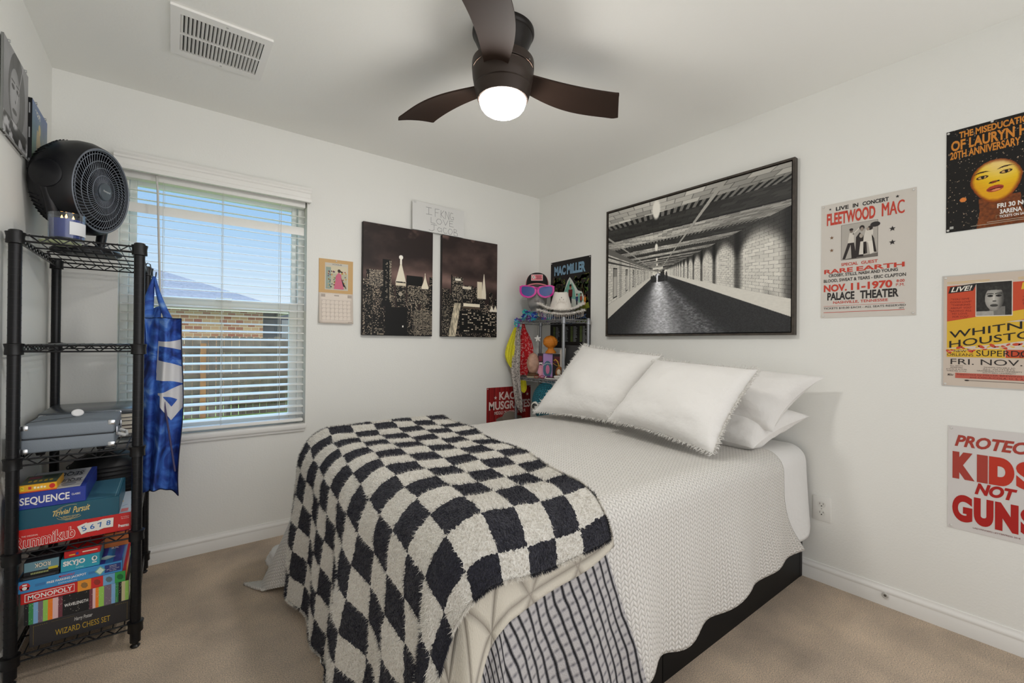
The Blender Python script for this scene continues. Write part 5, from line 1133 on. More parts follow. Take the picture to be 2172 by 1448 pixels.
def f_pi2(A, w, h):
    A.rect(0, 0, w, h, (30, 24, 28), 1); A.rect(w * .1, h * .62, w * .8, h * .9, (96, 30, 40), 2); A.line([(0, h * .62), (w * .4, h * .5), (w, h * .56)], .004, (206, 150, 60), 3); A.ell(w * .55, h * .25, w * .3, h * .2, (170, 120, 60), 2)
upright('record_box', 'dark box with red print to the right of the purple picture box', 'box', Vector((-.142, -.345, TZ)), math.radians(-41), .085, .08, .188, (40, 34, 34), f_pi2)
bu = thing('bust_statuette', 'orange terracotta bust of a head with wavy hair standing on the purple box', 'statuette', (-.155, -.33, TZ + .192))
Xb = frame((-.148, -.325, TZ + .1945), fwd, rgt); P = []
bs_ = [(0, .042, .034), (.010, .044, .034), (.022, .034, .028), (.034, .024, .022), (.044, .024, .026), (.052, .034, .036), (.066, .048, .046), (.084, .055, .052), (.102, .055, .052), (.118, .048, .046), (.132, .034, .034), (.140, .016, .018), (.143, .001, .001)]
for k in range(46):
    z = .143 * k / 45; i = min(len(bs_) - 2, max(0, bisect([q[0] for q in bs_], z) - 1)); t = (z - bs_[i][0]) / (bs_[i + 1][0] - bs_[i][0]); hw = bs_[i][1] * (1 - t) + bs_[i + 1][1] * t; hd = bs_[i][2] * (1 - t) + bs_[i + 1][2] * t; row = []
    for j in range(40):
        a = 2 * PI * j / 40; x, y = hw * sin(a), hd * cos(a); hair = 0
        if z > .045:
            fa = math.exp(-((a - 5.35) / .55) ** 2) * (z < .112)       # the face looks to the viewer's left
            hair = (1 - fa) * .0045 * sin(34 * z + 6 * a + 4 * sin(3 * a + 30 * z)) ; x += -fa * .004; nose = math.exp(-((a - 5.25) / .16) ** 2) * math.exp(-((z - .076) / .010) ** 2) * .010; x += sin(a) * nose; y += cos(a) * nose
        row.append(Xb @ Vector((x + sin(a) * hair - .004 * (z > .045), z, y + cos(a) * hair)))
    P.append(row)
MB().grid(P, wrap_v=True).build('bust', M('terracotta', (206, 124, 34), .6, bump=(60, .3, .003)), bu, smooth=80)
pl = thing('pouch', 'brown and gold trinket pouch beside the dark box on the corner shelf', 'pouch', (-.185, -.455, TZ))
m = MB().sphere((0, 0, 0), (.034, .026, .046), 20, X=Matrix.Translation((-.175, -.455, TZ + .05))); m.build('bag', M('pouch_brown', (138, 84, 36), .6, var=(40, .5)), pl)
MB().tube([Vector((-.175, -.455, TZ + .09)), Vector((-.19, -.45, TZ + .135)), Vector((-.20, -.435, TZ + .15)), Vector((-.205, -.425, TZ + .14))], .005, 8).build('ribbon', M('gold_ribbon', (206, 160, 60), .35, .4), pl)
MB().sphere((0, 0, 0), (.018, .018, .024), 14, X=Matrix.Translation((-.196, -.472, TZ + .052))).build('patch', M('pouch_cream', (216, 200, 176), .7), pl)
eg = thing('eyeglasses', 'small red framed eyeglasses lying at the front of the middle corner shelf tier', 'eyeglasses', (-.285, -.345, TZ))
for k in (-1, 1): MB().tube([Vector((-.283, -.345, TZ + .012)) + rgt * (k * .022 + .017 * cos(2 * PI * i / 20)) + Vector((0, 0, .010 * sin(2 * PI * i / 20))) for i in range(20)], .0022, 6, closed=True).build('rim', M('red_plastic', (150, 34, 30), .3), eg)
MB().tube([Vector((-.283, -.345, TZ + .014)) + rgt * -.006, Vector((-.283, -.345, TZ + .014)) + rgt * .006], .002, 6).build('bridge', M('red_plastic'), eg)
MB().tube([Vector((-.283, -.345, TZ + .014)) + rgt * .039, Vector((-.26, -.33, TZ + .010)) + rgt * .075, Vector((-.24, -.32, TZ + .006)) + rgt * .1], .002, 6).build('temple', M('red_plastic'), eg)
o = one(MB().tube([Vector((-.288, -.43, TZ + .022)), Vector((-.292, -.42, TZ + .008)), Vector((-.288, -.44, TZ + .005)), Vector((-.284, -.475, TZ + .005)), Vector((-.282, -.51, TZ + .006))], .0052, 8), 'white_cord', M('cord_white', (226, 222, 214), .5), 'short white cable curled at the front edge of the corner shelf', 'cable')
o = one(MB().rbox((-.27, -.585, TZ), (-.20, -.49, TZ + .012), .006).rbox((-.262, -.535, TZ + .012), (-.212, -.48, TZ + .03), .012), 'cloth_bundle', M('bundle_white', (220, 218, 214), .8), 'small folded white cloth on the corner shelf by the front post', 'cloth')
bp = thing('speaker_panel', 'black rectangular panel leaning on the corner shelf behind the left pillow', 'panel', (-.20, -.585, TZ))
MB().rbox((-.012, -.06, 0), (.012, .06, .262), .004, X=Matrix.Translation((-.165, -.575, TZ)) @ Matrix.Rotation(.10, 4, 'Y') @ Matrix.Rotation(math.radians(30), 4, 'Z')).build('body', M('panel_black', (34, 32, 33), .6), bp)
o = one(MB().rbox((-.118, -.62, TZ), (-.07, -.40, TZ + .225), .003), 'paper_box', M('paper_box_cream', (214, 208, 198), .7), 'cream paper box standing at the back of the corner shelf beside the black panel', 'box')
# ---- teal scaly plush on the tier below
pu = thing('plush_toy', 'round teal scaly plush toy with a white bulging eye under the corner shelf tier', 'plush toy', (-.18, -.355, .53))
tm, nt, b = fabric('plush_teal', (26, 130, 150), .7); tcx = nt.nodes.new('ShaderNodeTexCoord'); sp = nt.nodes.new('ShaderNodeSeparateXYZ'); nt.links.new(tcx.outputs['Object'], sp.inputs[0])
ang = nmath(nt, 'ARCTAN2', nmath(nt, 'SUBTRACT', sp.outputs[1], 0.0), nmath(nt, 'SUBTRACT', sp.outputs[0], 0.0)); za = nmath(nt, 'MULTIPLY', sp.outputs[2], 34.0); aa = nmath(nt, 'MULTIPLY', ang, 6.0)
d1 = nmath(nt, 'PINGPONG', nmath(nt, 'ADD', aa, za), .5); d2 = nmath(nt, 'PINGPONG', nmath(nt, 'SUBTRACT', aa, za), .5); dd = nmath(nt, 'MINIMUM', d1, d2); bump(nt, b, nmath(nt, 'MINIMUM', nmath(nt, 'MULTIPLY', dd, 5.0), 1.0), .8, .01)
nt.links.new(ramp(nt, dd, [(0.0, lin((10, 44, 62))), (.10, lin((16, 74, 96))), (.18, lin((30, 128, 150))), (.5, lin((44, 152, 170)))]), b.inputs['Base Color'])
MB().sphere((-.18, -.355, .70), (.118, .17, .168), 44).build('body', tm, pu, smooth=80)
ey = MB().sphere((0, 0, 0), .038, 28, X=Matrix.Translation((-.292, -.314, .674))).build('eyeball', M('eye_white', (232, 228, 222), .2, coat=.5), pu, smooth=80)
dv = Vector((-.62, -.78, .08)).normalized() + rgt * -.38; dv.normalize(); Q = dv.to_track_quat('Z', 'Y').to_matrix().to_4x4(); Q.translation = Vector((-.292, -.314, .674))
MB().lathe([(0, .0388), (.012, .0366), (.0215, .0322), (.0225, .0305)], 28, Q).build('pupil', M('pupil_black', (12, 12, 14), .15, coat=.6), ey, smooth=60)
# ================================================================== PICTURES AND POSTERS
def pins(root, X, pts, col=(210, 208, 204)):
    for (u, v) in pts: MB().lathe([(0, .004), (.0035, .0035), (.0045, .001), (.0045, 0)], 12, X @ Matrix.Translation((u, v, .0012))).build('pin', M('pin_clear', col, .25), root)
def sheet(root, X, w, h, col, curl=0.0, name='sheet', rough=.45):
    n = 24; P = []
    for i in range(n + 1):
        u = w * i / n; row = []
        for j in range(n + 1):
            v = h * j / n; row.append(X @ Vector((u, v, .0006)))
        P.append(row)
    m = MB(); m.box((0, 0, 0), (w, h, .0006), X=X); return m.build(name, C(col, rough), root, smooth=0)
def poster(label, X, w, h, col, draw, name='poster', cat='poster', pin=True, pic=None, rough=.4):
    r = thing(name, label, cat, tuple(X @ Vector((w / 2, 0, 0)))); sheet(r, X, w, h, col, rough=rough)
    A = Art(X @ Matrix.Translation((0, 0, .0008))); draw(A, w, h); A.build('print', r)
    if pic: pic(r)
    if pin: pins(r, X, ((.010, .010), (w - .010, .010), (.010, h - .010), (w - .010, h - .010)))
    return r
def T(A, t, w, h, u0, u1, vt, vb, col, L=3, bold=0.0, shear=0.0, **k):   # v measured down from the top as a fraction
    A.text(t, u0 * w, h * (1 - vb), u1 * w, h * (1 - vt), col, L, bold, shear, **k)

# ---- large framed tunnel photograph
TW, TH = 1.247, .915
Xt = plane_right(-.794, 1.222, .001)
tf = thing('framed_picture', 'large framed black and white photo of a brick tunnel above the bed', 'picture', tuple(Xt @ Vector((TW / 2, 0, .015))))
fm = M('frame_dark_wood', (62, 55, 48), .55, var=(40, .35, 6)); m = MB(); fw_ = .011
for a, b in (((0, 0, 0), (fw_, TH, .034)), ((TW - fw_, 0, 0), (TW, TH, .034)), ((fw_, 0, 0), (TW - fw_, fw_, .034)), ((fw_, TH - fw_, 0), (TW - fw_, TH, .034))): m.box(a, b, X=Xt)
m.build('frame', fm, tf, smooth=0)
MB().box((fw_, fw_, .0), (TW - fw_, TH - fw_, .012), X=Xt).build('backing', C((14, 13, 13)), tf, smooth=0)
g0 = fw_ + .006; MB().box((g0, g0, .0121), (TW - g0, TH - g0, .028), X=Xt).build('canvas', C((30, 29, 28)), tf, smooth=0)
def tunnel(U, V):
    dx = (U - .345) * 1.36; dy = V - .455; e = 1e-4
    sf = np.where(dy < -e, .42 / np.maximum(-dy, e), 1e3); scl = np.where(dy > e, .33 / np.maximum(dy, e), 1e3)
    sl_ = np.where(dx < -e, .60 / np.maximum(-dx, e), 1e3); sr = np.where(dx > e, 1.02 / np.maximum(dx, e), 1e3)
    s = np.minimum(np.minimum(sf, scl), np.minimum(sl_, sr)); X_ = dx * s; Y_ = dy * s
    isf = (s == sf); isc = (s == scl); isl = (s == sl_); isr = (s == sr)
    # floor: wet asphalt with a bright streak
    nz = fbm(U * 90, V * 140, 4); n2_ = fbm(U * 300, V * 300, 2)
    streak = np.exp(-((X_ - .03) / .20) ** 2) * (.80 + .35 * sstep(.9, 3.5, s)) + .30 * np.exp(-((X_ - .36) / .10) ** 2) * nz * 1.5
    fl = 52 + 34 * (n2_ - .4) + (190 * streak * (.55 + .8 * nz)) + 60 * sstep(4, 14, s)
    # brick walls
    def bricks(a, b, ra, rb):
        row = np.floor(b / rb); aa = a / ra + .5 * np.mod(row, 2); fa = np.abs(np.mod(aa, 1) - .5) * 2; fb = np.abs(np.mod(b / rb, 1) - .5) * 2
        return np.clip(np.maximum(sstep(.86, .98, fb), sstep(.92, 1.0, fa)), 0, 1), hash2(np.floor(aa), row)
    mo, hb_ = bricks(s * 1.0, Y_, .095, .030)
    pil = np.mod(s * 1.0 + .10, .62) / .62; arch = sstep(.02, .16, pil) * (1 - sstep(.80, .98, pil))
    arch_top = sstep(.33, .16, Y_ + .20 * (2 * np.abs(pil - .5)) ** 2)
    wl = 226 - 22 * hb_ - 105 * mo * (1 - sstep(5, 11, s)) * .9
    wr_ = wl * (.40 + .60 * arch) * (.28 + .72 * arch_top) * (1 - .30 * sstep(.55, .2, np.abs(s - 1.05)) * 0)
    stain = sstep(.58, .75, fbm(s * 3 + 2, Y_ * 1.5 + 7, 3)); wr_ = wr_ * (1 - .45 * stain * (s < 2.2))
    plinth = (Y_ < -.30); wr_ = np.where(plinth, 226 - 14 * nz, wr_); 
    wleft = wl * (.80 + .20 * arch); wleft = np.where(Y_ < -.28, 214, wleft)
    cab = (np.abs(Y_ - .18) < .012) | (np.abs(Y_ - .235) < .010); wleft = np.where(cab, 70, wleft); wleft = np.where(Y_ > .26, 110, wleft)
    pst = np.mod(s, .62) / .62; px_ = (pst > .32) & (pst < .58) & (Y_ < .13) & (Y_ > -.24); edg = px_ & ((pst < .345) | (pst > .555) | (Y_ > .115) | (Y_ < -.225))
    wleft = np.where(px_, np.where(Y_ > .02, 120 + 60 * fbm(s * 20, Y_ * 10, 2), 190), wleft); wleft = np.where(edg, 40, wleft)
    # ceiling: deep transverse girders of brick
    ph_ = np.mod(s * 1.55 + .33 + .10 * X_, 1.0); mo2, hb2 = bricks(X_, s, .09, .04)
    top = (136 + 70 * hb2 - 80 * mo2) * (.75 + .35 * np.exp(-((X_ + .05) / .7) ** 2)); dark = 46 + 18 * hb2 - 20 * mo2; ce = np.where(ph_ < .52, top, dark)
    riv = (np.abs(ph_ - .52) < .05); ce = np.where(riv, np.where(np.mod(X_ * 26, 1) < .5, 26, 120) * (s < 3) + 60 * (s >= 3), ce); ce = np.where((ph_ > .95), 30, ce)
    for k in (-.46, .30): ce = np.where(np.abs(X_ - k - .0) < .012, 170, ce)
    L = np.where(isf, fl, np.where(isc, ce, np.where(isl, wleft, wr_)))
    L = L + 40 * sstep(7, 22, s) * (~isf)
    for (cu, cv, ru, rv) in ((.333, .93, .026, .075), (.335, .645, .010, .030), (.338, .555, .006, .012), (.34, .515, .005, .010)):
        q = ((U - cu) / ru) ** 2 + ((V - cv) / rv) ** 2; L = np.where(q < 1.3, L * (1 - sstep(1.3, .5, q)) + 246 * sstep(1.3, .5, q), L)
    L = np.where((np.abs(U - .345) < .032) & (np.abs(V - .487) < .009), 226, L)
    for (cu, hh_, ww) in ((.318, .055, .008), (.330, .045, .006), (.352, .05, .007), (.366, .075, .008), (.378, .085, .010), (.398, .07, .007), (.306, .05, .007)):
        q = (np.abs(U - cu) < ww * (1 - .5 * sstep(.3, 1, (V - .395) / hh_))) & (V > .385) & (V < .385 + hh_); L = np.where(q, 34 + 30 * nz, L)
    L = np.clip(L, 14, 250); cool = isf * 1.0
    return L * (1 - .02 * cool), L * .985, L * (.945 + .065 * cool)
picture('print', Xt @ Matrix.Translation((g0, g0, .028)), TW - 2 * g0, TH - 2 * g0, 520, 380, tunnel, tf)

# ---- two city canvases
def city(seed, feats):
    def fn(U, V):
        cl = fbm(U * 2.2 + seed, V * 5 + seed * 3, 5); cl2 = fbm(U * 4 + 5, V * 7 + seed, 4)
        L = 34 + 120 * np.clip(cl - .42, 0, 1) + 70 * sstep(.85, .98, V) * sstep(.5, .65, cl2) * (1 - .6 * U) + 46 * np.exp(-((V - .55) / .06) ** 2)
        R, G, B = L * 1.05 + 6, L * .86 + 2, L * .80 + 2
        out = [R, G, B]
        def put(mask, r, g, b):
            out[0] = np.where(mask, r, out[0]); out[1] = np.where(mask, g, out[1]); out[2] = np.where(mask, b, out[2])
        rng = random.Random(seed)
        bl = []
        for k in range(34):
            d = k / 34; c = rng.random(); w_ = rng.uniform(.05, .13); top = .56 - .42 * d + rng.uniform(-.05, .05); bl.append((c - w_ / 2, c + w_ / 2, top, rng.random(), rng.uniform(70, 110), k))
        for (a, b_, top, br_, den, k) in bl:
            mk = (U > a) & (U < b_) & (V < top); gx, gy = np.floor(U * den), np.floor(V * den * 1.4); fx, fy = np.mod(U * den, 1), np.mod(V * den * 1.4, 1)
            hv = hash2(gx + k * 7, gy + seed); lit = (hv > .80 - .32 * (br_ > .62) * (top > .3)) & (fx > .25) & (fy > .3); wv = 90 + 150 * hash2(gx + 3, gy + k)
            edge = (np.abs(U - a) < .003); base = 12 + 10 * br_; put(mk, np.where(lit, wv, base), np.where(lit, wv * .91, base * .9), np.where(lit, wv * .80, base * .88)); put(mk & edge, 5, 5, 5)
        feats(U, V, put, fn); return out
    return fn
def win(U, V, put, a, b, v0, v1, nx, ny, p, base, br_, seed):
    mk = (U > a) & (U < b) & (V > v0) & (V < v1); fx, fy = (U - a) / (b - a) * nx, (V - v0) / (v1 - v0) * ny; hv = hash2(np.floor(fx) + seed, np.floor(fy)); lit = (hv < p) & (np.mod(fx, 1) > .2) & (np.mod(fy, 1) > .38); wv = br_ * (.55 + .45 * hash2(np.floor(fx), np.floor(fy) + seed))
    put(mk, np.where(lit, wv, base), np.where(lit, wv * .93, base * .92), np.where(lit, wv * .82, base * .9))
def feats1(U, V, put, fn):
    put((U > .26) & (U < .375) & (V > .26) & (V < .69), 10, 9, 9); win(U, V, put, .355, .385, .30, .68, 3, 40, .8, 14, 230, 2); win(U, V, put, .30, .33, .28, .66, 2, 34, .45, 10, 200, 5)
    win(U, V, put, .08, .27, .44, .585, 12, 16, .75, 60, 220, 9)
    t = np.clip((V - .49) / .17, 0, 1); put((V > .49) & (V < .66) & (np.abs(U - .52) < .066 * (1 - t) + .012), 236, 228, 208); put((V > .66) & (V < .72) & (np.abs(U - .52) < .013), 250, 244, 230); q = ((U - .52) / .03) ** 2 + ((V - .725) / .02) ** 2; put(q < 1, 252, 248, 238)
    win(U, V, put, .45, .59, .28, .50, 9, 22, .40, 20, 190, 3); put((np.abs(U - .52) < .075) & (np.abs(V - .475) < .012), 226, 214, 190); q = ((U - .515) / .026) ** 2 + ((V - .385) / .016) ** 2; put(q < 1, 232, 222, 200); put(q < .5, 60, 50, 44); put(q < .12, 220, 212, 196)
    put((U > .60) & (U < .85) & (V > .40) & (V < .565), 12, 10, 10); win(U, V, put, .62, .92, .30, .47, 22, 18, .62, 26, 220, 4)
    t = np.clip((V - .47) / .12, 0, 1); put((V > .45) & (V < .60) & (np.abs(U - .885) < .05 * (1 - t) ** 1.6 + .004), 236, 226, 204)
    put((V < .26) & (U > .30) & (U < .62), 8, 7, 7); win(U, V, put, .71, 1.01, .01, .245, 16, 22, .86, 34, 186, 8); win(U, V, put, .10, .28, 0, .06, 8, 4, .7, 20, 180, 1); put((np.abs(U - .555) < .01) & (np.abs(V - .085) < .008), 240, 236, 226)
def feats2(U, V, put, fn):
    win(U, V, put, .16, .36, .36, .60, 16, 22, .58, 28, 216, 2); put((np.abs(U - .27) < .05) & (np.abs(V - .575) < .01), 244, 238, 222); put((U > .15) & (U < .17) & (V < .62) & (V > .4), 10, 9, 9)
    win(U, V, put, .35, .52, .35, .52, 10, 14, .5, 22, 200, 3); put((np.abs(U - .43) < .08) & (np.abs(V - .50) < .012), 226, 216, 196)
    put((U > .62) & (U < .71) & (V > .40) & (V < .575), 226, 214, 190); t = np.clip((V - .45) / .21, 0, 1); put((V > .40) & (V < .66) & (np.abs(U - .745) < .036 * (1 - t) + .004), 236, 226, 206)
    put((np.abs(U - .52) < .15) & (np.abs(V - .325) < .016), 240, 230, 206); put((np.abs(U - .52) < .16) & (V > .29) & (V < .306), 90, 76, 62)
    st = np.abs(U - (.27 - .10 * (.34 - V) / .34)) < .062 - .02 * V; put(st & (V < .34) & (V > 0), 214 * (.6 + .5 * vnoise(U * 60, V * 40)), 202 * (.6 + .5 * vnoise(U * 60, V * 40)), 176 * (.6 + .5 * vnoise(U * 60, V * 40)))
    win(U, V, put, -.01, .12, 0, .30, 8, 26, .5, 26, 170, 6); put((V < .26) & (U > .30) & (U < .96) & (V > .04), 9, 8, 8); win(U, V, put, .34, .96, .05, .25, 18, 12, .30, 9, 236, 7)
    for cx in (.90, .97): t = np.clip((V - .27) / .07, 0, 1); put((V > .27) & (V < .34) & (np.abs(U - cx) < .045 * (1 - t)), 240, 232, 214)
for (x0, x1, nm, sd, ft) in ((-1.566, -1.053, 'wider black and sepia night city canvas with lit clock tower, beside the calendar', 3, feats1), (-.977, -.472, 'right hand sepia night city canvas with bright avenue, nearer the corner shelf', 8, feats2)):
    Xc_ = plane_back(x0, 1.211, .001); w_, h_ = x1 - x0, .757
    r = thing('canvas_print', nm, 'picture', tuple(Xc_ @ Vector((w_ / 2, 0, .015)))); MB().rbox((0, 0, 0), (w_, h_, .030), .003, X=Xc_).build('canvas', C((30, 22, 20), .6), r, smooth=0)
    picture('print', Xc_ @ Matrix.Translation((.002, .002, .0302)), w_ - .004, h_ - .004, 330, 480, city(sd, ft), r, w_off=.0003)
# ---- handwritten note
Xn = plane_back(-1.21, 1.988, .032) @ Matrix.Rotation(math.radians(-1.5), 4, 'Z')
Xn = Matrix(((1, 0, .05, -1.218), (.0, .02, -1, -.0335), (-.005, 1, 0, 1.972), (0, 0, 0, 1)))
def d_note(A, w, h):
    ink = (92, 92, 96); L = lambda pts: A.line([(p[0] * w, p[1] * h) for p in pts], .0022, ink, 2)
    # I FKNG
    L([(.25, .86), (.35, .86)]); L([(.30, .86), (.30, .62)]); L([(.25, .62), (.36, .62)])
    L([(.42, .58), (.42, .86), (.50, .87)]); L([(.42, .73), (.48, .74)]); L([(.53, .86), (.53, .58)]); L([(.59, .86), (.53, .71), (.60, .57)]); L([(.62, .57), (.62, .85), (.69, .57), (.69, .86)]); L([(.77, .82), (.73, .84), (.71, .72), (.73, .59), (.78, .60), (.78, .69), (.75, .69)])
    # LOVE
    L([(.34, .53), (.34, .34), (.42, .33)]); L([(.47, .34), (.44, .43), (.47, .52), (.52, .52), (.55, .43), (.52, .34), (.47, .34)]); L([(.57, .53), (.62, .34), (.67, .53)]); L([(.77, .53), (.70, .53), (.70, .33), (.78, .33)]); L([(.70, .44), (.76, .44)])
    # JACOB
    L([(.34, .28), (.45, .28)]); L([(.40, .28), (.40, .10), (.36, .05), (.30, .07)]); L([(.53, .19), (.49, .22), (.46, .14), (.49, .06), (.54, .10)]); L([(.54, .21), (.54, .05)]); L([(.64, .22), (.59, .24), (.57, .14), (.60, .04), (.65, .06)]); L([(.69, .04), (.67, .14), (.70, .24), (.74, .23), (.76, .14), (.73, .04), (.69, .04)]); L([(.79, .02), (.79, .26), (.84, .24), (.84, .17), (.79, .15), (.86, .11), (.86, .03), (.79, .02)])
r = thing('paper_note', 'white handwritten paper note stuck above the two city canvases', 'note', tuple(Xn @ Vector((.215, 0, 0)))); MB().box((0, 0, 0), (.428, .205, .0009), X=Xn).build('sheet', C((222, 222, 220), .7), r, smooth=0)
A = Art(Xn @ Matrix.Translation((0, 0, .0010))); d_note(A, .428, .205); A.build('handwriting', r)
MB().box((.01, .19, 0), (.03, .206, .0016), X=Xn).build('tape', M('tape', (206, 206, 204), .4), r, smooth=0)
# ---- calendar
Xk = plane_back(-1.834, 1.283, .001); kw, kh = .212, .410
r = thing('wall_calendar', 'open wall calendar with a tan picture page hanging right of the window', 'calendar', tuple(Xk @ Vector((kw / 2, 0, 0))))
MB().box((0, kh * .475, 0), (kw, kh, .003), X=Xk).build('picture_page', C((204, 166, 112), .55), r, smooth=0); 
P = [[Xk @ Vector((kw * i / 8 * (1.0 if j < 6 else 1), kh * .475 * (1 - j / 10), .004 + .014 * (j / 10) ** 1.5)) for j in range(11)] for i in range(9)]; o = MB().grid(P).build('month_page', C((226, 214, 202), .6), r, smooth=80); md = o.modifiers.new('thickness', 'SOLIDIFY'); md.thickness = .002; md.offset = -1
A = Art(Xk @ Matrix.Translation((0, 0, .0032)), dz=.0003); bx, by, bw, bh = kw * .17, kh * .525, kw * .68, kh * .42
A.rect(bx, by, bx + bw, by + bh, (206, 200, 188), 1); A.rect(bx + .006, by + .006, bx + bw - .006, by + bh - .018, (190, 186, 160), 2); A.text('VOGUE', bx + bw * .3, by + bh - .013, bx + bw * .72, by + bh - .004, (90, 84, 80), 3)
A.rect(bx + .006, by + bh * .62, bx + bw - .006, by + bh - .018, (214, 204, 176), 3); A.rect(bx + .006, by + .006, bx + bw * .25, by + bh * .84, (150, 166, 156), 4)
rg = random.Random(5)
for k in range(60): A.ell(bx + rg.uniform(.02, bw - .012), by + bh * rg.uniform(.08, .72), .004, .0045, ((206, 150, 60), (150, 60, 60), (90, 120, 90), (200, 170, 120), (90, 80, 110))[k % 5], 5, 7)
A.poly([(bx + bw * .38, by + .006), (bx + bw * .82, by + .006), (bx + bw * .72, by + bh * .38), (bx + bw * .70, by + bh * .58), (bx + bw * .58, by + bh * .66), (bx + bw * .46, by + bh * .52), (bx + bw * .44, by + bh * .3)], (206, 106, 132), 6); A.ell(bx + bw * .60, by + bh * .72, .009, .011, (60, 46, 44), 7); A.poly([(bx + bw * .68, by + bh * .48), (bx + bw * .92, by + bh * .10), (bx + bw * .78, by + bh * .16)], (44, 36, 44), 7)
A.build('picture_print', r)
def kv(t): return .004 + .014 * t ** 1.5 + .0026
m = MB(); 
def cal(u0, v0, u1, v1):   # bar on the curved month page
    t0, t1 = 1 - v1, 1 - v0; m.add([Xk @ Vector((kw * u0, kh * .475 * v0, kv(t1))), Xk @ Vector((kw * u1, kh * .475 * v0, kv(t1))), Xk @ Vector((kw * u1, kh * .475 * v1, kv(t0))), Xk @ Vector((kw * u0, kh * .475 * v1, kv(t0)))], [(0, 1, 2, 3)])
for k in range(8): cal(.07 + .123 * k, .10, .076 + .123 * k, .76)
for k in range(6): cal(.07, .10 + .132 * k, .935, .107 + .132 * k)
for i in range(7):
    for j in range(5): cal(.085 + .123 * i, .20 + .132 * j, .105 + .123 * i, .215 + .132 * j)
cal(.44, .90, .58, .94); cal(.06, .86, .18, .96); cal(.84, .86, .96, .96); cal(.84, .03, .96, .06); m.build('grid_print', C((178, 166, 156), .7), r, smooth=0)
pins(r, Xk, ((kw / 2, kh - .008),))

# ---- red concert poster behind the corner shelf
def d_kac(A, w, h):
    rg = random.Random(2)
    for k in range(26): u = w * k / 26; A.rect(u, 0, u + w / 26 * rg.uniform(.3, .7), h, ((152, 30, 30), (118, 22, 24), (164, 44, 40))[k % 3], 1)
    wh = (226, 206, 200); T(A, 'KACEY', w, h, .27, .84, .065, .175, wh, 3, .03); A.star(w * .19, h * .86, .016, wh, 3); A.star(w * .92, h * .88, .016, wh, 3); T(A, 'MUSGRAVES', w, h, .05, .99, .19, .305, wh, 3, .03); T(A, 'MIDDLE OF NOWHERE TOUR', w, h, .17, .88, .325, .37, wh, 3, .015)
    A.ell(w * .5, h * .56, w * .30, h * .045, (126, 116, 106), 3); A.ell(w * .5, h * .585, w * .16, h * .075, (138, 128, 118), 4)
poster('red curtain patterned poster low on the wall behind the corner shelf and bandanas', plane_back(-.546, .195, .0012), .461, .607, (140, 28, 28), d_kac)
# ---- dark forest tour poster
def d_mac(A, w, h):
    rg = random.Random(9); A.rect(0, 0, w, h, (22, 20, 20), 1)
    for k in range(420):
        u, v = rg.uniform(.055, .945), rg.uniform(.42, .80)
        if abs(u - .5) < .13 + .5 * max(0, .62 - v): continue
        A.ell(w * u, h * v, .022 * rg.uniform(.4, 1), .018 * rg.uniform(.4, 1), ((40, 62, 28), (66, 92, 36), (30, 42, 26), (92, 96, 40), (60, 44, 30))[k % 5], 2, 6, rg.random() * 3)
    for u in (.14, .20, .83, .88): A.poly([(w * u - .008, h * .44), (w * u + .012, h * .44), (w * (u * .8 + .1), h * .72)], (84, 60, 38), 3)
    A.poly([(w * .14, h * .53), (w * .34, h * .62), (w * .44, h * .76), (w * .50, h * .80), (w * .56, h * .76), (w * .70, h * .64), (w * .80, h * .62), (w * .92, h * .46), (w * .5, h * .40), (w * .16, h * .44)], (206, 212, 204), 4)
    for pts in (((.30, .58), (.46, .74), (.50, .78), (.52, .66), (.42, .60)), ((.54, .74), (.62, .66), (.66, .54), (.52, .56)), ((.20, .52), (.30, .58), (.36, .48), (.24, .46)), ((.70, .60), (.78, .61), (.84, .52), (.72, .50))): A.poly([(w * p[0], h * p[1]) for p in pts], (120, 178, 162), 5)
    def man(u, v, s, top, leg): A.rect(w * u - .012 * s, h * v, w * u + .012 * s, h * v + .05 * s, leg, 6); A.poly([(w * u - .018 * s, h * v + .045 * s), (w * u + .018 * s, h * v + .045 * s), (w * u + .021 * s, h * v + .1 * s), (w * u - .021 * s, h * v + .1 * s)], top, 6); A.ell(w * u, h * v + .118 * s, .0115 * s, .015 * s, (172, 112, 84), 7); A.ell(w * u, h * v + .128 * s, .012 * s, .009 * s, (50, 30, 24), 8)
    man(.52, .50, 1.15, (104, 36, 32), (30, 34, 42)); man(.68, .48, .66, (52, 66, 108), (40, 40, 50)); man(.78, .48, .66, (150, 70, 50), (60, 60, 70)); man(.87, .47, .62, (196, 120, 40), (196, 120, 40))
    A.poly([(w * .6, h * .40), (w * .98, h * .44), (w * .95, h * .50), (w * .7, h * .46)], (120, 126, 40), 5)
    bl_ = (122, 158, 184); T(A, 'MAC', w, h, .10, .40, .055, .165, bl_, 9, .05, arc=(.0, 0)); T(A, 'MiLLER', w, h, .43, .88, .05, .165, bl_, 9, .05)
    T(A, 'BLUE SLIDE', w, h, .08, .62, .635, .70, (86, 110, 150), 5, .06, arc=(0, -.008)); T(A, 'PARK', w, h, .66, .92, .625, .675, (86, 110, 150), 5, .06); T(A, '2011 TOUR', w, h, .68, .92, .685, .715, (150, 190, 70), 5, .04); A.line([(w * .4, h * .285), (w * .55, h * .272), (w * .64, h * .285)], .008, (86, 110, 150), 4)
    for c in range(4):
        for k in range(12): v = h * (.235 - .0145 * k); u = w * (.08 + .225 * c); A.rect(u, v, u + w * .055, v + .0042, (126, 150, 76), 3); A.rect(u + w * .07, v, u + w * (.12 + .05 * rg.random()), v + .0042, (150, 156, 158), 3)
poster('dark forest tour poster on the right wall behind the white cowboy hat', plane_right(-.159, 1.130, .0012), .456, .722, (24, 22, 22), d_mac)
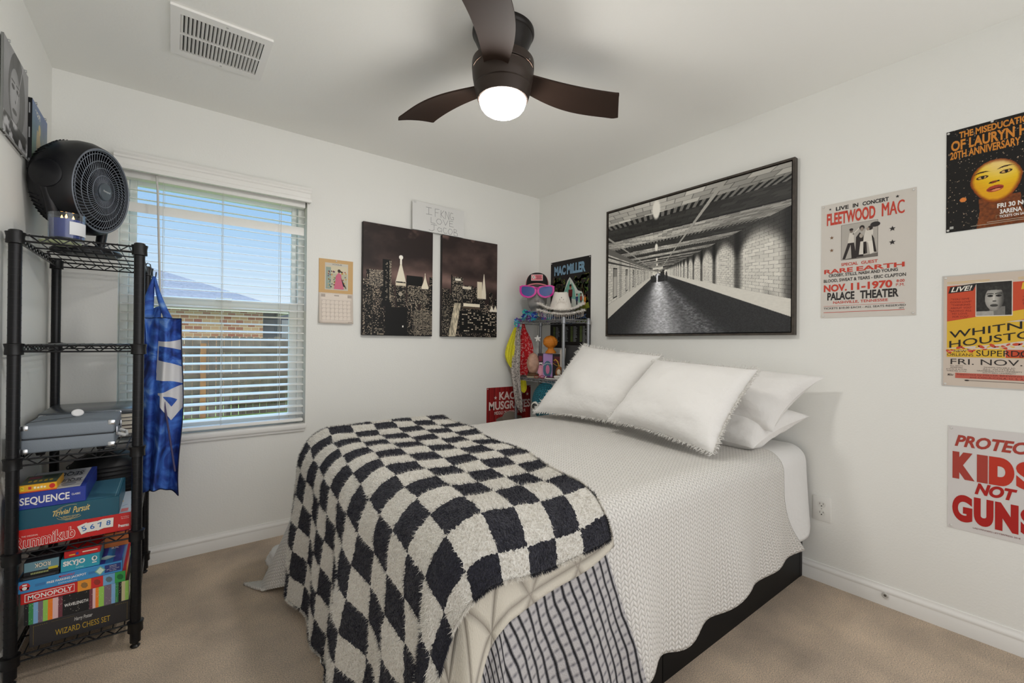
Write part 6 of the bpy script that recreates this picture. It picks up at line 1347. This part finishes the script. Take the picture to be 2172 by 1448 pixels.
# ---- red, black and cream concert bill
RED, INK = (196, 62, 44), (40, 36, 36)
def d_fle(A, w, h):
    T(A, 'LIVE', w, h, .17, .315, .034, .067, INK, 3, .03); T(A, 'IN', w, h, .36, .42, .034, .067, INK, 3, .03); T(A, 'CONCERT', w, h, .465, .735, .034, .067, INK, 3, .035)
    T(A, 'FLEETWOOD', w, h, .066, .60, .080, .188, RED, 3, .035); T(A, 'MAC', w, h, .665, .885, .077, .186, RED, 3, 0.0); T(A, 'MAC', w, h, .671, .889, .077, .186, RED, 3.4, 0.0)
    for (u, v, s) in ((.105, .045, .006), (.82, .045, .0075), (.125, .297, .0095), (.125, .408, .0095), (.772, .297, .0125), (.772, .407, .0125)): A.star(w * u, h * (1 - v), s, (122, 92, 66) if u < .3 and v > .1 else INK, 3)
    for a, b, c, d, t, col, bo in ((.235, .42, .530, .556, 'SPECIAL', RED, .02), (.455, .628, .530, .556, 'GUEST', RED, .02), (.038, .365, .573, .611, 'RARE', RED, .03), (.405, .892, .573, .611, 'EARTH', RED, .03), (.092, .828, .616, .647, 'CROSBY, STILLS, NASH AND YOUNG', INK, .025), (.034, .905, .660, .692, 'BLOOD, SWEAT & TEARS - ERIC CLAPTON', INK, .02),
                            (.035, .30, .708, .771, 'NOV.', RED, .04), (.345, .775, .708, .771, '11-1970', RED, .04), (.815, .892, .710, .733, '8:00', RED, .02), (.81, .893, .741, .764, 'P.M.', RED, 0.0), (.077, .385, .778, .847, 'PALACE', INK, .035), (.445, .837, .778, .847, 'THEATER', INK, .035), (.146, .732, .856, .882, 'NASHVILLE, TENNESSEE', RED, .015), (.034, .905, .908, .927, 'TICKETS $10.00 EACH - ALL SEATS RESERVED', INK, .006), (.84, .888, .934, .945, '(87)', INK, .01)):
        T(A, t, w, h, a, b, c, d, col, 3, bo)
    A.rect(w * .034, h * .102, w * .895, h * .104, RED, 3); A.rect(w * .034, h * .046, w * .895, h * .050, RED, 3)
    x0, x1, y1, y0 = .232 * w, .628 * w, h * .798, h * .495; pw, ph = x1 - x0, y1 - y0
    A.rect(x0, y0, x1, y1, (52, 48, 46), 2); A.rect(x0 + .0012, y0 + .0012, x1 - .0012, y1 - .0012, (178, 172, 164), 3); A.poly([(x0 + pw * .02, y0 + .001), (x1 - .001, y0 + .001), (x1 - .001, y0 + ph * .1), (x0 + pw * .5, y0 + ph * .06)], (110, 104, 98), 4); A.ell(x0 + pw * .93, y1 - ph * .12, pw * .13, ph * .07, (44, 40, 40), 4)
    q = lambda *p: [(x0 + pw * a, y0 + ph * b) for a, b in p]
    bk_, wt = (42, 34, 32), (214, 208, 198)
    A.poly(q((.04, .02), (.20, .48), (.30, .48), (.12, .02)), bk_, 5); A.poly(q((.30, .02), (.27, .48), (.36, .48), (.44, .02)), bk_, 5); A.poly(q((.19, .46), (.37, .46), (.36, .74), (.24, .74)), wt, 6); A.ell(x0 + pw * .29, y0 + ph * .80, pw * .045, ph * .055, (120, 108, 98), 7); A.ell(x0 + pw * .29, y0 + ph * .835, pw * .055, ph * .035, bk_, 8); A.line(q((.34, .70), (.50, .84)), pw * .03, wt, 6)
    A.poly(q((.40, .04), (.62, .04), (.62, .62), (.52, .72), (.42, .6)), bk_, 6); A.ell(x0 + pw * .58, y0 + ph * .84, pw * .07, ph * .07, bk_, 6); A.ell(x0 + pw * .58, y0 + ph * .80, pw * .045, ph * .055, (150, 138, 126), 7); A.ell(x0 + pw * .56, y0 + ph * .62, pw * .05, ph * .06, (170, 160, 148), 7); A.poly(q((.50, .10), (.66, .10), (.62, .46), (.54, .46)), wt, 7)
    A.poly(q((.60, .42), (.86, .40), (.88, .74), (.68, .78)), wt, 6); A.poly(q((.62, .10), (.72, .12), (.70, .44), (.62, .44)), bk_, 7); A.poly(q((.80, .08), (.90, .12), (.86, .44), (.74, .44)), (226, 220, 210), 7); A.ell(x0 + pw * .80, y0 + ph * .80, pw * .07, ph * .06, bk_, 7); A.ell(x0 + pw * .74, y0 + ph * .78, pw * .04, ph * .045, (160, 146, 132), 8)
    A.poly(q((.88, .14), (.97, .12), (.96, .16), (.90, .5), (.84, .62)), bk_, 6)
poster('cream concert poster with red and black lettering right of the framed tunnel picture', plane_right(-2.149, 1.3045, .0012), .357, .558, (208, 202, 194), d_fle, rough=.5)
# ---- black and gold anniversary poster
def gold(U, V):
    rows = np.mod(V * 160, 1); n = fbm(U * 40, V * 60, 3); cx, cy = .50, .44; fx, fy = (U - cx) / .255, (V - cy) / .198
    rot = .10; gx, gy = fx * cos(rot) + fy * sin(rot), -fx * sin(rot) + fy * cos(rot); q = (gx * (1 + .16 * np.clip(-gy, 0, 1)) * (1 + .06 * np.clip(gy, 0, 1))) ** 2 + np.where(gy > 0, gy * 1.04, gy * .92) ** 2 + .10 * (n - .45) + .25 * np.clip(-.35 - gx, 0, 1) * np.clip(.5 - gy, 0, 1)
    R = np.full(U.shape, 16.0); G = np.full(U.shape, 13.0); B = np.full(U.shape, 12.0)
    st = (hash2(np.floor(U * 130), np.floor(V * 200)) > .982); sb = 120 + 120 * hash2(np.floor(U * 130) + 2, np.floor(V * 200)); R = np.where(st, sb, R); G = np.where(st, sb * .88, G); B = np.where(st, sb * .74, B)
    neck = (np.abs(U - .54 - .10 * (.25 - V)) < .20 + .3 * (.16 - V) * (V < .16)) & (V < .28); nb = .35 + .5 * n; R = np.where(neck, 150 * nb + 30, R); G = np.where(neck, 82 * nb + 12, G); B = np.where(neck, 26 * nb + 8, B)
    face = q < 1; t = np.clip((gy * .5 + .5) + .18 * (gx + .2) - .25 * q, 0, 1); f = .5 + .5 * sstep(.1, .8, t); sc = .93 + .07 * (rows > .5)
    R = np.where(face, (224 + 24 * f) * sc, R); G = np.where(face, (128 + 88 * f) * sc, G); B = np.where(face, (18 + 130 * f * sstep(.35, .9, t)) * sc, B); rm = sstep(.62, 1.0, q) * face; R = R * (1 - .42 * rm); G = G * (1 - .66 * rm); B = B * (1 - .75 * rm)
    def put(mk, r, g, b):
        nonlocal R, G, B
        R = np.where(mk, r, R); G = np.where(mk, g, G); B = np.where(mk, b, B)
    for ex in (-.48, .42):
        brow = np.abs(gy - .46 + .55 * (gx - ex) ** 2 - .10 * abs(ex)) < .035 * (1 - ((gx - ex) / .34) ** 2); put(face & brow & (np.abs(gx - ex) < .33), 60, 32, 16)
        ey_ = ((gx - ex) / .24) ** 2 + ((gy - .25) / .085) ** 2; put(ey_ < 1, 50, 26, 14); put(ey_ < .45, 214, 168, 96); put(((gx - ex - .02) / .07) ** 2 + ((gy - .26) / .07) ** 2 < 1, 24, 14, 10)
    put(((gx + .08) / .17) ** 2 + ((gy + .10) / .055) ** 2 < 1, 130, 60, 24); put(((gx - .10) / .06) ** 2 + ((gy + .10) / .035) ** 2 < 1, 40, 18, 10); put(((gx + .2) / .06) ** 2 + ((gy + .10) / .035) ** 2 < 1, 40, 18, 10)
    lp = ((gx + .05) / .33) ** 2 + ((gy + .42) / .15) ** 2; put(lp < 1, 168, 62, 40); put(((gx + .05) / .29) ** 2 + ((gy + .43) / .028) ** 2 < 1, 84, 20, 14); put(((gx + .02) / .17) ** 2 + ((gy + .49) / .045) ** 2 < 1, 226, 140, 96)
    for (a, b) in ((-.02, .30), (.98, .36)): put(((U - (.18 if a < 0 else .83)) / .035) ** 2 + ((V - b) / .022) ** 2 < 1, 220, 130, 60)
    return R, G, B
def d_lau(A, w, h):
    o = (208, 132, 44)
    T(A, 'THE MISEDUCATION', w, h, .135, .865, .028, .093, o, 3, .035); T(A, 'OF LAURYN HILL', w, h, .05, .95, .104, .205, o, 3, .035); T(A, '20TH ANNIVERSARY', w, h, .04, .735, .21, .286, o, 3, .03)
def d_lau2(A, w, h):
    T(A, 'FRI 30 NOV', w, h, .52, .86, .792, .835, WHT, 3, .03); T(A, '3ARENA', w, h, .545, .75, .85, .892, WHT, 3, .03); A.line([(w * .51, h * .07), (w * .51, h * .10), (w * .95, h * .10)], .0008, (170, 150, 110), 2); T(A, 'TICKETS ON SALE FRIDAY', w, h, .54, .92, .905, .928, WHT, 3, .02)
    A.rect(w * .42, h * .045, w * .95, h * .049, (190, 180, 160), 3); A.rect(w * .26, h * .028, w * .95, h * .032, (190, 180, 160), 3); A.rect(w * .04, h * .03, w * .08, h * .055, (170, 170, 166), 3)
Xl = plane_right(-2.599, 1.6435, .0012)
r = thing('poster', 'black and gold poster with a woman face, highest at the right edge', 'poster', tuple(Xl @ Vector((.14, 0, 0)))); sheet(r, Xl, .279, .4195, (16, 14, 13), rough=.35)
picture('face_print', Xl @ Matrix.Translation((0, 0, .0007)), .279, .4195, 200, 300, gold, r, w_off=.0002, rough=.35); A = Art(Xl @ Matrix.Translation((0, 0, .0009))); d_lau(A, .279, .4195); A.build('title_print', r); A = Art(Xl @ Matrix.Translation((0, 0, .0009))); d_lau2(A, .279, .4195); A.build('date_print', r); pins(r, Xl, ((.006, .008), (.006, .412), (.13, .416), (.273, .412), (.273, .008)))
# ---- yellow, red and cream concert bill
def portrait(U, V):
    n = fbm(U * 14, V * 14, 3); L = 30 + 34 * n; q = ((U - .52) / .27) ** 2 + ((V - .50) / .36) ** 2; L = np.where(q < 1, 176 - 40 * q - 46 * (U - .4) + 18 * n, L); nk = (np.abs(U - .60) < .22) & (V < .26); L = np.where(nk & (q > 1), 110 + 20 * n, L); L = np.where((V < .13) & (U < .5), 150 + 30 * n, L)
    L = np.where((V > .76 - .2 * (U - .5) ** 2) & (q < 1.1), 34 + 50 * n, L); L = L - np.where(q < 1, 60 * sstep(.55, .8, U) * (V < .7), 0); L = L + np.where((np.abs(U - .50) < .03) & (V > .44) & (V < .60), 22, 0)
    for ex in (.40, .64):
        L = np.where(((U - ex) / .085) ** 2 + ((V - .585) / .035) ** 2 < 1, 46, L); L = np.where(((U - ex) / .03) ** 2 + ((V - .585) / .02) ** 2 < 1, 20, L); L = np.where((np.abs(V - .655 + 1.2 * (U - ex) ** 2) < .013) & (np.abs(U - ex) < .10), 50, L)
    L = np.where(((U - .52) / .06) ** 2 + ((V - .425) / .022) ** 2 < 1, 80, L); L = np.where(((U - .51) / .115) ** 2 + ((V - .295) / .045) ** 2 < 1, 84, L); L = np.where((np.abs(V - .295) < .008) & (np.abs(U - .51) < .10), 40, L)
    return L, L * .98, L * .94
YEL, ORG = (220, 178, 52), (198, 74, 42)
def d_whi(A, w, h):
    e = .0145; A.rect(.004, .004, w - .004, h - .004, (206, 192, 178), 1); top = h - .028
    A.rect(e, h * .265, w - e, h * .57, YEL, 2); A.rect(e, h * .585, w - e, h * .905, ORG, 2); A.poly([(e, h * .50), (w - e, h * .62), (w - e, h * .70), (e, h * .585)], YEL, 3)
    for k in (0, 1): A.rect(e, h * (.925 + .012 * k), w * .44, h * (.928 + .012 * k), YEL, 2); A.rect(w * .68, h * (.925 + .012 * k), w - e, h * (.928 + .012 * k), YEL, 2)
    A.poly([(.018, h * .838), (.090, h * .852), (.100, h * .915), (.024, h * .895)], (34, 30, 30), 4); A.text('LIVE!', .026, h * .852, .088, h * .896, (232, 226, 214), 5, .02, .3, arc=(.004, 0)); A.poly([(.218, h * .838), (.290, h * .852), (.300, h * .915), (.222, h * .895)], YEL, 4); A.text('In person', .226, h * .855, .288, h * .892, (34, 30, 30), 5, .015, .3, arc=(.004, 0))
    for i, t in enumerate(('"YOU GIVE', 'GOOD LOVE"', '"THINKING', 'ABOUT YOU"', '"SAVING ALL', 'MY LOVE', 'FOR YOU"')): y = .775 - .0262 * i; a = (.026, .024, .027, .025, .021, .030, .031)[i]; b = (.080, .086, .082, .087, .087, .074, .078)[i]; A.text(t, a, h * y, b, h * (y + .0165), (128, 40, 26), 4)
    for i, t in enumerate(('"I WANNA', 'DANCE WITH', 'SOMEBODY"')): y = .765 - .0262 * i; A.text(t, .222, h * y, .285, h * (y + .0165), (128, 40, 26), 4)
    A.rect(.097, h * .622, .197, h * .925, (222, 214, 202), 4)
    A.text('WHITNEY', .022, h * .485, .292, h * .548, (30, 26, 24), 6, .005, arc=(.050, 0)); A.text('HOUSTON', .022, h * .400, .292, h * .463, (30, 26, 24), 6, .005, arc=(.050, 0))
    A.poly([(e, h * .345), (w * .5, h * .38), (w - e, h * .44), (w - e, h * .27), (e, h * .27)], (214, 200, 186), 3); A.rect(w * .58, h * .268, w - e, h * .335, ORG, 4); A.text('SPECIAL GUEST', .225, h * .322, .285, h * .332, (40, 30, 28), 5); A.text('JONATHAN', .212, h * .298, .29, h * .318, (40, 30, 28), 5); A.text('BUTLER', .215, h * .272, .28, h * .294, (40, 30, 28), 5)
    rg = random.Random(4)
    for k in range(26):
        u = e + .006 + (w - .04) * k / 26; v = h * (.325 + .05 * k / 26) + rg.uniform(-.010, .012); s = .007 if k % 3 else .011; A.ell(u, v, s, s * .5, ((196, 72, 44), (196, 72, 44), YEL)[k % 3], 5, 8, rg.uniform(-.9, .9))
    A.line([(e + .004, h * .315), (w * .3, h * .335), (w * .6, h * .36), (w - e, h * .40)], .0014, (232, 222, 208), 6)
    A.rect(e, h * .265, w - e, h * .345, YEL, 2) if False else None
    A.rect(e, h * .268, w * .575, h * .340, YEL, 4); A.text('NEW', .036, h * .308, .072, h * .330, (44, 34, 30), 6); A.text('ORLEANS', .0155, h * .274, .092, h * .299, (44, 34, 30), 6); A.text('SUPERDOME', .100, h * .277, .285, h * .328, (30, 26, 24), 6, .0)
    A.text('FRI. NOV. 27', .026, h * .200, .285, h * .250, (44, 38, 36), 4, .0)
    for i, (t, a, b) in enumerate((('ALL SEATS', .024, .062), ('RESERVED', .026, .062), ('$18.00 & $15.00', .013, .073), ('THEATRE STYLE', .014, .072))): A.text(t, a, h * (.182 - .0155 * i), b, h * (.191 - .0155 * i), (90, 78, 72), 4)
    for i, (t, a, b) in enumerate((('TICKETS ON SALE AT:', .120, .205), ('ALL OUTLETS', .118, .203), ('GRAMBLING STATE UNIVERSITY', .102, .222), ('SOUTHERN UNIVERSITY', .118, .206))): A.text(t, a, h * (.176 - .0155 * i), b, h * (.186 - .0155 * i), (90, 78, 72), 4)
    A.rect(.040, h * .078, w - e, h * .124, (190, 92, 76), 4); A.text('Supported by MILLER BREWING', .044, h * .102, .222, h * .119, (110, 50, 42), 5); A.text('and COCA-COLA, U. S. A.', .082, h * .081, .228, h * .098, (110, 50, 42), 5); A.text('Miller', .017, h * .096, .036, h * .116, (90, 78, 72), 4, .01, .3); A.rect(.068, h * .058, .25, h * .063, (120, 108, 100), 4); A.ell(.074, h * .0605, .007, .003, (70, 60, 56), 5)
Xw = plane_right(-2.589, 1.0045, .0012)
r = poster('yellow and orange concert poster in a clear sleeve, middle of three at the right edge', Xw, .309, .459, (198, 196, 192), d_whi)
picture('photo_print', Xw @ Matrix.Translation((.0995, .459 * .63, .0008)), .095, .459 * .285, 110, 150, portrait, r, w_off=.0016)
# ---- red brush lettering poster
def d_gun(A, w, h):
    c1, c2, c3 = (168, 62, 50), (190, 50, 30), (172, 26, 20)
    A.text('PROTECT', .020, h * .805, .252, h * .918, c1, 3, .035, .28); 
    for t, a, b, c in (('K', .014, .078, c1), ('I', .084, .114, c1), ('D', .117, .184, c2), ('S', .188, .262, c2)): A.text(t, a, h * .490, b, h * .752, c, 3, .055 if t == 'S' else .09)
    A.text('NOT', .078, h * .372, .192, h * .482, c3, 3, .05, .28)
    for t, a, b in (('G', .014, .072), ('U', .076, .130), ('N', .134, .195), ('S', .200, .264)): A.text(t, a, h * .080, b, h * .340, c3, 3, .055 if t in 'SG' else .085)
    A.text('LADYFINGERS LETTERPRESS 2018', .074, h * .040, .200, h * .054, (120, 50, 44), 3)
poster('white poster with red brush lettering, lowest of three at the right edge', plane_right(-2.6085, .4215, .0012), .279, .421, (214, 210, 208), d_gun, rough=.5)

# ---- two record sleeves on the left wall
def sleeve1(U, V):
    n = fbm(U * 5, V * 5, 4); L = 122 + 40 * (V - .5) + 30 * n; hair = (((U - .52) / .34) ** 2 + ((V - .56) / .46) ** 2 < 1) ; L = np.where(hair, 60 + 50 * fbm(U * 20, V * 3, 3), L); q = ((U - .44) / .20) ** 2 + ((V - .52) / .30) ** 2; L = np.where(q < 1, 196 - 60 * U - 30 * q, L)
    for ex in (.36, .55): L = np.where(((U - ex) / .06) ** 2 + ((V - .60) / .028) ** 2 < 1, 50, L); L = np.where((np.abs(V - .66) < .010) & (np.abs(U - ex) < .07), 60, L)
    L = np.where(((U - .43) / .09) ** 2 + ((V - .34) / .03) ** 2 < 1, 70, L); L = np.where(((U - .46) / .025) ** 2 + ((V - .46) / .02) ** 2 < 1, 100, L); L = np.where((V < .22) & (q > 1), 40 + 150 * sstep(.45, .6, fbm(U * 6 + 3, V * 8, 3)), L); L = np.where((np.abs(U - .62 - .5 * (V - .7)) < .006) & (V > .45), 200, L)
    return L * .98, L * .98, L
def sleeve2(U, V):
    n = fbm(U * 4, V * 4, 4); t = V; R, G, B = 70 + 40 * n + 60 * (1 - t) * sstep(.3, .7, U), 96 + 36 * n + 30 * (1 - t), 124 + 40 * t - 40 * (1 - t); bd = (np.abs(U - .45 - .05 * np.sin(V * 8)) < .10 + .08 * np.exp(-((V - .38) / .14) ** 2)) & (V < .66) & (V > .14)
    R = np.where(bd, 186 - 20 * n, R); G = np.where(bd, 168 - 20 * n, G); B = np.where(bd, 120, B); hd = ((U - .47) / .07) ** 2 + ((V - .70) / .08) ** 2 < 1; R = np.where(hd, 196, R); G = np.where(hd, 176, G); B = np.where(hd, 118, B); wt = (V > .84) & (V < .92) & (U > .2) & (U < .5) & (hash2(np.floor(U * 30), np.floor(V * 40)) > .4); R = np.where(wt, 206, R); G = np.where(wt, 206, G); B = np.where(wt, 196, B)
    return R, G, B
for (y0, z0, fn, lb, dp, col) in ((-.800, 1.856, sleeve1, 'black and white portrait record sleeve mounted high on the left wall', .006, (120, 122, 120)), (-.466, 1.828, sleeve2, 'blue record sleeve with black spine above the table fan on the left wall', .014, (16, 17, 20))):
    Xr = plane_left(y0, z0, .004); q = .315 if dp < .01 else .262
    hh_ = .315 if dp < .01 else .275
    r = thing('record_sleeve', lb, 'record', tuple(Xr @ Vector((q / 2, 0, 0)))); MB().box((0, 0, 0), (q, hh_, dp), X=Xr).build('sleeve', C(col, .45), r, smooth=0); picture('cover_print', Xr @ Matrix.Translation((.001, .001, dp)), q - .002, hh_ - .002, 160, 160, fn, r, w_off=.0003, rough=.4)
    if dp > .01:
        A = Art(Xr @ Matrix(((0, 0, -1, 0), (1, 0, 0, 0), (0, 1, 0, 0), (0, 0, 0, 1))) if False else Xr @ Matrix(((0, 0, -1, -.0003), (0, 1, 0, 0), (1, 0, 0, 0), (0, 0, 0, 1))))
        for (v0, v1) in ((.215, .255), (.12, .16), (.03, .04)): A.rect(.005, v0, .009, v1, (150, 152, 154), 1)
        A.build('spine_print', r)
    cm_ = M('clip_clear', (176, 178, 178), .2, .2)
    for u in (.05, q - .05):
        MB().tube([Xr @ Vector((u, -.004, -.002)), Xr @ Vector((u, -.004, dp + .006)), Xr @ Vector((u, .006, dp + .006))], .0022, 6).build('clip', cm_, r)
        MB().tube([Xr @ Vector((u, hh_ + .003, -.002)), Xr @ Vector((u, hh_ + .003, dp + .004)), Xr @ Vector((u, hh_ - .006, dp + .004))], .0018, 6).build('clip', cm_, r)
    MB().tube([Xr @ Vector((.0, -.006, dp + .003)), Xr @ Vector((q, -.006, dp + .003))], .0025, 6).build('ledge', cm_, r)
